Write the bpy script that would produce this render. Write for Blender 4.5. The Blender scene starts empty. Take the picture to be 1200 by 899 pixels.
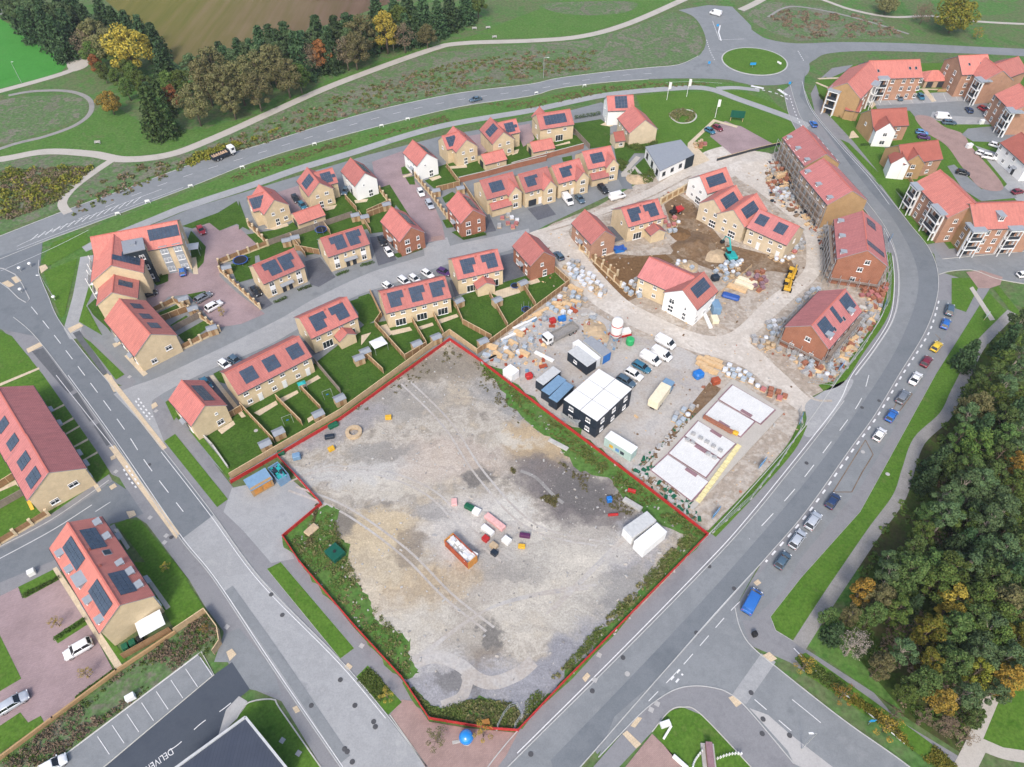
import bpy, bmesh, math, random
from mathutils import Vector, Matrix, Quaternion
from mathutils import noise as mnoise
R = math.radians
rnd = random.Random(7)
scene = bpy.context.scene
COL = scene.collection
# ------------------------------------------------------------------ camera
CAM_H, PITCH, FPX = 118.0, 47.5, 833.0
_c, _s = math.cos(R(PITCH)), math.sin(R(PITCH))
def G(px, py, z=0.0):
    """surveyed photo position -> world point on the level z"""
    x = (px - 600.0) / FPX; y = (py - 449.5) / FPX
    t = (CAM_H - z) / (_s + y * _c)
    return Vector((x * t, (_c - y * _s) * t, z))
def tile(x0, y0, s):
    return lambda a, b: (x0 + a / s, y0 + b / s)
Ta, Tb, Tc, Td = tile(280,120,6), tile(440,110,6), tile(600,90,6), tile(280,240,6)
Te, Tf, Tg, Th = tile(460,180,6), tile(420,290,6), tile(640,180,6), tile(790,170,6)
Ti, Tj, Tk, Tl = tile(90,240,6), tile(90,330,6), tile(200,400,6), tile(0,430,6)
Tm, Tn, To, Tp = tile(40,590,6), tile(240,470,6), tile(500,560,6), tile(560,300,6)
T1, T2, T3, T4 = tile(560,380,6), tile(740,420,6), tile(700,480,6), tile(680,280,6)
T5, T6, T7, T8 = tile(860,180,6), tile(860,310,6), tile(960,40,6), tile(1040,140,5.62)
T9 = tile(1060,60,8.56)
P1 = tile(0,0,1)
def Q(c, r): return tile(c, r, 3.75)

cam_d = bpy.data.cameras.new("Camera"); cam = bpy.data.objects.new("Camera", cam_d); COL.objects.link(cam)
cam.location = (0, 0, CAM_H); cam.rotation_euler = (R(90 - PITCH), 0, 0)
cam_d.sensor_fit = 'HORIZONTAL'; cam_d.sensor_width = 36; cam_d.lens = FPX / 1200 * 36
cam_d.clip_start = 0.5; cam_d.clip_end = 6000
scene.camera = cam
# ------------------------------------------------------------------ light
SUN_AZ, SUN_EL = 193.0, 46.0      # degrees clockwise from +Y
w = bpy.data.worlds.new("World"); scene.world = w; w.use_nodes = True
nt = w.node_tree; bg = nt.nodes['Background']
sky = nt.nodes.new('ShaderNodeTexSky'); sky.sky_type = 'NISHITA'; sky.sun_disc = False
sky.sun_elevation = R(SUN_EL); sky.sun_rotation = R(SUN_AZ); sky.air_density = 1.0; sky.dust_density = 3.0; sky.ozone_density = 0.6
nt.links.new(sky.outputs[0], bg.inputs[0]); bg.inputs[1].default_value = 0.15
sd = bpy.data.lights.new("Sun", 'SUN'); sd.energy = 1.5; sd.angle = R(12); sd.color = (1.0, .95, .87)
so = bpy.data.objects.new("Sun", sd); COL.objects.link(so)
_d = Vector((math.sin(R(SUN_AZ)) * math.cos(R(SUN_EL)), math.cos(R(SUN_AZ)) * math.cos(R(SUN_EL)), math.sin(R(SUN_EL))))
so.rotation_euler = _d.to_track_quat('Z', 'Y').to_euler(); so.location = (0, 0, 200)
vs = scene.view_settings; vs.view_transform = 'Standard'; vs.look = 'None'; vs.exposure = 0.72; vs.gamma = 1.0; vs.use_curve_mapping = False
try:
    scene.cycles.max_bounces = 4; scene.cycles.diffuse_bounces = 2; scene.cycles.glossy_bounces = 2
    scene.cycles.transparent_max_bounces = 4; scene.cycles.use_denoising = True
except Exception: pass
# ------------------------------------------------------------------ objects
def link(o, parent=None, m=None):
    COL.objects.link(o)
    if parent: o.parent = parent
    if m is not None:
        if parent: o.matrix_local = m
        else: o.matrix_world = m
    return o
def tag(o, label=None, cat=None, group=None, kind=None):
    if label: o['label'] = label
    if cat: o['category'] = cat
    if group: o['group'] = group
    if kind: o['kind'] = kind
    return o
def empty(name, loc, rz=0.0):
    o = bpy.data.objects.new(name, None); o.location = loc; o.rotation_euler = (0, 0, rz); o.empty_display_size = .3
    COL.objects.link(o); return o
class MB:
    """collects faces (with a material slot each) and builds one mesh with metre UVs"""
    def __init__(s): s.v = []; s.f = []; s.mi = []
    def face(s, pts, mi=0):
        n = len(s.v); s.v.extend(Vector(p) for p in pts); s.f.append(list(range(n, n + len(pts)))); s.mi.append(mi); return s
    def raw(s, vs, fs, mi=0, m=None):
        n = len(s.v); s.v.extend((m @ Vector(p)) if m else Vector(p) for p in vs)
        for f in fs: s.f.append([n + i for i in f]); s.mi.append(mi)
        return s
    def box(s, c, d, mi=0, m=None, bevel=0.0):
        x, y, z = d[0] / 2, d[1] / 2, d[2] / 2; cx, cy, cz = c
        if bevel <= 0:
            vs = [(cx + a * x, cy + b * y, cz + e * z) for e in (-1, 1) for a, b in ((-1, -1), (1, -1), (1, 1), (-1, 1))]
            fs = [(3, 2, 1, 0), (4, 5, 6, 7), (0, 1, 5, 4), (1, 2, 6, 5), (2, 3, 7, 6), (3, 0, 4, 7)]
            return s.raw(vs, fs, mi, m)
        b = min(bevel, x * .9, y * .9, z * .9); vs = []; rings = [(-z, b), (-z + b, 0), (z - b, 0), (z, b)]
        for zz, ins in rings:
            X, Y = x - ins, y - ins; k = b if ins == 0 else b * .6
            for px, py in ((-X + k, -Y), (X - k, -Y), (X, -Y + k), (X, Y - k), (X - k, Y), (-X + k, Y), (-X, Y - k), (-X, -Y + k)):
                vs.append((cx + px, cy + py, cz + zz))
        fs = [tuple(reversed(range(8))), tuple(range(24, 32))]
        for r in range(3):
            for i in range(8):
                j = (i + 1) % 8; fs.append((r * 8 + i, r * 8 + j, r * 8 + 8 + j, r * 8 + 8 + i))
        return s.raw(vs, fs, mi, m)
    def cyl(s, p0, p1, r0, r1=None, n=8, mi=0, cap=True):
        p0, p1 = Vector(p0), Vector(p1); r1 = r0 if r1 is None else r1
        d = (p1 - p0); q = d.to_track_quat('Z', 'Y'); vs = []
        for p, r in ((p0, r0), (p1, r1)):
            for i in range(n):
                a = 2 * math.pi * i / n; vs.append(p + q @ Vector((r * math.cos(a), r * math.sin(a), 0)))
        fs = [(i, (i + 1) % n, n + (i + 1) % n, n + i) for i in range(n)]
        if cap: fs += [tuple(reversed(range(n))), tuple(range(n, 2 * n))]
        return s.raw(vs, fs, mi)
    def prism(s, poly, z0, z1, mi=0, top=None):
        """vertical prism over a world/plan polygon (ccw or cw)"""
        a = sum(poly[i][0] * poly[(i + 1) % len(poly)][1] - poly[(i + 1) % len(poly)][0] * poly[i][1] for i in range(len(poly)))
        if a < 0: poly = list(reversed(poly))
        n = len(poly); vs = [(p[0], p[1], z0) for p in poly] + [(p[0], p[1], z1) for p in poly]
        s.raw(vs, [(i, (i + 1) % n, n + (i + 1) % n, n + i) for i in range(n)] + [tuple(reversed(range(n)))], mi)
        k = len(s.v) - 2 * n
        s.f.append([k + n + i for i in range(n)]); s.mi.append(mi if top is None else top); return s
    def lathe(s, c, prof, n=12, mi=0):
        vs = []; 
        for r, z in prof:
            for i in range(n):
                a = 2 * math.pi * i / n; vs.append((c[0] + r * math.cos(a), c[1] + r * math.sin(a), c[2] + z))
        fs = []
        for k in range(len(prof) - 1):
            for i in range(n):
                j = (i + 1) % n; fs.append((k * n + i, k * n + j, k * n + n + j, k * n + n + i))
        fs += [tuple(reversed(range(n))), tuple(range((len(prof) - 1) * n, len(prof) * n))]
        return s.raw(vs, fs, mi)
    def mesh(s, name, mats, smooth=False, uv=True):
        me = bpy.data.meshes.new(name); me.from_pydata([tuple(v) for v in s.v], [], s.f)
        for m in (mats if isinstance(mats, (list, tuple)) else [mats]): me.materials.append(m)
        me.polygons.foreach_set('material_index', s.mi)
        if smooth: me.polygons.foreach_set('use_smooth', [True] * len(s.f))
        if uv:
            lay = me.uv_layers.new(name='UVMap'); out = [0.0] * (2 * len(me.loops)); Z = Vector((0, 0, 1)); k = 0
            for p in me.polygons:
                nrm = p.normal
                if abs(nrm.z) > .999: t = Vector((1, 0, 0)); b = Vector((0, 1, 0))
                else: t = Z.cross(nrm).normalized(); b = nrm.cross(t)
                for vi in p.vertices:
                    co = me.vertices[vi].co; out[2 * k] = co.dot(t); out[2 * k + 1] = co.dot(b); k += 1
            lay.data.foreach_set('uv', out)
        me.update(); return me
    def build(s, name, mats, parent=None, m=None, smooth=False):
        return link(bpy.data.objects.new(name, s.mesh(name, mats, smooth)), parent, m)
def obj(name, me, parent=None, m=None): return link(bpy.data.objects.new(name, me), parent, m)
def TR(x, y, z=0, rz=0): return Matrix.Translation((x, y, z)) @ Matrix.Rotation(rz, 4, 'Z')
# ------------------------------------------------------------------ materials
class NT:
    def __init__(s, name):
        s.m = bpy.data.materials.new(name); s.m.use_nodes = True; s.t = s.m.node_tree; s.b = s.t.nodes['Principled BSDF']
        s.tc = s.t.nodes.new('ShaderNodeTexCoord')
    def n(s, typ, **kw):
        nd = s.t.nodes.new(typ)
        for k, v in kw.items():
            if hasattr(nd, k): setattr(nd, k, v)
        return nd
    def l(s, a, b): s.t.links.new(a, b)
    def noise(s, scale, detail=4, rough=.55, coord='Object', dist=0.0, vec=None):
        nd = s.n('ShaderNodeTexNoise'); nd.inputs['Scale'].default_value = scale; nd.inputs['Detail'].default_value = detail
        nd.inputs['Roughness'].default_value = rough; nd.inputs['Distortion'].default_value = dist
        s.l(vec if vec is not None else s.tc.outputs[coord], nd.inputs['Vector']); return nd.outputs['Fac']
    def ramp(s, fac, stops, interp='LINEAR'):
        r = s.n('ShaderNodeValToRGB'); e = r.color_ramp.elements; r.color_ramp.interpolation = interp
        while len(e) < len(stops): e.new(.5)
        for k, (p, c) in enumerate(stops): e[k].position = p; e[k].color = (*c, 1) if len(c) == 3 else c
        s.l(fac, r.inputs[0]); return r.outputs[0]
    def mix(s, fac, a, b, blend='MIX'):
        m = s.n('ShaderNodeMix', data_type='RGBA', blend_type=blend)
        for sock, v in ((m.inputs['Factor'], fac), (m.inputs[6], a), (m.inputs[7], b)):
            if isinstance(v, (int, float)): sock.default_value = v
            elif isinstance(v, tuple): sock.default_value = (*v, 1) if len(v) == 3 else v
            else: s.l(v, sock)
        return m.outputs[2]
    def math(s, op, a, b=0.0, clamp=False):
        m = s.n('ShaderNodeMath', operation=op, use_clamp=clamp)
        for i, v in enumerate((a, b)):
            if isinstance(v, (int, float)): m.inputs[i].default_value = v
            else: s.l(v, m.inputs[i])
        return m.outputs[0]
    def bump(s, h, dist=.02, strength=.5):
        b = s.n('ShaderNodeBump'); b.inputs['Distance'].default_value = dist; b.inputs['Strength'].default_value = strength
        s.l(h, b.inputs['Height']); s.l(b.outputs[0], s.b.inputs['Normal'])
    def done(s, col, rough=.8, spec=.3, metal=0.0):
        if isinstance(col, tuple): s.b.inputs['Base Color'].default_value = (*col, 1)
        else: s.l(col, s.b.inputs['Base Color'])
        s.b.inputs['Roughness'].default_value = rough; s.b.inputs['Specular IOR Level'].default_value = spec; s.b.inputs['Metallic'].default_value = metal
        return s.m
def sc(c, k): return tuple(min(1, x * k) for x in c)
def plain(name, c, rough=.6, spec=.3, metal=0.0, var=.15, scale=1.5):
    t = NT(name); f = t.noise(scale, 5, .6)
    return t.done(t.ramp(f, [(.3, sc(c, 1 - var)), (.7, sc(c, 1 + var))]), rough, spec, metal)
def ground(name, cols, scale=.08, fine=2.5, fvar=.18, rough=.95, bump=.03, lines=None):
    """large patches between several colours + fine speckle + relief"""
    t = NT(name); big = t.noise(scale, 7, .62, dist=.6); mid = t.noise(scale * 7, 5, .6); f = t.math('ADD', t.math('MULTIPLY', big, .7), t.math('MULTIPLY', mid, .3))
    n = len(cols); st = [(.34 + .32 * i / max(1, n - 1), c) for i, c in enumerate(cols)]
    col = t.ramp(f, st); fi = t.noise(fine, 6, .7)
    col = t.mix(1.0, col, t.ramp(fi, [(.28, (1 - fvar,) * 3), (.72, (1 + fvar,) * 3)]), 'MULTIPLY')
    if bump: t.bump(fi, bump, .6)
    return t.done(col, rough, .15)
def brick(name, c1, c2, mortar, bw=.225, bh=.075, ms=.012, off=.5, rough=.85, var=.2, big=.5, bump=.0, wear=False):
    t = NT(name); b = t.n('ShaderNodeTexBrick', offset=off); t.l(t.tc.outputs['UV'], b.inputs['Vector'])
    b.inputs['Color1'].default_value = (*c1, 1); b.inputs['Color2'].default_value = (*c2, 1); b.inputs['Mortar'].default_value = (*mortar, 1)
    b.inputs['Scale'].default_value = 1; b.inputs['Brick Width'].default_value = bw; b.inputs['Row Height'].default_value = bh; b.inputs['Mortar Size'].default_value = ms
    n = t.noise(big, 6, .65)
    col = t.mix(1.0, b.outputs['Color'], t.ramp(n, [(.3, (1 - var,) * 3), (.7, (1 + var,) * 3)]), 'MULTIPLY')
    if wear:
        mp = t.n('ShaderNodeMapping'); mp.inputs['Scale'].default_value = (2.2, .25, 1); t.l(t.tc.outputs['UV'], mp.inputs[0]); sn = t.noise(.8, 6, .7, vec=mp.outputs[0])
        col = t.mix(1.0, col, t.ramp(sn, [(.32, (.80,.82,.84)), (.5, (1,1,1)), (.7, (1.14,1.12,1.10))]), 'MULTIPLY')
        oi = t.n('ShaderNodeObjectInfo'); col = t.mix(1.0, col, t.ramp(oi.outputs['Random'], [(0, (.80,.84,.87)), (.5, (1,1,1)), (1, (1.14,1.12,1.12))]), 'MULTIPLY')
    if bump: t.bump(b.outputs['Fac'], bump, -.6)
    return t.done(col, rough, .2)
M = {}
M['rough_grass'] = ground('rough_grass', [(.05,.13,.028), (.08,.155,.045), (.11,.135,.062), (.065,.165,.035), (.13,.15,.075)], .05, 1.0, .4)
M['verge'] = ground('verge_grass', [(.052,.14,.024), (.09,.165,.04), (.065,.155,.028), (.125,.15,.06)], .12, 1.2, .4)
M['lawn'] = ground('lawn_grass', [(.03,.08,.010), (.058,.115,.018), (.04,.092,.012), (.07,.112,.026)], .22, 2.2, .38)
M['turf'] = ground('turf_grass', [(.052,.125,.013), (.085,.165,.024), (.065,.145,.017), (.105,.155,.036)], .16, 2, .35)
M['green_field'] = ground('green_field', [(.045,.20,.03), (.055,.23,.038), (.065,.215,.045)], .06, 1.2, .15)
M['scrub_ground'] = ground('scrub_ground', [(.10,.14,.065), (.145,.14,.105), (.08,.155,.048), (.17,.155,.125), (.075,.165,.045)], .09, 1.0, .45)
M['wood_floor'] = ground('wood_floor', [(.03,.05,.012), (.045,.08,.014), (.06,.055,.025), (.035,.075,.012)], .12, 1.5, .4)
M['asphalt'] = ground('asphalt', [(.17,.182,.192), (.22,.232,.242), (.19,.202,.212), (.235,.245,.252)], .09, 5, .12, .85, .01)
M['asphalt_new'] = ground('asphalt_new', [(.125,.14,.155), (.165,.18,.195), (.14,.156,.17)], .08, 5, .12, .8, .01)
M['asphalt_dark'] = ground('asphalt_dark', [(.052,.062,.082), (.068,.08,.10), (.058,.07,.09)], .06, 6, .08, .8, .006)
M['asphalt_pale'] = ground('asphalt_pale', [(.255,.26,.27), (.33,.335,.34), (.29,.295,.30), (.35,.352,.352)], .1, 4, .13, .9, .01)
M['footway'] = ground('footway', [(.18,.18,.192), (.225,.225,.235), (.20,.20,.212)], .14, 5, .12, .9, .01)
M['footpath_pale'] = ground('footpath_pale', [(.36,.335,.295), (.43,.40,.36), (.39,.36,.32)], .15, 4, .12)
M['track_grey'] = ground('track_grey', [(.21,.20,.19), (.27,.26,.25), (.24,.23,.215)], .15, 4, .2)
M['concrete'] = ground('concrete', [(.36,.35,.34), (.43,.42,.41)], .3, 4, .1)
M['bay_dark'] = ground('bay_surface', [(.08,.086,.095), (.115,.12,.13), (.095,.10,.11)], .15, 5, .15)
M['paver_pink'] = brick('paver_pink', (.33,.245,.25), (.29,.215,.222), (.22,.165,.17), .4, .2, .014, var=.18, big=.15)
M['paver_red'] = brick('paver_red', (.34,.235,.21), (.30,.205,.185), (.23,.165,.15), .4, .2, .014, var=.15, big=.3)
M['paver_drive'] = brick('paver_drive', (.10,.105,.125), (.125,.13,.15), (.07,.075,.09), .4, .2, .014, var=.12, big=.3)
M['paver_buff'] = brick('paver_buff', (.60,.48,.33), (.54,.43,.30), (.36,.30,.22), .4, .4, .014, var=.12, big=.4)
M['slab'] = brick('paving_slab', (.58,.48,.35), (.52,.43,.31), (.36,.3,.22), .6, .6, .014, 0, var=.1)
M['haul'] = ground('haul_road', [(.40,.35,.30), (.53,.49,.44), (.46,.415,.365), (.57,.53,.48), (.37,.32,.27)], .09, 1.6, .16)
M['site_dirt'] = ground('site_dirt', [(.27,.22,.175), (.38,.33,.28), (.31,.26,.21), (.43,.385,.335), (.34,.285,.23), (.24,.20,.165)], .1, .9, .28)
M['yard'] = ground('yard_gravel', [(.34,.33,.32), (.42,.40,.38), (.38,.345,.31), (.32,.31,.31)], .1, 2.2, .2)
M['mud'] = ground('mud', [(.135,.085,.05), (.19,.13,.085), (.16,.10,.055), (.24,.18,.125), (.14,.095,.06)], .11, 1.1, .35, bump=.12)
M['mud_brown'] = ground('mud_brown', [(.13,.075,.035), (.17,.10,.05), (.15,.085,.04)], .2, 1.3, .3, bump=.1)
M['plough'] = None
M['white_line'] = plain('white_line', (.66,.66,.66), .7, var=.12, scale=3)
M['kerb'] = plain('kerb_stone', (.42,.42,.41), .8, var=.12)
M['edging'] = plain('edging', (.45,.44,.40), .8, var=.15)
M['buff'] = brick('buff_brick', (.64,.50,.305), (.56,.43,.255), (.57,.48,.35), var=.12)
M['buff_pale'] = brick('buff_brick_pale', (.62,.50,.34), (.54,.43,.28), (.55,.48,.37), var=.12)
M['tan'] = brick('tan_brick', (.42,.26,.12), (.36,.215,.095), (.38,.27,.16), var=.12)
M['red_brick'] = brick('red_brick', (.33,.115,.065), (.27,.09,.05), (.33,.2,.14), var=.15)
M['pink_brick'] = brick('pink_brick', (.40,.20,.13), (.33,.16,.105), (.40,.28,.2), var=.15)
M['brown_brick'] = brick('brown_brick', (.43,.30,.20), (.36,.245,.16), (.40,.31,.24), var=.15)
M['render_white'] = plain('white_render', (.82,.82,.80), .8, var=.03, scale=.6)
M['roof_red'] = brick('roof_tile_red', (.50,.185,.16), (.44,.158,.138), (.32,.112,.10), .33, .32, .035, rough=.75, var=.08, big=.35, bump=.02, wear=True)
M['roof_pink'] = brick('roof_tile_pink', (.50,.195,.185), (.44,.168,.16), (.32,.12,.115), .33, .32, .035, rough=.75, var=.08, big=.35, bump=.02, wear=True)
M['roof_orange'] = brick('roof_tile_orange', (.57,.215,.175), (.51,.185,.152), (.37,.13,.108), .33, .32, .035, rough=.75, var=.08, big=.35, bump=.02, wear=True)
M['roof_old'] = brick('roof_tile_old', (.36,.12,.09), (.31,.10,.08), (.28,.09,.07), .33, .32, .02, rough=.8, var=.1, big=.35, bump=.01)
M['ridge_tile'] = plain('ridge_tile', (.50,.15,.115), .75, var=.1, scale=2)
M['lead'] = plain('grey_lead', (.27,.29,.32), .6, var=.08)
M['white'] = plain('white_frame', (.80,.80,.80), .45, var=.02)
M['glass'] = plain('window_glass', (.02,.028,.035), .06, .5, var=.3, scale=.4)
M['dark_frame'] = plain('dark_frame', (.035,.04,.05), .5)
M['door_dark'] = plain('door_dark', (.03,.035,.045), .4)
M['door_white'] = plain('door_white', (.74,.74,.74), .45, var=.03)
M['solar'] = plain('solar_cell', (.045,.065,.10), .25, .5, var=.2, scale=.6)
M['solar_rim'] = plain('solar_rim', (.075,.10,.14), .4, .4, .3)
M['timber'] = brick('fence_timber', (.33,.20,.105), (.28,.165,.085), (.17,.10,.05), .12, 1.7, .012, 0, var=.2, big=.7)
M['timber_pale'] = brick('pale_timber', (.50,.37,.22), (.44,.32,.19), (.3,.21,.12), .12, 1.7, .012, 0, var=.18, big=.7)
M['timber_cap'] = plain('fence_cap', (.55,.41,.25), .8, var=.12)
M['timber_grey'] = brick('fence_grey', (.27,.225,.19), (.23,.19,.16), (.15,.12,.1), .12, 1.7, .012, 0, var=.2, big=.7)
M['wood_new'] = plain('new_wood', (.60,.42,.24), .8, var=.15)
M['outline_red'] = plain('red_plot_outline', (.42,.03,.03), .55, var=.12, scale=.8)
M['steel'] = plain('galvanised_steel', (.42,.44,.45), .45, .4, .4)
M['navy'] = plain('navy_steel', (.018,.027,.042), .5, var=.2)
M['cabin_white'] = plain('cabin_white', (.70,.70,.69), .55, var=.05, scale=.5)
M['cont_blue'] = plain('container_blue', (.16,.27,.40), .55, var=.1)
M['cont_grey'] = plain('container_grey', (.48,.49,.49), .6, var=.1)
M['cont_white'] = plain('container_white', (.72,.73,.73), .55, var=.06)
M['cont_green'] = plain('container_palegreen', (.38,.50,.46), .55, var=.1)
M['blue_tarp'] = plain('blue_tarp', (.03,.09,.33), .5, var=.2)
M['blue'] = plain('site_blue', (.02,.16,.50), .4, var=.15)
M['sign_blue'] = plain('sign_blue', (.02,.26,.58), .5, var=.12)
M['bin_green'] = plain('bin_green', (.01,.10,.05), .5)
M['dkgreen'] = plain('tank_green', (.006,.085,.055), .5)
M['teal'] = plain('machine_teal', (.02,.33,.32), .45, var=.1)
M['yellow'] = plain('machine_yellow', (.62,.36,.03), .5, var=.15)
M['cream'] = plain('cream_paint', (.72,.64,.47), .6, var=.08)
M['red'] = plain('machine_red', (.42,.025,.025), .45, var=.15)
M['rust'] = plain('rust_red', (.33,.07,.03), .7, var=.25)
M['orange'] = plain('orange_paint', (.50,.22,.05), .55, var=.15)
M['black'] = plain('black_rubber', (.018,.018,.02), .7)
M['shed_roof'] = plain('shed_felt', (.25,.27,.30), .8, var=.1)
M['wrap_white'] = plain('white_wrap', (.58,.60,.63), .35, .5, var=.10, scale=2.5)
M['wrap_grey'] = plain('grey_wrap', (.36,.41,.46), .35, .5, var=.18, scale=2.5)
M['block_grey'] = brick('grey_block', (.40,.40,.40), (.34,.34,.35), (.25,.25,.25), .44, .215, .02)
M['brick_stack'] = brick('brick_stack', (.40,.17,.10), (.33,.13,.08), (.18,.08,.06), .215, .07, .01)
M['brick_purple'] = brick('purple_brick_stack', (.33,.20,.22), (.26,.155,.18), (.16,.1,.11), .215, .07, .01)
M['sand'] = plain('sand_heap', (.45,.34,.22), .95, var=.18)
M['stone'] = plain('stone_grey', (.40,.39,.37), .9, var=.2)
M['tin'] = plain('dormer_tin', (.30,.33,.36), .5, var=.08)
M['dark_clad'] = brick('dark_cladding', (.025,.035,.045), (.03,.04,.05), (.012,.016,.02), 6, .2, .015, 0, var=.1)
M['metal_roof'] = brick('metal_roof', (.055,.065,.09), (.05,.06,.085), (.035,.042,.06), .5, 30, .02, 0, rough=.5, var=.08)
M['grey_roof'] = plain('grey_flat_roof', (.25,.27,.30), .7, var=.06)
M['beam_white'] = brick('floor_block_white', (.68,.68,.67), (.62,.62,.61), (.46,.46,.45), .44, .22, .02, var=.06)
M['tyre'] = plain('tyre', (.015,.015,.016), .8)
M['hub'] = plain('alloy_hub', (.42,.43,.44), .35, .5, .6)
M['car_glass'] = plain('car_glass', (.012,.016,.02), .06, .6, var=.2)
M['lamp_glass'] = plain('lamp_glass', (.75,.78,.80), .2, .6)
M['tail'] = plain('tail_lamp', (.35,.01,.01), .3, .5)
M['bark'] = plain('bark', (.16,.12,.09), .95, var=.25, scale=2)
M['bark_pale'] = plain('pale_bark', (.34,.29,.24), .95, var=.2, scale=2)
M['tank_white'] = plain('silo_white', (.78,.76,.72), .5, var=.06)
M['pink'] = plain('pink_plastic', (.66,.38,.36), .6)
def car_paint(name, c, metal=0.0): 
    t = NT(name); t.b.inputs['Coat Weight'].default_value = .6; t.b.inputs['Coat Roughness'].default_value = .08
    f = t.noise(.9, 4); return t.done(t.ramp(f, [(.3, sc(c, .94)), (.7, sc(c, 1.06))]), .38, .4, metal)
PAINT = {k: car_paint('paint_' + k, *v) for k, v in dict(white=((.78,.78,.78),), silver=((.50,.53,.57), .25), grey=((.20,.22,.25), .25), black=((.014,.016,.02),),
    navy=((.02,.045,.12), .1), blue=((.025,.14,.46), .1), sky=((.10,.26,.52), .1), red=((.38,.02,.03),), maroon=((.17,.012,.03),), yellow=((.70,.48,.03),),
    purple=((.07,.02,.12),), teal=((.03,.14,.22),), slate=((.07,.12,.17), .1)).items()}
# ================================================================== GROUND
def smooth(pts, closed=False, n=6):
    if len(pts) < 3: return pts
    out = []; N = len(pts)
    for i in range(N if closed else N - 1):
        p = [Vector(pts[(i + k) % N] if closed else pts[min(max(i + k, 0), N - 1)]) for k in (-1, 0, 1, 2)]
        for k in range(n):
            t = k / n
            out.append(.5 * ((2 * p[1]) + (p[2] - p[0]) * t + (2 * p[0] - 5 * p[1] + 4 * p[2] - p[3]) * t * t + (3 * p[1] - p[0] - 3 * p[2] + p[3]) * t ** 3))
    if not closed: out.append(Vector(pts[-1]))
    return [tuple(p) for p in out]
LV = .012
_lvn = {}
def zl(lv):
    _lvn[lv] = k = _lvn.get(lv, -1) + 1
    return lv * LV + (k % 24) * .0005
def poly_obj(name, pts, mat, z):
    """flat sheet over a world polygon"""
    from mathutils.geometry import delaunay_2d_cdt
    n = len(pts); vs, _, fs, *_r = delaunay_2d_cdt([Vector((p[0], p[1])) for p in pts], [(i, (i + 1) % n) for i in range(n)], [], 1, 1e-5)
    fl = []
    for f in fs:
        a, b_, c = (vs[i] for i in f[:3]); fl.append(tuple(f) if (b_ - a).cross(c - a) > 0 else tuple(reversed(f)))
    me = bpy.data.meshes.new(name); me.from_pydata([(v.x, v.y, z) for v in vs], [], fl)
    uv = me.uv_layers.new(name='UVMap'); uv.data.foreach_set('uv', [c for l in me.loops for c in me.vertices[l.vertex_index].co[:2]])
    me.materials.append(M[mat] if isinstance(mat, str) else mat); me.update()
    return link(bpy.data.objects.new(name, me))
def surf(name, mat, pts, lv, T=P1, sm=False, rot=None):
    pts = [T(*p) for p in pts]
    if sm: pts = smooth(pts, True)
    o = poly_obj(name, [G(*p) for p in pts], mat, zl(lv))
    if rot is not None:
        c, s_ = math.cos(rot), math.sin(rot)
        for l in o.data.uv_layers[0].data: u, v = l.uv; l.uv = (u * c + v * s_, -u * s_ + v * c)
    return tag(o, kind='structure')
def ribbon(pts, wid):
    """world centre line -> closed polygon of that width"""
    L, Rr = [], []
    for i, p in enumerate(pts):
        a = pts[max(i - 1, 0)]; b = pts[min(i + 1, len(pts) - 1)]; d = Vector((b[0] - a[0], b[1] - a[1])).normalized(); n = Vector((-d.y, d.x)) * wid / 2
        L.append((p[0] + n.x, p[1] + n.y)); Rr.append((p[0] - n.x, p[1] - n.y))
    return L + Rr[::-1]
def strip(name, mat, pts, wid, lv, T=P1, sm=True):
    pts = [T(*p) for p in pts]
    if sm and len(pts) > 2: pts = smooth(pts)
    return tag(poly_obj(name, ribbon([G(*p) for p in pts], wid), mat, zl(lv)), kind='structure')
def kerb(name, mat, pts, wid=.15, h=.15, T=P1, sm=True, closed=False):
    pts = [T(*p) for p in pts]
    if sm: pts = smooth(pts, closed)
    if closed: pts = pts + pts[:1]
    W = [G(*p) for p in pts]; rb = ribbon(W, wid); n = len(W); L, Rr = rb[:n], rb[n:][::-1]; b = MB()
    for i in range(n - 1):
        a, c, d, e = L[i], L[i + 1], Rr[i], Rr[i + 1]
        b.face([(*a, h), (*d, h), (*e, h), (*c, h)]); b.face([(*a, 0), (*a, h), (*c, h), (*c, 0)]); b.face([(*e, 0), (*e, h), (*d, h), (*d, 0)])
    return tag(b.build(name, M[mat]), kind='structure')
def line_marks(name, pts, wid=.12, dash=None, gap=None, lv=9, T=P1, sm=True, mat='white_line'):
    """painted line, whole or dashed, along a photo polyline"""
    pts = [T(*p) for p in pts]
    if sm: pts = smooth(pts, n=8)
    W = [G(*p) for p in pts]; b = MB(); z = zl(lv); acc = 0.0; per = (dash or 0) + (gap or 0)
    for i in range(len(W) - 1):
        a, c = W[i], W[i + 1]; d = c - a; L = d.length
        if L < 1e-6: continue
        u = d / L; nrm = Vector((-u.y, u.x, 0)) * wid / 2; segs = []
        if not dash: segs = [(0, L)]
        else:
            s0 = acc % per; t = -s0
            while t < L:
                x0, x1 = max(t, 0), min(t + dash, L)
                if x1 > x0: segs.append((x0, x1))
                t += per
            acc += L
        for x0, x1 in segs:
            p, q = a + u * x0, a + u * x1; p.z = q.z = z
            b.face([p - nrm, q - nrm, q + nrm, p + nrm])
    return tag(b.build(name, M[mat]), kind='structure')
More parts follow.
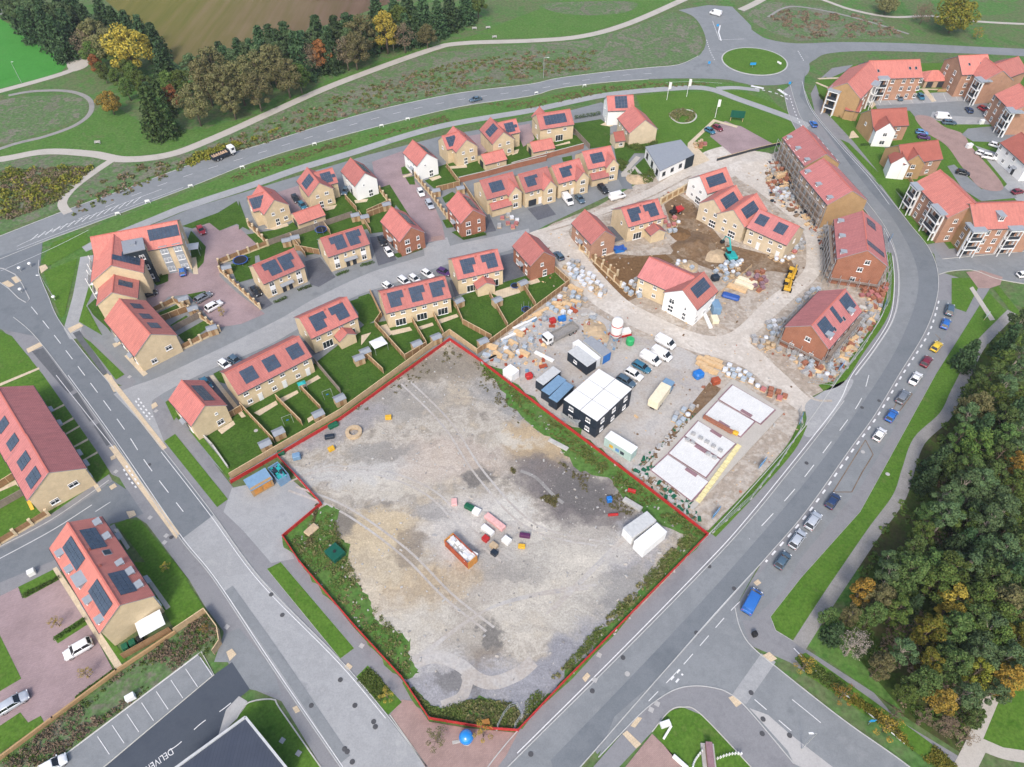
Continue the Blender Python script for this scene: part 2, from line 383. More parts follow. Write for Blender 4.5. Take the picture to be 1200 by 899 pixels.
# terrain: one sheet to the horizon
tb = MB(); tb.face([(-3000, -500, 0), (3000, -500, 0), (3000, 5000, 0), (-3000, 5000, 0)]); tag(tb.build('ground', M['rough_grass']), kind='structure')
t_ = NT('ploughed_field'); _b = t_.noise(.02, 6, .6); _l = t_.noise(.35, 4, .6)
_mp = t_.n('ShaderNodeMapping'); _mp.inputs['Rotation'].default_value = (0, 0, R(25)); _mp.inputs['Scale'].default_value = (1, .06, 1); t_.l(t_.tc.outputs['Object'], _mp.inputs[0])
_st = t_.noise(.25, 5, .6, vec=_mp.outputs[0]); _gx = t_.n('ShaderNodeSeparateXYZ'); t_.l(t_.tc.outputs['Object'], _gx.inputs[0])
_gm = t_.math('ADD', t_.math('MULTIPLY', t_.math('ADD', _gx.outputs[0], 150), 1 / 90.0), t_.math('MULTIPLY', _st, 1.2))
_cb = t_.ramp(t_.math('ADD', t_.math('MULTIPLY', _b, .5), t_.math('MULTIPLY', _st, .5)), [(.36, (.10,.064,.042)), (.5, (.14,.092,.062)), (.64, (.18,.125,.088))])
_cg = t_.ramp(_st, [(.35, (.12,.12,.03)), (.65, (.17,.15,.045))])
M['plough'] = t_.done(t_.mix(t_.math('SUBTRACT', _gm, .55, True), _cg, _cb), .95, .1)
surf('field', 'plough', [(100,-20),(160,32),(195,66),(225,88),(265,80),(310,60),(380,30),(470,0),(640,-150),(0,-150)], 1)
surf('field', 'green_field', [(0,22),(42,47),(72,66),(80,75),(72,84),(48,92),(0,104),(-200,150),(-300,-40),(-60,-12)], 1)
surf('ground_rough', 'scrub_ground', [(0,190),(53,181),(107,184),(150,191),(200,185),(253,164),(320,135),(393,103),(500,63),(600,53),(680,48),(735,34),(788,14),(815,22),(824,50),(818,68),(800,74),(760,78),(707,83),(653,90),(600,98),(540,107),(460,122),(380,143),(300,168),(230,187),(152,216),(82,241),(0,272),(-80,300),(-80,200)], 1)
surf('ground_rough', 'scrub_ground', [(880,0),(1020,12),(1060,45),(990,46),(935,48),(905,38),(880,26),(868,12)], 1)
surf('ground_rough', 'scrub_ground', [(0,118),(60,112),(96,112),(102,130),(85,142),(40,158),(0,168),(-60,150)], 1, sm=True)
surf('grass', 'verge', [(0,174),(53,158),(92,148),(112,130),(125,118),(160,140),(185,158),(240,150),(300,135),(390,92),(480,60),(560,40),(620,44),(540,48),(393,97),(320,129),(253,158),(200,178),(150,184),(107,177),(53,174),(0,184)], 2)
surf('grass', 'verge', [(560,38),(660,0),(690,-10),(800,-5),(790,4),(733,26),(680,41),(620,46)], 1)
surf('ground_rough', 'scrub_ground', [(640,4),(740,2),(735,14),(690,18),(650,14)], 2, sm=True)
surf('grass', 'verge', [(60,300),(104,268),(221,224),(300,192),(380,168),(460,147),(540,128),(620,116),(707,99),(760,95),(820,94),(870,98),(900,110),(925,140),(935,170),(880,180),(770,110),(700,110),(620,135),(520,152),(330,206),(225,238),(108,290),(92,330),(60,330)], 1)
surf('grass', 'turf', [(745,112),(790,108),(830,108),(870,122),(925,142),(938,160),(905,170),(870,178),(835,200),(812,180),(770,196),(740,170),(755,135)], 2)
surf('grass', 'turf', [(835,106),(868,107),(905,120),(930,136),(915,134),(868,115)], 3)
# ------------------------------------------------------------------ estate base and site base
surf('estate_ground', 'asphalt', [(90,376),(108,300),(130,284),(225,244),(330,212),(430,182),(520,159),(620,142),(705,120),(760,150),(765,205),(640,264),(615,278),(648,330),(648,340),(560,420),(527,396),(300,550),(272,564),(190,482),(150,455),(112,415)], 2)
surf('site_ground', 'site_dirt', [(618,280),(648,262),(700,242),(765,205),(830,210),(880,190),(925,172),(958,186),(985,230),(1010,246),(1026,275),(1036,300),(1040,330),(1032,372),(1004,414),(978,452),(940,470),(941,500),(880,572),(830,626),(702,530),(560,421),(610,372),(650,338)], 2)
surf('yard_ground', 'yard', [(566,418),(606,382),(650,352),(690,362),(740,392),(800,408),(850,436),(838,452),(748,546),(735,552),(640,482)], 3)
surf('soil', 'mud', [(700,296),(690,318),(735,354),(760,342),(800,304),(850,322),(905,318),(935,322),(925,300),(905,300),(850,286),(830,262),(812,238),(795,228),(778,240),(786,262),(800,280),(786,298),(750,300)], 3)
surf('soil', 'mud_brown', [(690,316),(735,352),(752,338),(768,318),(790,306),(780,298),(740,302),(712,304)], 4)
surf('soil', 'site_dirt', [(830,585),(838,610),(880,570),(936,500),(936,488),(920,482),(880,530),(845,570)], 3)
surf('haul_road', 'haul', [(632,288),(616,276),(655,262),(700,247),(760,222),(805,196),(835,196),(832,212),(792,222),(760,236),(705,254),(668,268),(678,290),(728,346),(760,366),(800,385),(835,394),(862,386),(900,350),(938,322),(945,300),(940,270),(915,246),(885,222),(862,206),(868,186),(885,180),(905,190),(905,215),(935,242),(962,268),(968,292),(960,322),(930,350),(900,378),(885,396),(905,425),(945,460),(958,470),(944,482),(925,474),(870,430),(812,412),(752,388),(695,356),(655,312)], 4, sm=True)
surf('haul_road', 'haul', [(826,178),(870,168),(882,176),(872,200),(840,212),(815,196)], 4, sm=True)
# ------------------------------------------------------------------ main roads
R1u = [(-80,308),(0,277),(82,245),(152,220),(230,191),(300,171.5),(380,146.5),(460,125),(540,109),(620,99),(653,92),(707,85),(760,79.5),(795,76),(818,66),(827,52),(824,36),(813,20),(795,12)]
R1l = [(813,92),(760,93),(707,97),(653,104),(620,113),(540,125),(460,144),(380,165),(300,189),(221,220),(104,264),(50,284),(0,304),(-80,336)]
surf('road', 'asphalt', smooth(R1u) + [(830,6),(858,8),(866,16),(880,30),(884,60)] + smooth([(883,101),(856,94)] + R1l), 3)
rc = G(884, 72); rr = 20.5
tag(poly_obj('roundabout_road', [(rc.x + rr * math.cos(a * math.pi / 32), rc.y + rr * math.sin(a * math.pi / 32)) for a in range(64)], 'asphalt', zl(4)), kind='structure')
R5u = [(872,28),(885,38),(900,46),(933,51),(987,49.5),(1067,51),(1147,55),(1260,60)]
R5l = [(1260,72),(1200,66),(1093,61.5),(1013,60),(970,63),(955,70),(946,78),(940,100)]
surf('road', 'asphalt', smooth(R5u) + smooth(R5l) + [(884,80)], 3)
# curving main road on the right
R6l = [(926,100),(931,118),(940,141),(962,173),(996,213),(1018,240),(1038,268),(1050,298),(1054,335),(1048,372),(1029,405),(1003,440),(989,470),(960,509),(920,559),(880,608),(829,664),(720,775),(611,883),(570,925)]
R6r = [(944,82),(943,107),(955,133),(987,171),(1024,211),(1048,240),(1066,263),(1089,292),(1099,321),(1097,353),(1083,391),(1053,440),(1024,488),(995,528),(944,600),(893,659),(780,785),(680,899),(655,925)]
F6l = [(918,106),(927,141),(948,173),(983,213),(1008,240),(1024,262),(1037,289),(1041,327),(1034,369),(1005,412),(977,452),(940,504),(880,573),(829,628),(730,728),(607,856),(560,915)]
surf('pavement', 'footway', smooth(F6l) + smooth(R6l)[::-1], 3)
surf('road', 'asphalt', smooth(R6l) + smooth(R6r)[::-1], 4)
R6c = [((a[0] + b[0]) / 2, (a[1] + b[1]) / 2) for a, b in zip(smooth([R6l[1], R6l[4], R6l[6], R6l[8], R6l[10], R6l[12], R6l[14], R6l[16], R6l[18]]), smooth([R6r[1], R6r[4], R6r[6], R6r[8], R6r[10], R6r[12], R6r[14], R6r[16], R6r[17]]))]
surf('road', 'asphalt_new', R6c + [(655,925)] + smooth(R6r)[::-1], 5)
surf('haul_road', 'asphalt_pale', [(944,474),(960,462),(985,448),(1000,446),(990,466),(972,492),(950,512),(940,506),(945,492)], 6, sm=True)
# lay-by, cycle track and footpath right of it
surf('pavement', 'footway', [(1100,318),(1160,338),(1085,460),(1008,600),(939,677),(903,723),(909,739),(937,756),(1024,812),(1051,843),(1131,891),(1150,905),(1110,905),(1024,843),(947,790),(925,776),(880,757),(867,736),(862,712),(893,659),(944,600),(1024,488),(1053,440),(1083,391),(1097,353),(1100,330)], 3)
surf('layby', 'asphalt', [(1100,352),(1128,352),(1085,440),(1062,478),(1010,568),(938,655),(920,690),(880,728),(868,726),(866,706),(898,662),(948,604),(1026,492),(1057,440),(1086,391)], 4)
for a in ([(1057,455),(1065,460),(1061,474),(1036,514),(1016,546),(1008,544),(1030,510),(1050,478)],):
    pass
# left main road
R7l = [(-60,330),(-20,346),(0,358),(16,372),(40,393),(77,440),(133,517),(208,627),(251,680),(320,784),(399,899),(420,930)]
R7r = [(50,290),(46,305),(46,321),(57,348),(69,375),(101,417),(133,455),(192,528),(248,600),(307,680),(399,774),(455,840),(500,899),(520,925)]
surf('pavement', 'footway', [(133,453),(172,450),(200,478),(272,570),(332,632),(415,736),(471,797),(503,846),(530,925),(455,842),(399,776),(307,682),(248,602),(192,530)], 3)
surf('pavement', 'footway', [(-60,378),(0,384),(34,418),(72,475),(115,531),(131,556),(140,560),(158,590),(160,606),(172,614),(222,680),(241,712),(262,740),(262,770),(290,805),(330,822),(377,899),(400,935),(420,935),(399,899),(320,784),(251,680),(208,627),(133,517),(77,440),(40,393),(16,372),(0,358),(-60,330)], 3)
surf('road', 'asphalt_new', smooth(R7l) + smooth(R7r)[::-1], 4)
surf('road', 'asphalt_pale', [(213,632),(250,604),(300,670),(399,775),(455,842),(520,925),(420,930),(399,899),(320,784),(251,680)], 5)
surf('road', 'asphalt_new', [(-80,330),(-80,380),(0,386),(40,394),(77,440),(100,430),(69,375),(57,348),(46,321),(50,284),(0,300)], 5)
# estate road
surf('road', 'asphalt_pale', smooth([(133,462),(158,452),(200,436),(320,378),(367,351),(433,320),(497,300),(529,288),(575,278),(620,268)]) + smooth([(622,286),(580,298),(527,309),(465,331),(407,352),(320,402),(250,432),(190,462),(178,478),(192,520),(165,495)]), 4)
surf('road', 'asphalt_pale', [(496,288),(524,278),(530,296),(498,302)], 5)
# side road on the left and site entrance
surf('road', 'asphalt_new', [(-60,668),(0,641),(61,609),(130,562),(150,575),(168,602),(160,606),(130,614),(120,628),(61,664),(0,688),(-60,716)], 4)
surf('pavement', 'footway', [(-60,652),(0,634),(61,602),(128,556),(132,564),(61,612),(0,643),(-60,671)], 5)
surf('pavement', 'footway', [(0,683),(61,658),(120,622),(134,614),(138,622),(62,676),(0,700)], 5)
surf('pavement', 'asphalt_pale', [(272,572),(300,566),(330,552),(377,592),(332,630),(345,655),(318,660),(285,622),(262,600)], 4)
surf('plaza', 'paver_red', [(457,838),(471,820),(484,822),(503,846),(545,853),(607,859),(593,886),(575,910),(506,910)], 5, rot=.7)
# dark car park
surf('car_park', 'asphalt_dark', [(115,905),(251,791),(272,776),(293,808),(283,816),(265,838),(256,862),(208,905)], 5)
surf('car_park', 'asphalt', [(40,912),(232,767),(251,791),(108,912)], 5)
surf('pavement', 'concrete', [(256,862),(265,832),(280,816),(290,822),(286,834),(262,858)], 6)
surf('road', 'asphalt', [(251,776),(272,776),(293,808),(330,815),(320,784),(280,736),(262,744)], 5)
# lower right road
surf('road', 'asphalt', smooth([(861,712),(867,736),(880,757),(912,784),(987,843),(1051,888),(1090,918)]) + [(940,915),(925,888)] + smooth([(875,830),(853,812),(835,806),(813,804),(792,808),(771,820),(747,840),(701,888)]) + [(720,840),(800,770)], 5)
surf('pavement', 'footway', smooth([(690,905),(747,840),(771,820),(792,808),(813,804),(835,806),(853,812),(875,830),(930,895),(940,910)]) + [(830,910),(880,905),(822,838),(800,829),(785,832),(764,858),(720,905)], 6)
surf('pavement', 'concrete', [(878,830),(900,838),(925,860),(990,910),(970,915),(930,895),(923,880)], 6)
surf('plaza', 'paver_red', [(728,905),(764,860),(803,898),(810,910)], 7, rot=.7)
surf('road_crossing', 'asphalt_pale', [(858,814),(892,766),(909,776),(874,826)], 7)
# right estate
surf('road', 'asphalt', [(1092,286),(1104,304),(1200,295),(1270,290),(1270,338),(1200,333),(1168,327),(1140,317),(1115,318),(1100,322)], 6)
surf('pavement', 'footway', [(1030,216),(1048,222),(1100,276),(1112,292),(1200,283),(1270,278),(1270,292),(1200,297),(1104,306),(1085,290),(1050,243)], 3)
surf('pavement', 'footway', [(948,150),(955,133),(950,110),(958,95),(975,80),(1000,76),(990,84),(968,94),(962,110),(968,132),(1000,166),(1034,208),(1030,214)], 4)
surf('estate_ground', 'turf', [(965,92),(1000,76),(1270,70),(1270,285),(1115,292),(1055,232),(1000,172),(962,135),(956,110)], 2)
surf('car_park', 'asphalt', [(1021,117),(1093,109),(1136,107),(1172,132),(1185,140),(1115,136),(1093,131),(1090,138),(1072,137),(1066,130),(1028,128)], 6)
surf('car_park', 'asphalt_pale', [(1021,117),(1093,109),(1136,107),(1150,117),(1092,121),(1024,124)], 7)
surf('road', 'paver_red', smooth([(1072,137),(1090,137),(1107,149),(1128,157),(1139,173),(1176,219),(1150,221),(1128,197),(1109,171),(1085,155)], True), 6, rot=.5)
surf('road', 'asphalt', [(1127,158),(1134,151),(1165,148),(1200,152),(1270,150),(1270,170),(1200,168),(1140,166)], 6)
surf('car_park', 'asphalt_pale', [(1134,168),(1142,170),(1180,216),(1176,220),(1196,240),(1250,240),(1250,225),(1200,200),(1170,180)], 5)
surf('car_park', 'asphalt', [(1110,195),(1118,193),(1150,222),(1176,219),(1192,232),(1150,236),(1128,222)], 5)
surf('car_park', 'asphalt_pale', [(1086,128),(1120,130),(1150,132),(1185,140),(1182,146),(1120,146),(1092,140)], 5)
# footpaths
strip('path', 'footpath_pale', [(-60,192),(0,187),(53,178),(107,180.5),(147,187),(200,181),(253,161),(320,131),(393,99),(500,60),(540,51),(620,48),(680,43),(733,29),(800,0),(840,-20)], 3.6, 4)
strip('path', 'footpath_pale', [(131,188),(110,202),(85,221),(73,238),(80,250)], 2.6, 4)
strip('path', 'track_grey', [(-30,-6),(0,12),(44,38),(85,68),(96,74)], 4, 4)
strip('path', 'footpath_pale', [(100,74),(80,84),(48,94),(0,107),(-50,120)], 3.2, 4)
surf('path', 'footpath_pale', [(78,74),(84,66),(102,70),(102,78),(84,84)], 4, sm=True)
strip('path', 'track_grey', [(-10,178),(20,168),(53,160),(88,147),(106,132),(104,116),(80,107),(40,107),(10,112)], 1.7, 3)
strip('path', 'footpath_pale', [(940,-10),(965,0),(1000,12),(1045,20),(1093,19),(1147,25.5),(1240,30)], 2, 3)
strip('path', 'track_grey', [(900,20),(925,8),(968,13),(1020,26),(1065,40)], 1.2, 3)
strip('path', 'footpath_pale', [(868,12),(885,4),(905,-8)], 3.5, 4)
strip('path', 'asphalt_pale', [(98,292),(187,255),(220,242),(296,217),(350,198),(407,181),(513,149),(620,130),(707,112),(787,104),(829,104),(867,117),(920,136),(948,148)], 3.4, 4)
strip('path', 'asphalt_pale', [(840,104),(862,103),(890,106)], 2.6, 4)
strip('path', 'track_grey', [(1186,366),(1172,380),(1147,407),(1131,440),(1120,462),(1107,488),(1077,517),(1064,552),(1053,584),(1024,624),(990,674),(968,707),(936,757)], 2.3, 6)
strip('path', 'footpath_pale', [(1172,806),(1158,838),(1147,867),(1128,905)], 2.8, 6)
strip('path', 'footpath_pale', [(1146,869),(1175,880),(1215,886)], 2.5, 6)
strip('path', 'asphalt_pale', [(82,398),(96,345),(104,300)], 4.2, 4, sm=False)
surf('pavement', 'footway', [(79,380),(92,374),(100,392),(120,405),(138,424),(160,448),(150,455),(133,448),(104,412)], 3)
# ------------------------------------------------------------------ grass in the estate
def lawn(T, *polys, mat='lawn', lv=7):
    for p in polys: surf('lawn', mat, p, lv, T)
lawn(Tf, [(0,350),(75,325),(150,490),(50,555),(0,510)], [(20,690),(120,615),(325,800),(190,890),(130,880)], [(225,630),(375,565),(470,690),(345,765)], [(440,582),(545,550),(600,625),(490,692)], [(570,550),(700,490),(870,650),(835,735),(650,612)], [(722,430),(910,375),(1045,572),(940,640)], [(968,380),(1150,322),(1199,385),(1199,480),(1062,560)])
lawn(Td, [(780,680),(925,630),(1000,790),(900,845)], [(165,230),(350,140),(415,190),(230,258)], [(140,345),(330,285),(420,320),(150,395)], [(410,290),(540,210),(570,340),(470,358)], [(600,85),(780,20),(800,60),(620,108)], [(625,180),(830,110),(860,150),(640,200)], [(0,400),(100,420),(100,520),(0,548)], [(880,130),(1020,70),(1030,190),(920,205)])
lawn(Ta, [(800,700),(975,650),(1010,740),(850,788)], [(600,770),(780,715),(795,775),(620,832)], [(1000,600),(1060,580),(1199,800),(1150,780)], [(0,690),(60,850),(0,899)])
lawn(Tp, [(345,200),(520,130),(605,212),(420,358)])
lawn(Tk, [(255,670),(510,520),(655,690),(640,760),(430,892)], [(628,520),(740,450),(895,580),(800,628),(740,600),(720,640)], [(788,435),(900,360),(1055,490),(935,578)], [(928,330),(1055,250),(1195,380),(1160,430),(1080,498)], [(300,230),(350,205),(385,300),(345,290)], [(0,420),(60,400),(110,500),(60,560),(0,490)])
lawn(Q(300,220), [(280,770),(420,740),(545,830),(400,899)], [(455,690),(500,640),(645,770),(570,822)], [(205,830),(290,830),(370,899),(215,899)])
lawn(Tb, [(345,612),(440,575),(540,560),(590,650),(440,690)], [(525,530),(690,495),(760,545),(580,590)], [(920,440),(1020,390),(1095,460),(960,505)], [(180,520),(210,510),(245,560),(190,570)], [(210,590),(270,580),(280,640),(240,640)], [(470,730),(540,690),(590,720),(490,770)])
lawn(Tc, [(295,490),(440,450),(475,485),(290,538)], [(430,330),(625,300),(690,350),(690,450),(720,480),(545,508),(430,392)], [(720,480),(860,470),(1020,440),(950,490),(940,540),(860,540),(780,640),(745,640),(720,520)], [(0,540),(50,510),(135,580),(0,622)], [(350,570),(420,555),(425,585),(360,600)], [(790,700),(930,570),(1040,640),(1000,700),(860,690)])
lawn(Tj, [(565,225),(700,165),(738,195),(610,268)], [(655,310),(770,240),(805,270),(690,325)], [(712,380),(905,270),(948,305),(900,345),(768,438)])
lawn(Te, [(415,555),(460,540),(500,590),(640,550),(660,575),(500,610)], [(350,470),(400,460),(430,520),(380,525)], [(0,710),(205,650),(215,675),(40,735)])
lawn(Q(0,220), [(440,470),(385,520),(410,560),(470,615),(490,640)], [(800,170),(960,110),(1040,60),(1100,190),(1040,160),(965,190),(920,155),(845,180)], [(1010,340),(1120,300),(1125,390),(1040,412)], [(840,190),(905,260),(895,330),(850,380),(830,310),(820,240)], [(660,400),(740,370),(740,412),(690,432)], [(825,470),(900,455),(930,480),(860,505)])
lawn(Q(0,220), [(192,372),(340,312),(285,560),(268,575)], [(347,590),(400,400),(425,420),(380,520),(450,650)], [(362,655),(400,680),(548,822),(510,845)], [(180,330),(235,240),(380,190),(390,245),(215,345)], mat='turf')
lawn(Q(0,440), [(722,290),(770,258),(1002,545),(955,580)], [(727,118),(755,100),(790,160),(765,200)], [(830,240),(860,235),(1025,430),(1005,455)], [(510,655),(560,632),(620,640),(830,900),(700,900)], mat='turf')
lawn(Q(0,659), [(560,0),(770,0),(905,212),(770,300),(700,180)], [(80,110),(240,30),(265,75),(110,160)], [(235,330),(370,238),(385,275),(255,358)], [(330,590),(495,470),(510,490),(345,606)], [(-60,330),(0,320),(95,512),(0,568),(-60,580)], [(-60,700),(0,720),(90,660),(125,705),(180,675),(195,705),(0,840),(-60,850)], [(445,300),(470,310),(560,430),(520,455)], mat='turf')
surf('ground_rough', 'scrub_ground', [(-60,910),(0,890),(540,478),(780,310),(905,218),(968,300),(960,375),(935,412),(870,402),(200,899),(150,940),(-60,940)], 4, Q(0,659))
lawn(P1, [(277,843),(291,824),(320,820),(329,832),(380,905),(332,905),(290,842)], [(765,858),(784,834),(800,829),(822,838),(888,908),(806,908)], [(313,667),(329,659),(415,760),(399,772)], [(417,794),(431,780),(471,823),(455,838)], mat='turf')
lawn(P1, [(1158,342),(1182,368),(1147,407),(1120,460),(1107,488),(1077,517),(1064,552),(1053,584),(1024,624),(990,674),(968,707),(937,755),(909,738),(903,723),(939,677),(1008,600),(1096,440)], [(1115,326),(1138,326),(1146,338),(1132,366),(1115,360)], [(1033,218),(1045,218),(1096,285),(1085,287)], [(984,163),(995,168),(1045,218),(1033,218)], [(931,771),(944,765),(1024,822),(1100,878),(1130,905),(1104,905),(1024,845),(947,792)], [(1170,335),(1200,372),(1190,372),(1164,338)], [(955,96),(968,90),(972,96),(962,118)], mat='turf', lv=5)
lawn(P1, [(0,388),(14,394),(51,440),(115,531),(128,552),(127,568),(61,604),(0,636),(-60,650),(-60,380)], mat='turf', lv=4)
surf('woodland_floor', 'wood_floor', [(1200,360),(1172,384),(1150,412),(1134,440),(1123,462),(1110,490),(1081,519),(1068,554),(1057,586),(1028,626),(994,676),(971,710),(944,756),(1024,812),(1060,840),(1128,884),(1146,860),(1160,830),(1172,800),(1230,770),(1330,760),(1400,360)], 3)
surf('grass', 'turf', [(1176,808),(1230,780),(1300,790),(1300,890),(1215,882),(1175,876),(1152,866)], 6)
surf('grass', 'verge', [(944,756),(971,710),(994,676),(1012,662),(1000,700),(985,735),(1000,765),(1030,800),(1060,836),(1024,812)], 5)
# ------------------------------------------------------------------ paved courts, drives, patios
surf('court', 'paver_pink', [(845,185),(920,155),(965,190),(1040,165),(1145,265),(970,340),(965,390),(1040,460),(1165,555),(1060,600),(960,615),(890,540),(830,470),(740,480),(680,545),(640,490),(690,430),(740,410),(740,370),(780,350),(850,380),(895,330),(905,260),(870,215)], 6, Q(0,220), rot=.5)
surf('court', 'paver_pink', [(-60,180),(0,150),(80,110),(100,160),(265,75),(375,240),(495,470),(335,605),(195,708),(120,705),(0,720),(-60,740)], 5, Q(0,659), rot=.55)
surf('court', 'paver_pink', [(436,190),(472,177),(480,195),(484,210),(505,232),(518,262),(522,281),(497,285),(478,260),(455,225),(440,214)], 5, rot=.3)
surf('court', 'paver_pink', [(250,640),(425,585),(440,650),(490,720),(380,790),(350,720)], 6, Ta)
surf('court', 'paver_pink', [(640,300),(760,280),(800,400),(720,440),(650,340)], 6, Tb)
surf('court', 'paver_pink', [(45,345),(125,330),(160,440),(80,495),(45,420)], 6, Tc)
surf('court', 'paver_pink', [(838,148),(850,142),(862,147),(868,148),(908,170),(860,183),(832,160)], 5, rot=.4)
surf('path', 'slab', [(806,168),(836,140),(865,148),(863,150),(838,143),(812,168),(832,188),(812,196),(805,180)], 6)
surf('road_hump', 'paver_red', [(505,278),(519,276),(520,281),(506,283)], 7)
surf('plaza', 'paver_red', [(1132,319),(1150,317),(1175,325),(1172,334),(1160,338),(1146,338)], 7)
for T, ps in ((Td, [[(465,400),(570,370),(680,510),(560,580),(500,560)], [(920,230),(1030,220),(1110,390),(980,430)], [(60,580),(110,570),(240,700),(170,740)]]), (Tk, [[(190,260),(270,250),(490,480),(400,530),(350,440)], [(930,0),(960,0),(1050,80),(1000,100)]]),
              (Tf, [[(1000,60),(1090,40),(1165,200),(1030,245)], [(640,230),(680,230),(725,330),(680,350)]]), (Te, [[(630,430),(680,430),(730,545),(650,560)], [(950,390),(1090,355),(1150,430),(1020,470)]]), (Tg, [[(430,510),(480,520),(550,605),(460,630)]])):
    for p in ps: surf('driveway', 'paver_drive', p, 7, T, rot=.6)
surf('driveway', 'asphalt_new', [(690,600),(760,570),(850,790),(780,790)], 5, Tc)
for T, ps in ((Tk, [[(585,505),(740,420),(755,445),(625,525)], [(745,415),(890,345),(900,365),(790,430)], [(910,310),(1035,240),(1055,260),(930,330)], [(330,625),(440,560),(455,585),(360,655)], [(960,545),(1010,515),(1020,540),(970,575)], [(1150,420),(1199,385),(1199,440)]]),
              (Tf, [[(220,590),(360,560),(380,585),(240,620)], [(420,560),(520,530),(530,550),(440,580)], [(560,510),(690,470),(705,490),(570,540)], [(930,320),(1075,275),(1140,310),(1000,355)], [(20,620),(90,600),(60,640),(20,690)], [(130,560),(190,640),(240,610),(200,540)]]),
              (Tb, [[(375,595),(450,575),(465,590),(400,615)], [(490,515),(640,500),(645,520),(520,530)], [(920,430),(990,395),(1010,400),(930,440)]]), (Ta, [[(810,690),(910,680),(900,700),(820,712)], [(180,890),(340,850),(350,870),(250,899)], [(590,740),(690,720),(670,750),(610,765)]]),
              (Tc, [[(300,485),(405,455),(410,470),(310,490)], [(620,340),(660,320),(710,345),(690,352)], [(0,525),(50,510),(40,540),(0,555)]]), (Tp, [[(330,185),(420,160),(440,185),(370,205)], [(140,280),(290,225),(300,260),(170,300)]]),
              (Tj, [[(680,400),(720,385),(760,450),(730,460)], [(700,160),(740,150),(770,190),(730,195)], [(250,440),(310,420),(320,435),(265,465)]]), (Tg, [[(395,690),(470,670),(480,705),(420,725)]]),
              (Ti, [[(805,375),(840,370),(855,490),(820,490)]]), (Q(880,0), [[(500,435),(520,430),(550,460),(530,480)], [(750,395),(770,390),(815,445),(795,450)], [(290,345),(400,340),(400,347),(300,350)], [(282,365),(290,362),(375,398),(370,404)], [(440,580),(450,575),(475,605),(430,610)], [(580,745),(600,742),(640,780),(610,770)], [(545,408),(750,390),(960,395),(960,400),(750,396),(550,415)]])):
    for p in ps: surf('patio', 'slab', p, 8, T)
for p in ([(0,118),(275,5),(280,18),(0,138)], [(330,325),(450,262),(455,275),(340,330)], [(390,430),(515,355),(520,370),(400,437)], [(425,490),(560,412),(562,425),(430,500)], [(480,580),(620,503),(622,518),(490,588)], [(550,675),(685,595),(688,610),(560,680)], [(570,710),(600,690),(715,870),(690,885)], [(260,255),(300,245),(345,320),(325,325)], [(0,860),(110,795),(180,850),(165,870),(115,830),(0,880)]):
    surf('path', 'slab', p, 8, Tl, rot=.6)
surf('path', 'slab', [(232,30),(250,20),(540,455),(515,480)], 8, Q(0,659), rot=.55)
for T, p in ((Tm, [(560,180),(590,180),(675,310),(655,330)]), (Tm, [(790,540),(810,520),(960,730),(930,750)])): surf('path', 'footpath_pale', p, 8, T)
for T, p in ((Tj, [(250,440),(310,422),(320,436),(268,466)]), (Tj, [(335,525),(370,510),(500,650),(470,670)]), (Tk, [(270,245),(300,238),(530,530),(500,540)]), (Te, [(70,160),(130,140),(140,152),(80,172)])): surf('path', 'slab', p, 8, T)
surf('path', 'footpath_pale', [(1136,338),(1140,336),(1166,375),(1160,376)], 6)
strip('path', 'footpath_pale', [(752,207),(744,196),(735,206),(728,206)], 1.6, 8, sm=False)
strip('path', 'footpath_pale', [(748,184),(738,195),(730,205)], 1.6, 8, sm=False)
# tactile paving
for T, ps in ((Q(0,440), [[(455,0),(490,0),(500,20),(735,318),(715,330)], [(480,318),(505,308),(790,695),(775,720)], [(485,360),(505,350),(510,365),(490,375)]]), (Q(0,220), [[(298,620),(350,596),(368,608),(310,640)], [(116,710),(178,680),(190,695),(125,728)], [(172,348),(200,338),(212,355),(182,378)], [(460,825),(475,818),(540,895),(500,899)], [(8,420),(35,408),(65,430),(40,440)], [(50,398),(75,388),(95,410),(70,422)]]), (Q(600,659), [[(308,510),(330,485),(345,500),(322,528)], [(485,755),(505,740),(568,800),(545,820)], [(520,720),(550,680),(572,685),(540,728)], [(950,595),(975,585),(1010,620),(985,638)], [(1100,410),(1130,395),(1165,425),(1135,440)], [(1060,90),(1080,75),(1095,92),(1075,105)]]), (Q(300,659), [[(390,460),(405,442),(425,458),(410,478)], [(160,640),(180,630),(195,655),(175,665)]]), (Q(0,659), [[(995,395),(1020,380),(1040,405),(1010,435)]]), (Q(0,440), [[(555,600),(590,595),(600,615),(570,630)], [(480,490),(505,475),(515,490),(490,505)], [(665,130),(685,118),(695,135),(670,150)]])):
    for p in ps: surf('tactile_paving', 'paver_buff', p, 9, T, rot=.6)
# parking bays beside the left road
for p in ([(250,0),(275,0),(325,65),(300,80)], [(318,88),(340,75),(415,195),(395,205)], [(412,222),(435,210),(492,300),(470,312)]): surf('parking_bay', 'bay_dark', p, 6, Q(0,440))
surf('parking_bay', 'bay_dark', [(320,640),(350,628),(472,812),(455,825)], 6, Q(0,220))
surf('parking_bay', 'bay_dark', [(140,720),(190,705),(320,880),(290,895)], 6, Q(0,220))
lawn(P1, [(240,508),(274,560),(400,484),(527,391),(559,413),(664,333),(645,314),(620,322),(545,345),(480,372),(428,380),(335,452),(318,460),(262,492)], lv=4)
lawn(P1, [(255,310),(300,300),(380,282),(455,262),(470,225),(425,215),(330,268),(260,280)], [(490,205),(530,215),(560,205),(640,182),(700,165),(640,150),(560,180),(500,200)], lv=4)
surf('road', 'asphalt', [(893,655),(864,708),(880,760),(800,812),(760,822),(700,884),(690,870),(780,780)], 4)
strip('road_channel', 'asphalt', [(268,690),(330,778),(405,890)], 1.6, 8)
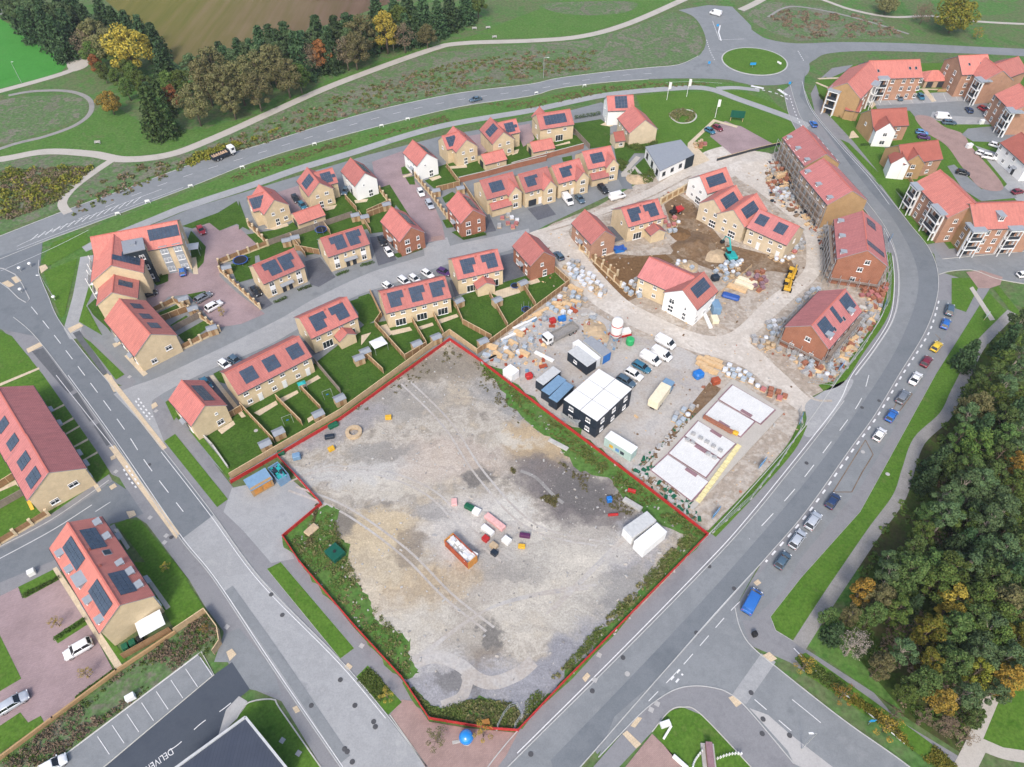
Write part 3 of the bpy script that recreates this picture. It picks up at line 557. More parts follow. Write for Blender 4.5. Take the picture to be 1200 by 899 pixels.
strip('grass', 'turf', [(834,626),(882,576),(925,527),(941,497)], 1.8, 6)
strip('grass', 'turf', [(962,455),(984,446),(1007,412),(1036,369),(1043,330),(1040,296)], 1.9, 6)
strip('soil', 'mud', [(755,556),(770,540),(800,500),(838,452)], 3.0, 4)
for dx in (-4, 3): strip('tyre_rut', 'haul', [(640,292),(690,345+dx),(745,376+dx),(800,396+dx),(862,398+dx),(905,362+dx),(945,318),(952,292),(935,262)], .5, 7)
strip('tyre_rut', 'site_dirt', [(640,272),(700,254),(760,232),(810,206)], .6, 7)
strip('tyre_rut', 'site_dirt', [(880,402),(915,432),(950,466),(975,470)], .6, 7)
# ------------------------------------------------------------------ kerbs
for k in (R1u[:15], R1l[1:], R6l[:12], R6l[12:], R6r[1:], R7l[3:], R7r[1:], F6l): kerb('kerb', 'kerb', k)
kerb('kerb', 'kerb', [(861,712),(867,736),(880,757),(912,784),(987,843),(1051,888),(1090,918)])
kerb('kerb', 'kerb', [(701,888),(747,840),(771,820),(792,808),(813,804),(835,806),(853,812),(875,830),(930,895)])
kerb('kerb', 'edging', [(764,858),(784,834),(800,829),(822,838),(888,908)])
kerb('kerb', 'kerb', [(0,641),(61,609),(128,563)]); kerb('kerb', 'edging', [(115,905),(251,791),(236,764),(232,767),(40,912)], sm=False)
kerb('kerb', 'edging', [(457,838),(471,858),(500,899)], sm=False)
kerb('kerb', 'edging', [(1104,304),(1200,295),(1270,290)]); kerb('kerb', 'edging', [(1100,322),(1115,318),(1140,317),(1168,327),(1200,333)])
for k in ([(1096,440),(1008,600),(939,677),(903,723),(909,739),(937,756)], [(313,667),(329,659),(415,760),(399,772),(313,667)], [(417,794),(431,780),(471,823)]): kerb('edging', 'edging', k, .08, .05, sm=False)
kerb('kerb', 'edging', [(277,843),(291,824),(320,820),(329,832),(380,905)], .2)
kerb('kerb', 'edging', [(785,136),(790,130.5),(800,128.5),(811,130.5),(816,137),(809,143.5),(795,144)], .5, closed=True)
# roundabout island
isl = [(rc.x + 12 * math.cos(a * math.pi / 24), rc.y + 12 * math.sin(a * math.pi / 24)) for a in range(48)]
tag(poly_obj('roundabout_island', isl, 'turf', .19), kind='structure')
b = MB(); b.prism([(rc.x + 12.5 * math.cos(a * math.pi / 24), rc.y + 12.5 * math.sin(a * math.pi / 24)) for a in range(48)], 0, .18); tag(b.build('kerb', M['kerb']), kind='structure')
# traffic islands
surf('traffic_island', 'asphalt_new', [(0,322),(4,316),(20,324),(35,352),(30,354),(22,348)], 8)
kerb('kerb', 'kerb', [(-8,314),(4,315),(18,322),(26,333),(35,351),(31,355),(22,350),(10,338),(-8,326)], .2, sm=False)
# ------------------------------------------------------------------ painted markings
LM = lambda *a, **k: line_marks('road_marking', *a, **k)
LM([(37,360),(69,400),(140,495),(173,545),(215,600)], .15, 4, 3.2, 9)
LM([(300,880),(40,893)], .1) if False else None
LM([(1,318),(60,292),(104,270)], .12); LM([(60,272),(90,258),(150,232),(220,206),(300,181),(380,156),(460,134),(540,117),(620,106),(707,91),(770,86)], .14, 3, 5, 9)
for i in range(15):    # hatching on the top road
    a = (40 + i * 8.6, 279 - i * 3.1); LM([(a[0] - 4, a[1] + 3), (a[0] + 5, a[1] - 4.5)], .22, sm=False)
LM([(20,289),(60,271),(120,248),(190,222)], .12); LM([(20,293),(90,266),(150,244),(215,220)], .12)
LM([(1046,300),(1048,335),(1043,372),(1024,405),(998,440),(984,470),(955,509),(875,608),(824,664),(715,775),(606,883)], .16, lv=8)
LM([(1036,268),(1049,298),(1053,335),(1047,372),(1028,405),(1002,440)], .12, lv=8)
LM([(1018,440),(1008,470),(980,510),(930,575),(878,632)], .14, 4, 4, 9)
LM([(1100,353),(1088,391),(1057,440),(1028,488),(999,528),(948,600),(897,659)], .35, 1.2, 1.5, 9)
LM([(893,659),(840,717),(780,785),(680,899)], .14, lv=9); LM([(888,690),(860,712),(800,780),(760,822)], .12, 2.5, 2, 9)
LM([(930,760),(960,790),(1010,830),(1060,872)], .2, 2.2, 2.2, 9); LM([(884,820),(905,838),(940,868)], .14, 2.2, 2.2, 9)
LM([(928,820),(960,846),(985,868)], .12, 5, 6, 9)
LM([(792,800),(800,790)], .3, .8, .8, 9); LM([(786,797),(798,783)], .3, .8, .8, 9)
LM([(0,655),(61,622),(108,592)], .14, lv=9); LM([(112,600),(140,582)], .12, 3, 3, 9)
LM([(145,550),(152,562),(160,572)], .3, .7, .7, 9); LM([(148,546),(156,558),(163,568)], .3, .7, .7, 9); LM([(159,470),(168,483),(176,492)], .3, .7, .7, 9); LM([(162,467),(171,480),(179,489)], .3, .7, .7, 9)
LM([(80,440),(136,517),(210,625),(254,680),(323,784),(402,899)], .12, lv=8); LM([(66,440),(84,463),(134,526)], .12, lv=9)
LM([(189,530),(245,602),(304,682),(396,776),(452,842)], .12, lv=8)
LM([(258,790),(236,828),(170,884)], .12, 2, 2.2, 9) if False else None
LM([(271,824),(258,834),(236,848),(210,872),(198,880)], .14, 2, 2.2, 9)
for i in range(8): LM([(232 - 17.2 * i - 2 + 5, 767 + 13.2 * i + 4), (232 - 17.2 * i + 17, 767 + 13.2 * i + 25)], .1, sm=False)
LM([(232,768),(70,890)], .1); 
for i in range(9): LM([(1026 + 12.5 * i + (4 if i > 4 else 0), 116 - 1.1 * i), (1031 + 13 * i, 124 - .9 * i)], .1, sm=False)
LM([(828,47),(832,60),(838,72)], .2, 1, 1, 9); LM([(844,30),(842,38),(845,48)], .5, sm=False); LM([(835,25),(843,47),(872,46)], .14, sm=False); LM([(935,60),(942,72)], .3, .8, .8, 9)
LM([(846,98),(812,96),(780,97)], .12); LM([(885,104),(910,110),(925,118)], .5, 1.2, 1.2, 9)
LM([(880,101),(895,104)], 1.2); LM([(912,105),(922,112)], 1.2)
LM([(940,96),(950,128),(982,168),(1018,208),(1042,240)], .12, lv=8)
LM([(925,112),(938,146),(966,180),(998,218),(1014,240)], .3, 1, 1.4, 9)
# worn red-brown build-out outlines beside the parked cars
for q in ([(1057,457),(1069,462),(1054,482),(1046,482),(1057,457)], [(1014,516),(1023,533),(1010,554),(998,577),(976,577),(1014,516)], [(1096,392),(1102,398),(1092,404)]): line_marks('road_marking', q, .15, lv=9, sm=False, mat='mud')
# DELIVERY lettering on the dark car park
cu = bpy.data.curves.new('lettering', 'FONT'); cu.body = 'DELIVERY'; cu.size = 1; cu.extrude = 0
to = bpy.data.objects.new('lettering', cu); COL.objects.link(to); dg = bpy.context.evaluated_depsgraph_get()
me = bpy.data.meshes.new_from_object(to.evaluated_get(dg)); bpy.data.objects.remove(to); me.materials.clear(); me.materials.append(M['white_line'])
a_, b_ = G(201.5, 876.5), G(166, 902.5); d_ = b_ - a_; xs = [v.co.x for v in me.vertices]; L_ = max(xs) - min(xs); k_ = d_.length / L_
lo = link(bpy.data.objects.new('road_marking', me)); lo.location = (a_.x, a_.y, 9 * LV); lo.scale = (k_, k_ * 1.35, 1); lo.rotation_euler = (0, 0, math.atan2(d_.y, d_.x)); tag(lo, kind='structure')
# ------------------------------------------------------------------ the bare plot
PLOT = [(527,398),(560,422),(702,530),(829,628),(720,744),(607,856),(577,855),(545,850),(503,843),(471,795),(415,734),(351,659),(332,630),(377,592),(325,536),(400,490)]
t = NT('plot_gravel'); N1 = t.noise(.05, 8, .65, dist=.8); N2 = t.noise(.22, 9, .68, dist=.5); N3 = t.noise(3.0, 5, .7)
col = t.ramp(t.math('ADD', t.math('MULTIPLY', N1, .5), t.math('MULTIPLY', N2, .5)), [(.36, (.15,.138,.125)), (.42, (.27,.243,.208)), (.48, (.42,.385,.335)), (.53, (.30,.27,.228)), (.58, (.40,.345,.27)), (.63, (.24,.22,.195)), (.7, (.17,.155,.14))])
wob = t.n('ShaderNodeTexNoise'); wob.inputs['Scale'].default_value = .3; wob.inputs['Detail'].default_value = 5; wob.inputs['Roughness'].default_value = .65; t.l(t.tc.outputs['Object'], wob.inputs['Vector'])
wv = t.n('ShaderNodeVectorMath', operation='MULTIPLY_ADD'); t.l(wob.outputs['Color'], wv.inputs[0]); wv.inputs[1].default_value = (9, 9, 0)
t.l(t.tc.outputs['Object'], wv.inputs[2])
def patch(col, px, py, rx, ry, c, k, rot=0):
    p = G(px, py); s_ = n_ = None
    sub = t.n('ShaderNodeMapping', vector_type='TEXTURE'); sub.inputs['Location'].default_value = (p.x + 4.5, p.y + 4.5, 0); sub.inputs['Rotation'].default_value = (0, 0, rot); sub.inputs['Scale'].default_value = (rx, ry, 1)
    t.l(wv.outputs[0], sub.inputs[0]); ln = t.n('ShaderNodeVectorMath', operation='LENGTH'); t.l(sub.outputs[0], ln.inputs[0])
    mr = t.n('ShaderNodeMapRange', interpolation_type='SMOOTHSTEP'); mr.inputs[1].default_value = 1.25; mr.inputs[2].default_value = .6; mr.inputs[3].default_value = 0; mr.inputs[4].default_value = k
    t.l(ln.outputs['Value'], mr.inputs[0]); return t.mix(mr.outputs[0], col, c)
dg_, pu, tn, wh, br, gr = (.13,.125,.12), (.145,.13,.13), (.38,.285,.17), (.48,.45,.395), (.16,.13,.105), (.25,.24,.225)
for a in ((455,470,14,6,gr,.7), (400,500,12,4,(.26,.25,.26),.7,.5), (525,430,16,5,(.25,.22,.18),.8), (560,420,8,4,(.23,.2,.16),.8,-.5), (595,470,10,4,(.24,.24,.24),.75,-.6), (640,525,9,5,tn,.8), (610,510,6,3,wh,.8), (655,565,11,6,pu,.9,-.5), (690,600,9,9,pu,.9,-.7), (680,575,7,5,dg_,.6,-.6),
          (425,620,12,5,(.46,.37,.24),.75), (440,660,9,6,(.46,.385,.27),.7), (385,615,6,4,dg_,.8,.6), (500,690,14,4,tn,.5,.3), (540,770,5,7,br,.9,-.4), (560,740,4,6,br,.85,.5), (590,680,6,3,(.25,.22,.2),.85,.6), (700,720,10,6,gr,.8,.6), (670,770,12,4,(.25,.25,.27),.85,.75), (640,800,10,4,(.24,.24,.26),.85,.75), (510,810,7,8,(.29,.29,.31),.9), (590,810,8,5,(.27,.27,.29),.85),
          (640,690,16,9,wh,.6,.5), (560,620,12,8,(.50,.48,.46),.6), (470,560,14,5,wh,.55,.2), (600,650,9,6,gr,.6), (745,640,8,5,(.30,.30,.32),.8,.6), (520,540,14,6,(.43,.36,.31),.55), (445,530,8,3,gr,.8), (480,745,14,7,wh,.55), (670,640,12,6,wh,.5), (735,690,6,4,(.24,.235,.23),.7,.7), (560,560,4,2,dg_,.8), (510,600,4,2,(.27,.26,.25),.7), (480,640,3,5,br,.6), (630,620,3,2,(.5,.47,.42),.9), (600,595,4,3,(.48,.46,.42),.9), (350,560,8,3,(.40,.39,.37),.8,.3), (420,555,10,3,(.43,.42,.40),.8,.2), (500,430,8,3,(.2,.175,.14),.7), (655,480,5,2,(.4,.38,.35),.8), (540,800,4,2,dg_,.7), (575,745,2,3,dg_,.8), (430,690,4,3,(.48,.42,.33),.8), (620,505,5,3,tn,.8)): col = patch(col, *a)
# tyre tracks worn across the gravel
mpT = t.n('ShaderNodeMapping'); mpT.inputs['Rotation'].default_value = (0, 0, R(35)); mpT.inputs['Scale'].default_value = (.12, 1.3, 1); t.l(wv.outputs[0], mpT.inputs[0])
trk = t.noise(.9, 4, .6, vec=mpT.outputs[0]); col = t.mix(1.0, col, t.ramp(trk, [(.35, (.86,.86,.87)), (.62, (1.1,1.1,1.09))]), 'MULTIPLY')
fin = t.noise(5, 4, .75)
col = t.mix(1.0, col, t.ramp(N3, [(.3, (.78,.78,.78)), (.7, (1.2,1.2,1.2))]), 'MULTIPLY'); col = t.mix(1.0, col, t.ramp(fin, [(.3, (.85,.85,.85)), (.7, (1.14,1.14,1.14))]), 'MULTIPLY')
t.bump(N3, .06, .6); M['plot_gravel'] = t.done(col, .95, .1)
surf('plot_ground', 'plot_gravel', PLOT, 4)
for q in ([(332,632),(350,612),(378,594),(396,600),(392,622),(408,640),(404,668),(424,690),(436,708),(440,728),(462,738),(482,752),(478,772),(492,786),(474,794),(440,762),(415,733),(380,694),(352,658)], [(474,800),(490,810),(505,826),(530,830),(548,822),(572,820),(590,832),(606,838),(612,852),(578,854),(545,848),(504,841)], [(612,852),(632,822),(652,806),(668,782),(690,768),(706,738),(734,712),(752,690),(778,668),(792,640),(806,628),(828,628),(720,742)], [(562,424),(600,446),(640,482),(672,502),(706,528),(760,572),(826,626),(808,630),(770,612),(740,592),(716,566),(680,548),(650,520),(612,490),(585,455)]): rj = random.Random(len(q)); surf('grass', 'verge', [(x + rj.gauss(0, 1.8), y + rj.gauss(0, 1.8)) for x, y in smooth(q, True, 5)], 6)
strip('path', 'yard', [(470,790),(490,775),(515,770),(540,780),(560,796),(580,800),(607,790),(625,775)], 2.2, 5)
strip('path', 'yard', [(518,828),(540,818),(548,800),(546,790)], 1.8, 5)
for q in ([(338,565),(380,552),(440,556),(500,580),(545,625),(590,660)], [(338,575),(400,600),(470,650),(520,700),(570,740)], [(640,720),(680,680),(720,640),(735,625)], [(470,450),(520,500),(560,560),(620,620),(700,640)], [(490,770),(560,720),(620,700),(690,690)]):
    for o_ in (0, 9): strip('tyre_rut', 'yard', [(x + o_, y - o_ * .5) for x, y in q], .42, 5)
strip('road_scar', 'track_grey', [(610,552),(628,560),(648,580),(660,590)], .7, 6)
# ================================================================== HOUSES
_mesh = {}
def cached(key, fn):
    if key not in _mesh: _mesh[key] = fn()
    return _mesh[key]
# windows: local frame in the x (along the wall) / z plane, outward = -y
def win_meshes(w, h, style):
    def fr():
        b = MB(); t = .09; d = .09
        b.box((-w/2 + t/2, -d/2, 0), (t, d, h)); b.box((w/2 - t/2, -d/2, 0), (t, d, h)); b.box((0, -d/2, h/2 - t/2), (w - 2*t, d, t)); b.box((0, -d/2, -h/2 + t/2), (w - 2*t, d, t))
        n = 3 if w > 2 else 2 if w > .8 else 1
        for i in range(1, n): b.box((-w/2 + w*i/n, -d/2, 0), (.07, d*.9, h - 2*t))
        if h > 1.9 and style != 'patio': b.box((0, -d/2, 0), (w - 2*t, d*.8, .3))
        elif style == 'bar': b.box((0, -d/2, h*.18), (w - 2*t, d*.8, .06))
        b.box((0, -.08, -h/2 - .05), (w + .16, .16, .1)); return b.mesh('frame', M['dark_frame'] if style == 'dark' else M['white'])
    def pn(): return MB().box((0, -.02, 0), (w - .1, .04, h - .1)).mesh('pane', M['glass'])
    return cached(('wf', w, h, style), fr), cached(('wp', w, h), pn)
def add_window(root, m, w, h, style='bar', name='window'):
    f, p = win_meshes(w, h, style); o = obj(name, f, root, m); obj('pane', p, o, Matrix.Identity(4)); return o
def add_door(root, m, mat='door_dark', w=1.0, canopy=True):
    def dm(): return MB().box((0, -.04, 1.05), (w, .08, 2.1)).box((0, -.06, 2.13), (w + .2, .12, .08)).mesh('door', M[mat])
    o = obj('door', cached(('door', mat, w), dm), root, m)
    def cm(): return MB().raw([(-.9, 0, 2.75), (.9, 0, 2.75), (.9, -.95, 2.4), (-.9, -.95, 2.4), (-.9, 0, 2.3), (.9, 0, 2.3), (.9, -.95, 2.3), (-.9, -.95, 2.3)], [(0, 3, 2, 1), (4, 5, 6, 7), (3, 7, 6, 2), (0, 4, 7, 3), (1, 2, 6, 5), (0, 1, 5, 4)]).mesh('canopy', M['lead'])
    if canopy: obj('canopy', cached(('canopy',), cm), root, m)
    def hm(): return MB().box((w*.36, -.11, 1.05), (.05, .06, .14)).mesh('handle', M['steel'])
    obj('handle', cached(('dh', w), hm), o, Matrix.Identity(4))
def solar_mesh(rows):
    """rows of (first, last) panel columns; x along the ridge, y down the slope"""
    def f():
        b = MB()
        nx = max(r[1] for r in rows) + 1; ny = len(rows); cw, ch = 1.04, 1.04
        for j, (a, c) in enumerate(rows):
            for i in range(a, c + 1):
                x = (i + .5 - nx / 2) * cw; y = -(j + .5 - ny / 2) * ch
                b.box((x, y, .09), (cw - .03, ch - .03, .05), 1); b.box((x, y, .118), (cw - .09, ch - .09, .012), 0)
        return b.mesh('solar_panel', [M['solar'], M['solar_rim']])
    return cached(('sol', tuple(rows)), f)
PAT = {'R43': [(0,3)]*3, 'R44': [(0,3)]*4, 'Lr': [(0,3),(0,3),(0,2),(0,2)], 'Ll': [(0,3),(0,3),(1,3),(1,3)], 'T5': [(0,3),(0,2),(0,2)], 'Z': [(0,2),(0,3),(0,2)], 'R22': [(0,2)]*3, 'R33': [(0,2)]*3, 'R63': [(0,6)]*3, 'R84': [(0,8)]*4, 'R36': [(0,1)]*6,
       'R53': [(0,5)]*3, 'D2': [(0,1)]*6, 'L2': [(0,1),(0,1),(0,3),(0,3),(0,3),(0,3)], 'R13': [(0,1)]*3, 'S7': [(0,6)]*2, 'R47': [(0,3)]*7, 'R37': [(0,2)]*7}
class Wing:
    """gabled block: ridge from photo points A to B (at ridge height), width w. Local x runs A->B, +y is left of it"""
    def __init__(s, root, a, b, w, eave, ridge, wall='buff', roof='roof_red', gA=None, gB=None, ov=.3, og=.18):
        s.root = root; d = b - a; s.L = math.hypot(d.x, d.y); s.ang = math.atan2(d.y, d.x); s.w, s.e, s.r = w, eave, ridge
        mid = (a + b) / 2; s.m = root.matrix_world.inverted() @ TR(mid.x, mid.y, 0, s.ang); L, W = s.L / 2, w / 2
        B = MB(); mats = [M[wall], M[gA or wall], M[gB or wall]]; zz = -.0
        B.face([(-L, -W, zz), (L, -W, zz), (L, -W, eave), (-L, -W, eave)], 0); B.face([(L, W, zz), (-L, W, zz), (-L, W, eave), (L, W, eave)], 0)
        B.face([(L, -W, zz), (L, W, zz), (L, W, eave), (L, 0, ridge), (L, -W, eave)], 2); B.face([(-L, W, zz), (-L, -W, zz), (-L, -W, eave), (-L, 0, ridge), (-L, W, eave)], 1)
        B.build('wall', mats, root, s.m)
        sl = (ridge - eave) / W; t = .16; lo = .05; R_ = MB(); Lg = L + og
        for sg in (-1, 1):
            y1 = sg * (W + ov); z1 = eave - sl * ov + lo; z0 = ridge + lo
            top = [(-Lg, 0, z0 + t), (-Lg, y1, z1 + t), (Lg, y1, z1 + t), (Lg, 0, z0 + t)]; bot = [(x, y, z - t) for x, y, z in top]
            if sg > 0: top = top[::-1]; bot = bot[::-1]
            R_.face(top, 0); R_.face(bot[::-1], 1)
            for i in range(4):
                if {top[i][1], top[(i + 1) % 4][1]} == {0}: continue
                R_.face([top[(i+1) % 4], top[i], bot[i], bot[(i+1) % 4]], 1)
        n = int(Lg * 2 / .45) + 1
        R_.box((0, 0, ridge + lo + t + .02), (2 * Lg, .3, .1), 2)
        s.roof = R_.build('roof', [M[roof], M['lead'], M['ridge_tile'] if roof != 'roof_old' else M['roof_old']], root, s.m)
        for sg in (-1, 1): MB().box((0, sg * (W + ov + .06), eave - sl * ov + .1), (2 * Lg, .12, .1)).build('gutter', M['dark_frame'], root, s.m)
    def wm(s, side, u, z):
        """matrix on a wall: side 'n' = -y, 'f' = +y, 'A'/'B' = gables; u metres from the wall centre (seen from outside, left to right)"""
        L, W = s.L / 2, s.w / 2
        m = {'n': TR(u, -W, z, 0), 'f': TR(-u, W, z, math.pi), 'B': TR(L, u, z, math.pi / 2), 'A': TR(-L, -u, z, -math.pi / 2)}[side]
        return s.m @ m
    def win(s, side, u, z, w=1.1, h=1.15, style='bar'): return add_window(s.root, s.wm(side, u, z), w, h, style)
    def door(s, side, u, mat='door_dark', canopy=True, w=1.0): add_door(s.root, s.wm(side, u, 0.05), mat, w, canopy)
    def sm(s, side, fx, fv):
        """matrix on a slope: fx 0..1 along A->B, fv 0..1 ridge -> eave"""
        W = s.w / 2; sg = -1 if side == 'n' else 1; a = math.atan2(s.r - s.e, W)
        y = sg * W * fv; z = s.r - (s.r - s.e) * fv + .21
        x = -s.L / 2 + fx * s.L
        if sg < 0: rot = Matrix.Rotation(a, 4, 'X')
        else: rot = Matrix.Rotation(math.pi, 4, 'Z') @ Matrix.Rotation(a, 4, 'X')
        return s.m @ (Matrix.Translation((x, y, z)) @ rot)
    def solar(s, side, fx, fv, pat, k=1.0):
        return obj('solar_panel', solar_mesh(PAT[pat]), s.root, s.sm(side, fx, fv) @ Matrix.Diagonal((k, k, 1, 1)))
    def rooflight(s, side, fx, fv, w=.8, h=1.1):
        def f(): return MB().box((0, 0, .05), (w, h, .1), 0).box((0, 0, .105), (w - .16, h - .16, .02), 1).mesh('rooflight', [M['lead'], M['glass']])
        obj('rooflight', cached(('rl', w, h), f), s.root, s.sm(side, fx, fv))
    def vent(s, side, fx, fv):
        def f(): return MB().box((0, 0, .15), (.35, .35, .3)).mesh('roof_vent', M['roof_old'])
        obj('roof_vent', cached(('vent',), f), s.root, s.sm(side, fx, fv))
    def dormer(s, side, fx, w=1.5, h=1.5, fv=.72, flat=True):
        W = s.w / 2; sg = -1 if side == 'n' else 1; y = sg * W * fv; zb = s.r - (s.r - s.e) * fv; x = -s.L/2 + fx * s.L; dp = (h + .1) * W / (s.r - s.e) + .1
        m = s.m @ TR(x, y, zb, 0 if sg < 0 else math.pi)
        def f():
            b = MB(); b.box((0, dp / 2, h / 2 - .2), (w, dp, h + .4), 1); b.box((0, dp / 2 - .12, h + .06), (w + .3, dp + .3, .12), 0); return b.mesh('dormer', [M['tin'], M['lead']])
        d = obj('dormer', cached(('dorm', w, h, round(dp, 2)), f), s.root, m)
        fr, p = win_meshes(round(w - .3, 2), round(h - .3, 2), 'bar'); o = obj('window', fr, d, TR(0, -.01, h / 2 + .05)); 
        MBp = p; obj('pane', MBp, d, TR(0, -.012, h / 2 + .05))
    def chimney(s, fx, fv=0):
        obj('chimney', cached(('chim',), lambda: MB().box((0, 0, .4), (.6, .6, 1.6)).box((0, 0, 1.22), (.7, .7, .1)).mesh('chimney', M['red_brick'])), s.root, s.m @ TR(-s.L/2 + fx * s.L, 0, s.r))
    # window sets
    def front_semi(s, side='n', tall=True):
        L = s.L
        for sg in (-1, 1):
            if tall: s.win(side, sg * L * .33, 3.9, 1.3, 1.25); s.win(side, sg * L * .33, 1.4, 1.3, 1.5); obj('panel', cached(('pnl',), lambda: MB().box((0, -.03, 0), (1.4, .06, 1.0)).mesh('panel', M['white'])), s.root, s.wm(side, sg * L * .33, 2.72))
            s.door(side, sg * L * .08); s.win(side, sg * L * .1, 4.0, .7, 1.0)
    def rear(s, side='n', n=2, patio=True, z2=4.0):
        seg = s.L / n
        for i in range(n):
            c = (i + .5) * seg - s.L / 2
            for d in (-.24, .24): s.win(side, c + d * seg, z2, 1.15, .95)
            if patio: s.win(side, c + .08 * seg, 1.15, min(2.6, seg * .5), 2.1, 'patio')
            else: s.win(side, c - .2 * seg, 1.5, 1.1, 1.1); s.door(side, c + .22 * seg, 'door_white', False)
    def gab(s, side, spec):
        for u, z, w, h in spec: s.win(side, u, z, w, h)
HOUSES = {}
def house(label, T, A, B, w, eave=5.0, ridge=7.9, wall='buff', roof='roof_red', name='house', cat='house', group='houses on the new estate', **k):
    a, b = G(*T(*A), ridge), G(*T(*B), ridge); mid = (a + b) / 2
    root = empty(name, (mid.x, mid.y, .04), math.atan2(b.y - a.y, b.x - a.x)); bpy.context.view_layer.update()
    tag(root, label, cat, group); return Wing(root, a, b, w, eave, ridge, wall, roof, **k)
def wing(h, T, A, B, w, eave=5.0, ridge=7.9, wall='buff', roof='roof_red', **k):
    return Wing(h.root, G(*T(*A), ridge), G(*T(*B), ridge), w, eave, ridge, wall, roof, **k)
def lwing(h, x0, y0, x1, y1, w, eave, ridge, wall='buff', roof='roof_red', **k):
    """wing placed in the local frame of another wing"""
    mm = h.root.matrix_world @ h.m; a, b = mm @ Vector((x0, y0, 0)), mm @ Vector((x1, y1, 0)); return Wing(h.root, a, b, w, eave, ridge, wall, roof, **k)
def leanto(h, side, u, wid, dep, zt=3.4, zb=2.6, wall='buff', roof='roof_red', hip=True):
    """single storey projection with its own small pitched roof"""
    sg = -1 if side == 'n' else 1; y0 = sg * h.w / 2
    return lwing(h, u, y0 - sg * 1.2, u, y0 + sg * dep, wid, zb, zt + .5, wall, roof, ov=.25)
# ---- detached houses with a cross wing (upper row)
def cross_house(label, T, rA, rB, sA, sB, left, pat, w=7.2, w2=6.2):
    h = house(label, T, rA, rB, w, 5.0, 8.0); s2 = wing(h, T, sA, sB, w2, 5.0, 7.7)
    h.gab('B', [(-1.3, 4.1, .9, .9), (1.5, 4.3, 1.2, .9), (-.6, 1.2, 1.2, 2.1), (1.9, 1.5, 1.2, 1.1)]); s2.gab('n', [(0, 4.1, 1.1, 1.0), (.3, 1.3, 1.0, 2.0)])
    h.gab('n' if not left else 'f', [(1.5, 4.1, 1.1, 1.1), (-1.5, 1.5, 1.1, 1.1)]); s2.gab('A' if not left else 'B', [(0, 4.1, 1.0, 1.0)])
    return h, s2
h, s2 = cross_house('yellow brick gabled house beside the flats court, dark panel on its left wing', Ta, (142,585), (246,688), (62,668), (190,632), False, '')
s2.solar('n', .42, .55, 'T5'); h.vent('f', .4, .4)
h, s2 = cross_house('yellow brick house with a diamond panel, directly left of the left white house', Ta, (480,464), (563,568), (530,500), (655,466), True, '')
h.solar('n', .5, .52, 'R44', .9); s2.solar('n', .62, .55, 'Z')
h, s2 = cross_house('yellow brick gabled house directly right of the right white house', Tb, (547,234), (640,325), (468,302), (590,268), False, '')
s2.solar('n', .40, .55, 'R33'); h.vent('f', .5, .5)
h, s2 = cross_house('yellow brick house with a diamond panel, between two low red garages', Tb, (808,172), (900,272), (860,208), (985,180), True, '')
h.solar('n', .5, .5, 'R44', .9); s2.solar('n', .62, .55, 'Z')
# ---- white rendered houses
def white_house(label, T, A, B):
    h = house(label, T, A, B, 6.8, 5.0, 7.9, 'render_white'); h.gab('B', [(-.9, 4.4, .6, .6), (.9, 1.2, 1.3, 2.1)]); h.gab('n', [(-1.8, 4.1, 1.0, 1.1), (2, 4.1, 1.0, 1.1), (-2.2, 1.4, 1.1, 1.3)]); h.door('n', .8); h.solar('f', .5, .5, 'R53', .9); return h
white_house('white rendered house with a bare pink tiled roof, left of the pink block-paved court', Ta, (785,397), (884,500))
white_house('white rendered house with a bare pink tiled roof, right of the pink block-paved court', Tb, (262,330), (360,422))
# ---- garages of the upper row
for lab, T, A, B in (('low brick garage between two gabled houses left of the left white house', Ta, (382,786), (566,722)), ('low brick garage directly right of the right white house and its gabled neighbour', Tb, (745,432), (893,394)), ('low brick garage in front of the house with one wide panel', Tc, (128,465), (277,436))):
    h = house(lab, T, A, B, 5.6, 2.3, 4.0, 'buff', 'roof_orange', name='garage', cat='garage', group='red roofed garages'); h.gab('n', [(.8, 1.3, .7, .7)])
    obj('garage_door', cached(('gd',), lambda: MB().box((0, -.04, 1.1), (2.4, .08, 2.1)).mesh('garage_door', M['door_dark'])), h.root, h.wm('A', 0, 0.0))
h = house('yellow brick house with one wide dark panel, right end of the top row', Tc, (172,268), (405,232), 8.2, 5.1, 8.0); h.solar('n', .5, .52, 'R63', 1.02); h.rear('n', 1); h.win('n', -2.6, 4.0); h.gab('A', [(0, 4.1, 1, 1), (1.5, 1.4, 1, 1.1)])
lwing(h, -2.8, 0, -2.8, 5.2, 5.0, 5.0, 7.6)
h = house('white gabled house by the round flower bed with a broad brick wing', Tc, (668,140), (850,132), 7.6, 5.2, 8.2, 'render_white'); h.solar('n', .52, .48, 'R44'); h.gab('A', [(1.4, 1.2, 1, 2.0), (-1.2, 4.1, .9, .9)])
g = wing(h, Tc, (850,205), (936,306), 9.4, 4.6, 8.2, 'buff_pale'); g.gab('n', [(-3.2, 3.4, .8, .8), (-.6, 3.4, .8, .8), (2.2, 3.4, .9, .9)])
p = wing(h, Tc, (715,395), (780,385), 4.4, 2.6, 4.4, 'buff_pale', 'roof_old'); p.gab('n', [(.3, 1.4, 1.2, 1.1)])
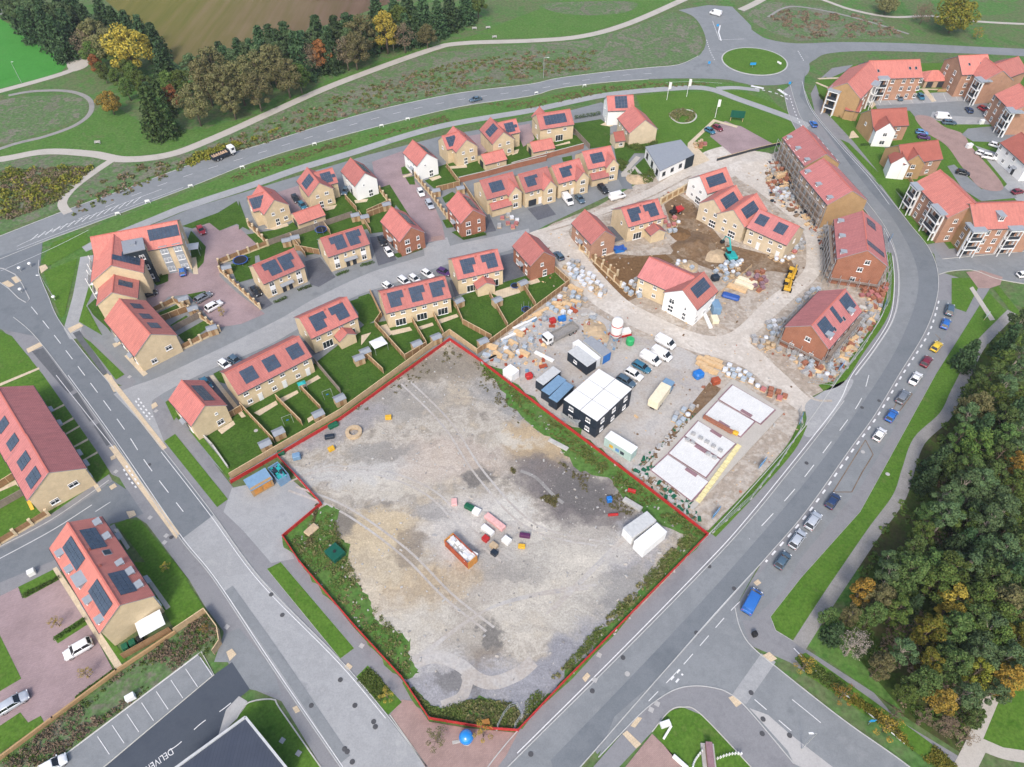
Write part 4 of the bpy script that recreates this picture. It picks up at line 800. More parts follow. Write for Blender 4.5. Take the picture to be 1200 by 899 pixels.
# ---- white flat roofed sales office
pts = [Q(600,0)(*p) for p in ((588,648),(740,618),(797,682),(652,752))]; W_ = [G(*p, 3.6) for p in pts]; c_ = sum(W_, Vector()) / 4; c_.z = .04
root = tag(empty('sales_office', c_), 'low white grey roofed office with a dark corner, beside the leafy show garden', 'office'); bpy.context.view_layer.update(); inv = root.matrix_world.inverted()
loc = [inv @ p for p in W_]; MB().prism([(p.x, p.y) for p in loc], 0, 3.55).build('wall', M['render_white'], root)
MB().prism([(p.x * 1.03, p.y * 1.03) for p in loc], 3.56, 3.78).build('roof', M['grey_roof'], root)
def along(p, q, n, z, w, h_, style='dark', o=.0):
    d = q - p; a = math.atan2(d.y, d.x)
    for i in range(n):
        f = (i + .5) / n + o; add_window(root, TR(p.x + d.x * f, p.y + d.y * f, z, a), w, h_, style)
along(loc[0], loc[3], 3, 1.9, 1.5, 1.8) if (loc[3] - loc[0]).cross(loc[1] - loc[0]).z > 0 else along(loc[3], loc[0], 3, 1.9, 1.5, 1.8)
along(loc[3], loc[2], 4, 2.0, 1.3, 1.2)
d = loc[2] - loc[3]; a = math.atan2(d.y, d.x); cl = MB(); cl.box((-1.6, .8, 1.9), (3.6, 2.2, 3.7)); cl.build('cladding', M['dark_clad'], root, TR(loc[2].x, loc[2].y, 0, a))
# ---- brick gabled houses
def brick_house(label, T, A, B, wall='red_brick', panels=True, w=7.2, tall=True):
    h = house(label, T, A, B, w, 5.0, 8.0, wall); h.gab('B', [(-1.6, 4.1, 1.4, 1.3), (-1.6, 1.4, 1.4, 1.6), (1.6, 4.1, .8, 1.1), (1.6, 1.4, .8, 1.2)] if tall else [(-.3, 4.2, .9, 1.0), (.6, 1.2, 1.2, 2.0)])
    h.gab('n', [(-2.4, 4.1, 1.1, 1.2), (2.2, 4.1, 1.1, 1.2), (-2.4, 1.4, 1.2, 1.4), (2.4, 1.4, 1.0, 1.3)]); h.door('n', 0)
    if panels: h.solar('f', .5, .45, 'R53', .95)
    return h
brick_house('red brick gabled house on the corner left of the pink court mouth', Te, (-5,380), (130,520))
brick_house('red brick gabled house on the corner right of the pink court mouth', Te, (462,272), (565,398))
brick_house('red brick gabled house with bare roof beside the stacked white pallets', Te, (936,556), (1062,692), panels=False, tall=False)
brick_house('red brick gabled house on bare mud, left of the semi with two stepped panels', Tg, (272,400), (412,545), 'pink_brick', False, tall=False)
# ---- link houses facing the haul road
def fwd(label, T, A, B, w, sol, fx, fu, porch=False):
    h = house(label, T, A, B, w, 5.1, 8.2); h.solar('n', fx, .52, sol); g = lwing(h, h.L * fu, 0, h.L * fu, -w / 2 - 1.2, 4.0, 5.1, 7.3)
    g.gab('B', [(0, 4.2, 1.5, 1.3), (0, 1.5, 1.5, 1.4)]); h.win('n', -h.L * .28, 4.2, 1.0, 1.0); h.win('n', -h.L * .05, 4.2, .8, .9)
    obj('garage_door', cached(('gd2',), lambda: MB().box((0, -.04, 1.05), (2.5, .08, 2.0)).mesh('garage_door', M['door_dark'])), h.root, h.wm('n', -h.L * .25, .0)); h.door('n', h.L * .02, 'door_white', False)
    h.gab('A', [(0, 4.2, .8, 1.0)]); h.rear('f', 1)
    if porch:
        q = lwing(h, -h.L * .44, -w / 2 - .6, h.L * .16, -w / 2 - .6, 2.6, 2.5, 3.5); 
    return h
fwd('gabled house with a tiled porch, left end of the haul road row', Te, (615,196), (842,136), 9.2, 'R43', .40, .32, True)
fwd('gabled house second from the left in the haul road row', Te, (885,152), (1085,98), 9.0, 'T5', .35, .30)
fwd('gabled house third in the haul road row, a white van in front', Tc, (280,632), (470,580), 8.8, 'T5', .42, .32)
fwd('gabled house with a tiled porch, right end of the haul road row', Tc, (495,532), (690,490), 9.0, 'R43', .42, .32, True)
# ---- semis along the pale estate road
def semi(label, T, A, B, w, s1, s2, side='n', rear=False, lean=None, p1=.3, p2=.74, fv=.5, k=.92, wall='buff'):
    h = house(label, T, A, B, w, 5.0, 7.9, wall); h.solar('n', p1, fv, s1, k); h.solar('n', p2, fv, s2, k)
    if rear: h.rear('n', 2); h.front_semi('f')
    else: h.front_semi('n'); h.rear('f', 2)
    h.gab('A', [(1, 4.1, .7, .9)]); h.gab('B', [(-1, 4.1, .7, .9)])
    if lean: leanto(h, 'n', *lean)
    for f in (.16, .5, .84): h.vent('n', f, .12)
    return h
semi('yellow brick semi with black porches, two stepped panels, beside the flats court wall', Td, (100,430), (385,312), 8.4, 'Ll', 'Lr', p1=.33, p2=.72)
semi('yellow brick semi with black porches between two tarmac drives on the pale road', Td, (575,240), (862,152), 8.2, 'Ll', 'Lr', p1=.33, p2=.74)
semi('yellow brick semi with a tiled rear annexe, left of the terrace of three panels', Td, (430,800), (755,655), 8.6, 'Lr', 'Ll', rear=True, lean=(1.6, 4.0, 2.6), p1=.3, p2=.72)
semi('yellow brick semi with a tiled rear annexe, right of the terrace of three panels', Tf, (660,88), (975,18), 8.4, 'Lr', 'Ll', rear=True, lean=(.6, 4.6, 2.6), p1=.3, p2=.76)
h = semi('yellow brick semi with a tiled annexe standing in brown mud', Tg, (530,390), (782,324), 8.8, 'Lr', 'Ll', rear=True, lean=(2.2, 4.4, 3.2), p1=.28, p2=.72)
h = house('yellow brick terrace with three stepped panels, backing on the tip of the bare plot', Tf, (155,318), (605,210), 8.4); h.rear('n', 3); h.front_semi('f')
for f in (.2, .53, .85): h.solar('n', f, .5, 'Lr', .9)
for f in (.04, .36, .69, .97): h.vent('n', f, .15)
h = house('long yellow brick terrace with three small square panels, backing on the red plot outline', P1, (264,438), (350,395), 8.4)
h.rear('n', 3, False); h.front_semi('f')
for f in (.23, .53, .86): h.solar('n', f, .52, 'R22')
h = house('small detached yellow house with a dark strip panel by the left main road', Tk, (80,280), (238,456), 7.6, wall='buff'); h.solar('f', .52, .45, 'R63', .8); h.gab('B', [(1.4, 4.4, .6, .6), (1.5, 1.6, 1.5, 1.4)]); h.gab('n', [(-2, 4.1, 1.1, 1.2), (2, 4.1, 1.1, 1.2), (2.2, 1.4, 1.1, 1.3), (-2.2, 1.4, 1.1, 1.3)]); h.door('n', 0)
# ---- corner flats at the upper left
h = house('L-shaped yellow block of flats with a dark stair tower, on the upper left corner', Ti, (100,232), (702,116), 11, 8.2, 11.4, 'buff', 'roof_orange', name='block_of_flats', cat='flats', group='blocks of flats')
h.solar('n', .82, .42, 'R63', 1.0)
for u in (h.L * .27, h.L * .43):
    for z in (1.5, 4.3, 7.0): h.win('n', u, z, 1.7, 1.4)
    obj('bay_panel', cached(('bp',), lambda: MB().box((0, -.05, 0), (2.0, .1, 8.6)).mesh('bay_panel', M['tin'])), h.root, h.wm('n', u, 4.35) @ Matrix.Translation((0, .03, 0)))
for z in (1.5, 4.3, 7.0): h.gab('B', [(0, z, 1.2, 1.2)])
for z in (1.5, 4.3, 7.0):
    for u in (-9, -5.5, -2, 1.5, 5, 8.5): h.win('f', u, z, 1.2, 1.3)
g = wing(h, Ti, (262,215), (243,428), 11.6, 7.6, 11.2, 'buff', 'roof_orange'); g.solar('f', .66, .45, 'L2', 1.0)
for u in (-3.5, 0, 3.5):
    for z in (1.5, 4.2, 6.6): g.win('n', u, z, 1.3, 1.3)
tw = MB(); pts = [h.root.matrix_world.inverted() @ G(*Ti(*p), 10.4) for p in ((318,262),(460,236),(478,312),(332,346))]
tw.prism([(p.x, p.y) for p in pts], 0, 10.3).build('stair_tower', M['dark_clad'], h.root); tw = MB(); c_ = sum(pts, Vector()) / 4
tw.prism([(c_.x + (p.x - c_.x) * 1.06, c_.y + (p.y - c_.y) * 1.06) for p in pts], 10.31, 10.55).box((c_.x, c_.y + .5, 10.75), (1.3, 1.3, .4)).build('tower_roof', M['grey_roof'], h.root)
d = pts[2] - pts[3]; a = math.atan2(d.y, d.x)
for z in (2.2, 5.2, 8.3):
    for f in (.3, .72): add_window(h.root, TR(pts[3].x + d.x * f, pts[3].y + d.y * f, z, a), 1.2, 1.3)
d = pts[1] - pts[2]; a = math.atan2(d.y, d.x)
MB().box((d.length / 2, -.15, 5.0), (1.6, .3, 9.6)).build('stair_window', M['buff'], h.root, TR(pts[2].x, pts[2].y, 0, a))
g2 = wing(h, Ti, (268,468), (250,618), 8.8, 5.6, 8.4, 'buff', 'roof_orange'); g2.solar('f', .5, .5, 'R13', 1.0); g2.gab('n', [(0, 4.2, 1.1, 1.1), (0, 1.5, 1.1, 1.1)])
for k in (0, 1):    # balconies on the street side
    bm_ = MB(); 
    for z in (2.9, 5.7): bm_.box((0, -.8, z), (3.6, 1.6, .15)).box((0, -1.58, z + .55), (3.6, .05, 1.0))
    for sx in (-1.75, 1.75): bm_.box((sx, -1.55, 3.9), (.16, .16, 7.8))
    bm_.build('balcony', M['white'], h.root, g.wm('n', -3 + 6 * k, 0))
h = house('yellow terrace with three grey panels, gable facing the pale estate road', Tj, (302,126), (516,372), 9.6, 5.2, 8.6, 'buff', 'roof_orange'); 
for f in (.2, .5, .76): h.solar('f', f, .45, 'R22', .78)
h.gab('B', [(-1.8, 1.5, 1.3, 1.2), (2.2, 3.0, 1.5, 1.2)]); h.gab('n', [(u, z, 1.1, 1.2) for u in (-5, -1.5, 2, 5.5) for z in (1.5, 4.1)]); h.gab('f', [(u, z, 1.1, 1.2) for u in (-5, -1.5, 2, 5.5) for z in (1.5, 4.1)])
for u in (-3.2, 3.8): h.door('n', u)
# ---- terraces and flats left of the main road
h = house('stepped yellow terrace with four square panels at the left edge', Tl, (-15,150), (182,482), 10.4, 5.2, 8.6, 'buff', 'roof_pink')
h.solar('n', .55, .5, 'R22', .9); h.solar('n', .90, .5, 'R22', .9)
g = wing(h, Tl, (189,486), (340,745), 10.4, 5.4, 8.9, 'buff', 'roof_pink'); g.solar('n', .35, .5, 'R22', .95); g.solar('n', .8, .5, 'R22', 1.05)
g.gab('B', [(-2.2, 1.6, 1.6, 1.2), (2.0, 3.2, 1.8, 1.2)])
for q in (h, g):
    q.gab('f', [(u, z, 1.1, 1.2) for u in (-q.L * .32, 0, q.L * .3) for z in (1.5, 4.1)]); q.gab('n', [(u, z, 1.1, 1.2) for u in (-q.L * .32, 0, q.L * .3) for z in (1.5, 4.1)]); q.door('f', q.L * .15); q.door('f', -q.L * .15); q.door('n', q.L * .15, 'door_white', False)
h = house('yellow flats with four long panels and grey dormers, lower left corner', Tm, (240,142), (600,716), 8.8, 5.8, 8.9, 'buff', 'roof_orange', name='block_of_flats', cat='flats', group='blocks of flats')
h.solar('n', .27, .38, 'R63', .85); h.solar('f', .24, .42, 'R53', .85); h.solar('n', .80, .40, 'R63', .85); h.solar('f', .79, .44, 'R53', .85)
for f in (.14, .34, .71, .93): h.dormer('n', f, 1.2, .8, .9)
h.dormer('n', .51, 2.6, 1.2, .84)
for f in (.06, .25, .70, .86): h.dormer('f', f, 1.2, .8, .92)
h.rooflight('f', .43, .55, 1.3, 1.3); h.dormer('f', .58, .9, .8, .80)
for f, v in ((.36, .12), (.56, .14)): h.vent('f', f, v)
for z in (1.5, 4.2):
    for u in (-9, -6, -3, 0, 3, 6, 9): h.win('n', u, z, 1.3, 1.3); h.win('f', u, z, 1.3, 1.3)
h.door('f', -4.5); h.door('f', 7.5); h.door('n', 1.5)
# ---- unfinished terrace on the haul road corner
h = house('white gabled and yellow brick corner building in the middle of the building site', T4, (488,132), (800,268), 9.4, 5.2, 8.3, 'buff', 'roof_pink'); h.gab('n', [(u, z, 1.0, 1.0) for u in (-5, -1.2, 3.2) for z in (1.7, 4.2)])
g = wing(h, T4, (868,238), (722,364), 9.0, 5.4, 8.6, 'render_white', 'roof_orange'); g.solar('f', .45, .42, 'R53', .95)
g.gab('B', [(-2.2, 4.0, 1.5, 1.5), (-2.2, 1.7, 1.5, 2.0), (1.7, 3.9, .6, 1.0), (1.7, 1.5, 1.0, 2.2)]); g.gab('f', [(-3.6, 1.6, 1.1, 2.2), (0, 1.5, 1.1, 1.2), (3, 1.5, 1.1, 1.2), (3, 4.1, 1.1, 1.1)])
# ---- unfinished row at the top of the loop
def apex(label, T, A, B, w, wall, sol, ridge=8.4):
    h = house(label, T, A, B, w, 5.2, ridge, wall, 'roof_orange'); h.solar('n', .48, .5, sol); h.gab('A', [(-1.6, 4.2, 1.1, 1.0), (1.6, 4.2, 1.1, 1.0), (-1.6, 1.6, 1.0, 1.0), (1.2, 1.2, 2.2, 2.1)]); h.gab('f', [(-2, 4.2, 1.0, 1.0), (2, 4.2, 1.0, 1.0), (0, 1.4, 1, 1.2)]); return h
apex('white gabled house at the building site head, beside the arched brick wall', Th, (182,220), (362,162), 8.4, 'render_white', 'R53')
apex('yellow gabled house with one long panel, next to the white one', Th, (280,385), (432,288), 8.2, 'buff_pale', 'R53')
apex('yellow brick gabled house with one long panel, touching the wide unfinished block', Th, (418,458), (578,344), 8.4, 'buff_pale', 'R53')
h = house('wide unfinished yellow block with two small square panels, right of the gabled pair', Th, (600,455), (878,576), 9.4, 5.2, 8.4, 'buff_pale', 'roof_pink'); h.solar('n', .2, .45, 'R22', .95); h.solar('n', .68, .45, 'R22', .95); h.rear('n', 2, False); h.gab('B', [(0, 4, 1, 1)])
# ---- three storey blocks beside the curving road
def tall(label, T, A, B, w, wall, gB, eave=7.8, ridge=11.4):
    h = house(label, T, A, B, w, eave, ridge, wall, 'roof_pink', gB=gB, gA=gB, name='block_of_flats', cat='flats', group='three storey blocks beside the curving road')
    n = max(3, int(h.L / 3.2))
    for i in range(n):
        u = (i + .5) / n * h.L - h.L / 2
        for z in (1.5, 4.2, 6.8): h.win('n', u, z, 1.1, 1.3); h.win('f', u, z, 1.1, 1.3)
    for i in range(n):
        if i % 2 == 0 or n < 5: h.dormer('n', (i + .5) / n, 1.1, .9, .9)
    return h
hA = tall('brown brick block with pink roof and pale dormers, farthest up the curving road', Q(880,0), (228,556), (330,678), 10.5, 'brown_brick', 'tan', 7.2, 10.6)
hB = h = tall('brown brick block with pink roof and wide tan gable, middle of the curving road row', T5, (628,38), (832,264), 11.5, 'brown_brick', 'tan')
hC = h = tall('red brick block with a scaffolded far slope, on the bend of the curving road', T5, (905,408), (940,682), 11.5, 'red_brick', 'red_brick'); h.gab('B', [(1.2, 8.0, 1.3, 1.3), (.2, 5.6, 1.3, 1.3), (-.5, 2.4, 1.3, 1.3)]); h.solar('f', .2, .4, 'R33'); h.solar('f', .8, .45, 'R36')
hD = h = house('red brick house with pink roof and three panels, ringed by rubble and scaffold', T6, (782,178), (546,432), 10.4, 5.6, 9.2, 'red_brick', 'roof_pink'); h.solar('f', .14, .42, 'R44', .95); h.solar('f', .48, .40, 'D2', .68); h.solar('f', .80, .42, 'R44', .95); h.gab('B', [(0.4, 5.4, 1.3, 1.2), (-2.5, 1.6, 1.1, 1.1), (2.4, 1.6, 1.1, 1.1)])
for f in (.2, .85): h.dormer('f', f, 1.3, 1.2, .84)
for f in (.4, .68): h.rooflight('f', f, .72)
h.gab('n', [(u, z, 1.1, 1.2) for u in (-5, -1.5, 2, 5.5) for z in (1.5, 4.1)]); h.gab('f', [(u, z, 1.1, 1.2) for u in (-5, -1.5, 2, 5.5) for z in (1.5, 4.1)])
# ---- apartments of the right hand estate
def balcony_tower(h, side, u, n=3, w=3.4):
    m = h.wm(side, u, 0); b = MB(); H = 2.75 * n
    for sx in (-w/2, w/2): b.box((sx, -1.5, H / 2), (.22, .22, H)).box((sx, -.3, H / 2), (.28, .5, H))
    for i in range(n): b.box((0, -.85, 2.75 * (i + 1) - .12), (w + .28, 1.7, .24))
    t_ = b.build('balcony_tower', M['cont_white'], h.root, m)
    for i in range(1, n): MB().box((0, -1.5, 2.75 * i + .55), (w - .3, .05, .9)).build('railing', M['dark_frame'], t_)
    MB().box((0, .5, H + .25), (w + .7, 4.4, .3)).build('tower_roof', M['tin'], t_)
    for i in range(n):
        f, p = win_meshes(1.8, 2.0, 'dark'); obj('window', f, h.root, m @ TR(0, -.03, 2.75 * i + 1.25)); obj('pane', p, h.root, m @ TR(0, -.035, 2.75 * i + 1.25))
def grid(h, side, us, zs=(1.5, 4.2, 6.9), w=1.2, hh=1.5):
    for u in us:
        for z in zs: h.win(side, u, z, w, hh)
AP = dict(name='block_of_flats', cat='flats', group='apartment blocks of the right hand estate', wall='pink_brick', roof='roof_orange')
h = house('L-shaped pink brick flats with white balcony towers left of the bin store', T7, (350,192), (705,182), 11, 8.0, 11.6, **AP); grid(h, 'n', (-1, 3, 6, 9)); balcony_tower(h, 'n', -5.2); h.rooflight('n', .15, .6); h.rooflight('n', .78, .5); h.rooflight('n', .9, .5); grid(h, 'f', (-8, -4, 0, 4, 8))
g = wing(h, T7, (352,198), (200,345), 11, 8.0, 11.6, 'pink_brick', 'roof_orange', gB='tan'); balcony_tower(g, 'B', -3.0); balcony_tower(g, 'f', 3); grid(g, 'f', (-3, -6)); grid(g, 'n', (-5, 0, 4))
p = wing(h, T7, (205,455), (300,470), 7, 3.4, 5.6, 'tan', 'roof_old')
b_ = G(*T7(775,350)); root = tag(empty('bin_store', (b_.x, b_.y, .04), .05), 'small brick bin store with a hipped red roof between two apartment blocks', 'bin store', 'apartment blocks of the right hand estate'); 
MB().box((0, 0, 1.3), (8.2, 6.4, 2.6)).build('wall', M['brown_brick'], root); r = MB(); e = [(-4.5, -3.6, 2.6), (4.5, -3.6, 2.6), (4.5, 3.6, 2.6), (-4.5, 3.6, 2.6)]; a1, a2 = (-1.2, 0, 5.0), (1.2, 0, 5.0)
r.face([e[0], e[1], a2, a1]); r.face([e[1], e[2], a2]); r.face([e[2], e[3], a1, a2]); r.face([e[3], e[0], a1]); r.face(e[::-1]); r.build('roof', M['roof_orange'], root)
for x in (-2, 2): MB().box((x, -3.24, 1.15), (2.2, .1, 2.1)).build('door', M['dark_frame'], root)
h = house('pink brick flats with a white porch, right of the bin store by the top road', T9, (540,52), (830,38), 12, 8.0, 11.8, **AP); grid(h, 'n', (-2.5, 1.5)); grid(h, 'A', (-3, 2)); h.rooflight('n', .3, .5); h.rooflight('n', .7, .5)
g = wing(h, T9, (815,70), (985,200), 11, 8.0, 11.4, 'pink_brick', 'roof_orange'); grid(g, 'n', (-6, -2.5)); balcony_tower(g, 'n', 4.5)
g = wing(h, T9, (880,150), (1140,60), 10, 8.0, 11.0, 'pink_brick', 'roof_orange')
g = wing(h, T9, (1150,330), (1330,500), 12, 8.0, 11.6, 'pink_brick', 'roof_orange', gA='tan'); grid(g, 'n', (-6, -2, 2)); balcony_tower(g, 'n', 6)
def pair(label, T, A, B, w, G1, G2, wallg, roof='roof_old'):
    h = house(label, T, A, B, w, 5.2, 8.6, 'pink_brick', roof, gA='tan', gB='tan', group='older semis of the right hand estate'); g = wing(h, T, G1, G2, 6.0, 5.2, 8.0, wallg, roof); g.gab('B', [(0, 4.2, 1.3, 1.2), (0, 1.5, 1.6, 1.4)]); h.gab('n', [(3, 4.1, 1.1, 1.1), (3, 1.5, 1.1, 1.1), (-4, 4.1, 1.1, 1.1)]); h.gab('B', [(1, 4, 1, 1), (-1, 1.5, 1, 1)]); h.gab('A', [(0, 4, 1, 1)]); return h
pair('older dark roofed semi with a white forward gable facing the top car park', T7, (365,535), (610,522), 9, (470,580), (495,628), 'render_white')
h = pair('older dark roofed semi with a tan forward gable beside the red lane', Q(880,0), (650,640), (820,618), 9.5, (715,650), (735,682), 'tan'); g = wing(h, Q(880,0), (660,655), (672,690), 5, 5.0, 7.4, 'render_white', 'roof_old')
h = house('L-shaped brick flats with white balcony towers beside the right hand junction', T8, (345,335), (575,560), 11.5, 8.2, 11.8, **AP); balcony_tower(h, 'n', -6.5); balcony_tower(h, 'n', 5.0, 3, 4.6); grid(h, 'n', (-3.0, 0.2)); grid(h, 'f', (-6, -2, 2, 6)); grid(h, 'B', (-3, 1), (1.6, 4.2, 6.9), 1.2, 1.3)
g = wing(h, T8, (545,560), (960,545), 12, 8.2, 11.8, 'pink_brick', 'roof_orange', gA='tan'); balcony_tower(g, 'n', -8.0); balcony_tower(g, 'n', 2.2); grid(g, 'n', (-4.5, -1.5)); g.dormer('n', .42, 1.6, 1.6, .72); grid(g, 'A', (-1, 3)); grid(g, 'f', (-8, -4, 0, 4))
h = house('white rendered house with a brown roof at the right edge, behind parked white cars', T8, (880,90), (1060,240), 10, 5.2, 8.2, 'render_white', 'roof_old', group='older semis of the right hand estate'); grid(h, 'n', (-6, -2.5, 1), (1.5, 4.1), 1.1, 1.2); h.door('n', 3)
# ---- dark metal roofed building at the lower left
pts = [G(*Q(0,659)(*p), 5.2) for p in ((1080,682),(1260,905),(1100,1120),(740,930))]; c_ = sum(pts, Vector()) / 4; c_.z = .04
root = tag(empty('shop_building', c_), 'dark metal roofed building cut off at the bottom edge beside the car park', 'building'); bpy.context.view_layer.update(); inv = root.matrix_world.inverted(); loc = [inv @ p for p in pts]
MB().prism([(p.x * .97, p.y * .97) for p in loc], 0, 4.9).build('wall', M['dark_clad'], root); MB().prism([(p.x, p.y) for p in loc], 4.9, 5.2).build('roof', M['metal_roof'], root)
q = MB()
for i in (0, 3):
    p_, n_ = loc[i], loc[(i + 1) % 4]; d = n_ - p_; a = math.atan2(d.y, d.x); q.box((0, 0, 0), (d.length, .35, .35), 0, TR((p_.x + n_.x) / 2, (p_.y + n_.y) / 2, 5.32, a))
q.build('parapet', M['cont_grey'], root)
# ================================================================== VEHICLES
ZR = .07
CT = dict(  # stations (x, z of bonnet/belt line, half width), cabin (x of windscreen foot, roof front, roof rear, rear foot), roof z
    hatch=dict(L=4.0, W=1.76, st=[(-2.0,.62,.70),(-1.95,.88,.80),(-1.2,.93,.88),(0,.92,.88),(1.0,.92,.87),(1.6,.80,.83),(1.95,.68,.72),(2.0,.55,.62)], cab=(1.0,.15,-1.45,-1.92), zr=1.46, wb=1.25, wr=.31),
    saloon=dict(L=4.6, W=1.82, st=[(-2.3,.6,.70),(-2.25,.9,.80),(-1.4,.98,.90),(0,.95,.91),(1.05,.94,.90),(1.8,.82,.86),(2.25,.70,.74),(2.3,.55,.64)], cab=(1.1,.25,-1.0,-1.75), zr=1.42, wb=1.4, wr=.32),
    estate=dict(L=4.65, W=1.84, st=[(-2.32,.6,.72),(-2.28,.92,.82),(-1.4,.98,.91),(0,.96,.92),(1.1,.95,.91),(1.85,.84,.87),(2.28,.70,.75),(2.32,.55,.65)], cab=(1.15,.35,-1.75,-2.25), zr=1.5, wb=1.42, wr=.33),
    suv=dict(L=4.5, W=1.9, st=[(-2.25,.7,.78),(-2.2,1.02,.86),(-1.4,1.08,.94),(0,1.07,.95),(1.0,1.06,.94),(1.8,1.0,.91),(2.2,.86,.80),(2.25,.65,.70)], cab=(1.1,.4,-1.7,-2.15), zr=1.7, wb=1.35, wr=.37),
    van=dict(L=5.1, W=2.0, st=[(-2.55,.7,.95),(-2.5,1.2,.98),(-1.4,1.25,1.0),(0,1.25,1.0),(1.4,1.2,.99),(2.1,1.05,.94),(2.5,.9,.84),(2.55,.6,.74)], cab=(1.95,1.15,-2.35,-2.5), zr=2.02, wb=1.6, wr=.36))
def car_body(typ, paint):
    def f():
        c = CT[typ]; b = MB(); st = c['st']; secs = []
        for x, z, hw in st:
            zl_ = .24 if abs(x) < c['L'] / 2 - .02 else .36
            secs.append([(x, -hw * .9, zl_), (x, -hw, zl_ + .14), (x, -hw, z - .14), (x, -hw * .93, z - .02), (x, -hw * .55, z + .02), (x, hw * .55, z + .02), (x, hw * .93, z - .02), (x, hw, z - .14), (x, hw, zl_ + .14), (x, hw * .9, zl_)])
        vs = [p for s_ in secs for p in s_]; n = 10; fs = []
        for i in range(len(secs) - 1):
            for k in range(n): fs.append((i * n + k, (i + 1) * n + k, (i + 1) * n + (k + 1) % n, i * n + (k + 1) % n))
        fs += [tuple(range(n)), tuple(reversed(range((len(secs) - 1) * n, len(secs) * n)))]; b.raw(vs, [tuple(reversed(q)) for q in fs], 0)
        xf, x1, x2, xr = c['cab']; zr = c['zr']; hw = c['W'] / 2; hr = hw * (.9 if typ == 'van' else .74); zb = st[3][1]
        # roof skin with rounded edge and the pillars
        def ring(k, z, fx): return [(x1 + fx, -hr * k, z), (x2 - fx * .6, -hr * k, z), (x2 - fx * .6, hr * k, z), (x1 + fx, hr * k, z)]
        r0, r1, r2 = ring(1.0, zr - .09, .10), ring(.97, zr - .02, .04), ring(.80, zr + .02, -.1)
        b.raw(r0 + r1 + r2, [(0,1,5,4),(1,2,6,5),(2,3,7,6),(3,0,4,7),(4,5,9,8),(5,6,10,9),(6,7,11,10),(7,4,8,11),(8,9,10,11),(3,2,1,0)], 0)
        hb = hw * .90
        for sg in (-1, 1):
            for (xa, xb) in ((xf, x1), (xr, x2), ((xf + xr) * .5 - .15, (x1 + x2) / 2)):
                b.cyl((xa, sg * hb, zb - .05), (xb, sg * hr, zr - .05), .055, .05, 5)
            b.box((xf - .12, sg * (hw + .08), zb + .08), (.16, .18, .13))
        if typ == 'van':
            b.raw([(.9, -hb, zb - .1), (xr, -hb, zb - .1), (x2, -hr, zr - .03), (.7, -hr, zr - .03), (.9, hb, zb - .1), (xr, hb, zb - .1), (x2, hr, zr - .03), (.7, hr, zr - .03)], [(0,1,2,3),(7,6,5,4),(1,5,6,2),(0,3,7,4)], 0)
        b.box((c['L'] / 2 - .02, 0, .42), (.1, hw * 1.25, .16), 1); b.box((-c['L'] / 2 + .02, 0, .42), (.1, hw * 1.3, .16), 1)
        m = b.mesh('body', [PAINT[paint], M['black']], True, False)
        return m
    return cached(('car', typ, paint), f)
def car_glass(typ):
    def f():
        c = CT[typ]; b = MB(); xf, x1, x2, xr = c['cab']; zr = c['zr'] - .05; zb = c['st'][3][1] - .02; hw = c['W'] / 2 * .88; hr = c['W'] / 2 * (.88 if typ == 'van' else .73); e = .99
        if typ == 'van': x2 = xr = .9
        lo = [(xf, -hw, zb), (xr, -hw, zb), (xr, hw, zb), (xf, hw, zb)]; hi = [(x1 + .05, -hr, zr), (x2 - .03, -hr, zr), (x2 - .03, hr, zr), (x1 + .05, hr, zr)]
        b.raw(lo + hi, [(0,1,5,4)[::-1],(1,2,6,5)[::-1],(2,3,7,6)[::-1],(3,0,4,7)[::-1],(4,5,6,7)], 0); return b.mesh('window', M['car_glass'], False, False)
    return cached(('glass', typ), f)
def wheel_mesh(r, wd):
    def f():
        b = MB(); b.cyl((0, -wd/2, 0), (0, wd/2, 0), r, n=14, mi=0); b.cyl((0, -wd/2 - .012, 0), (0, wd/2 + .012, 0), r * .62, n=10, mi=1); return b.mesh('wheel', [M['tyre'], M['hub']], False, False)
    return cached(('wheel', r, wd), f)
def lamp_mesh(k):
    return cached(('lamp', k), lambda: MB().box((0, 0, 0), (.16, .34, .14), 0, bevel=.03).mesh(k, M['lamp_glass'] if k == 'headlight' else M['tail'], False, False))
def car(T, x, y, dx, dy, typ, paint, label, group=None, small=False):
    p = T(x, y); a, b_ = G(*p), G(p[0] + dx * .05, p[1] + dy * .05); d = b_ - a
    c = CT[typ]; root = empty('van' if typ == 'van' else 'car', (a.x, a.y, ZR), math.atan2(d.y, d.x)); tag(root, label, 'van' if typ == 'van' else 'car', group)
    I = Matrix.Identity(4); obj('body', car_body(typ, paint), root, I); obj('window', car_glass(typ), root, I)
    for sx in (-1, 1):
        for sy in (-1, 1): obj('wheel', wheel_mesh(c['wr'], .2), root, TR(sx * c['wb'], sy * (c['W'] / 2 - .13), c['wr']))
    if not small:
        L = c['L'] / 2; zl_ = c['st'][5][1] - .16; w_ = c['W'] / 2 * .72
        for sy in (-1, 1): obj('headlight', lamp_mesh('headlight'), root, TR(L - .09, sy * w_, zl_)); obj('tail_light', lamp_mesh('tail_light'), root, TR(-L + .06, sy * w_, zl_ + .05))
    return root
q = Q(880, 440); LB = 'cars parked in the lay-by beside the curving road'
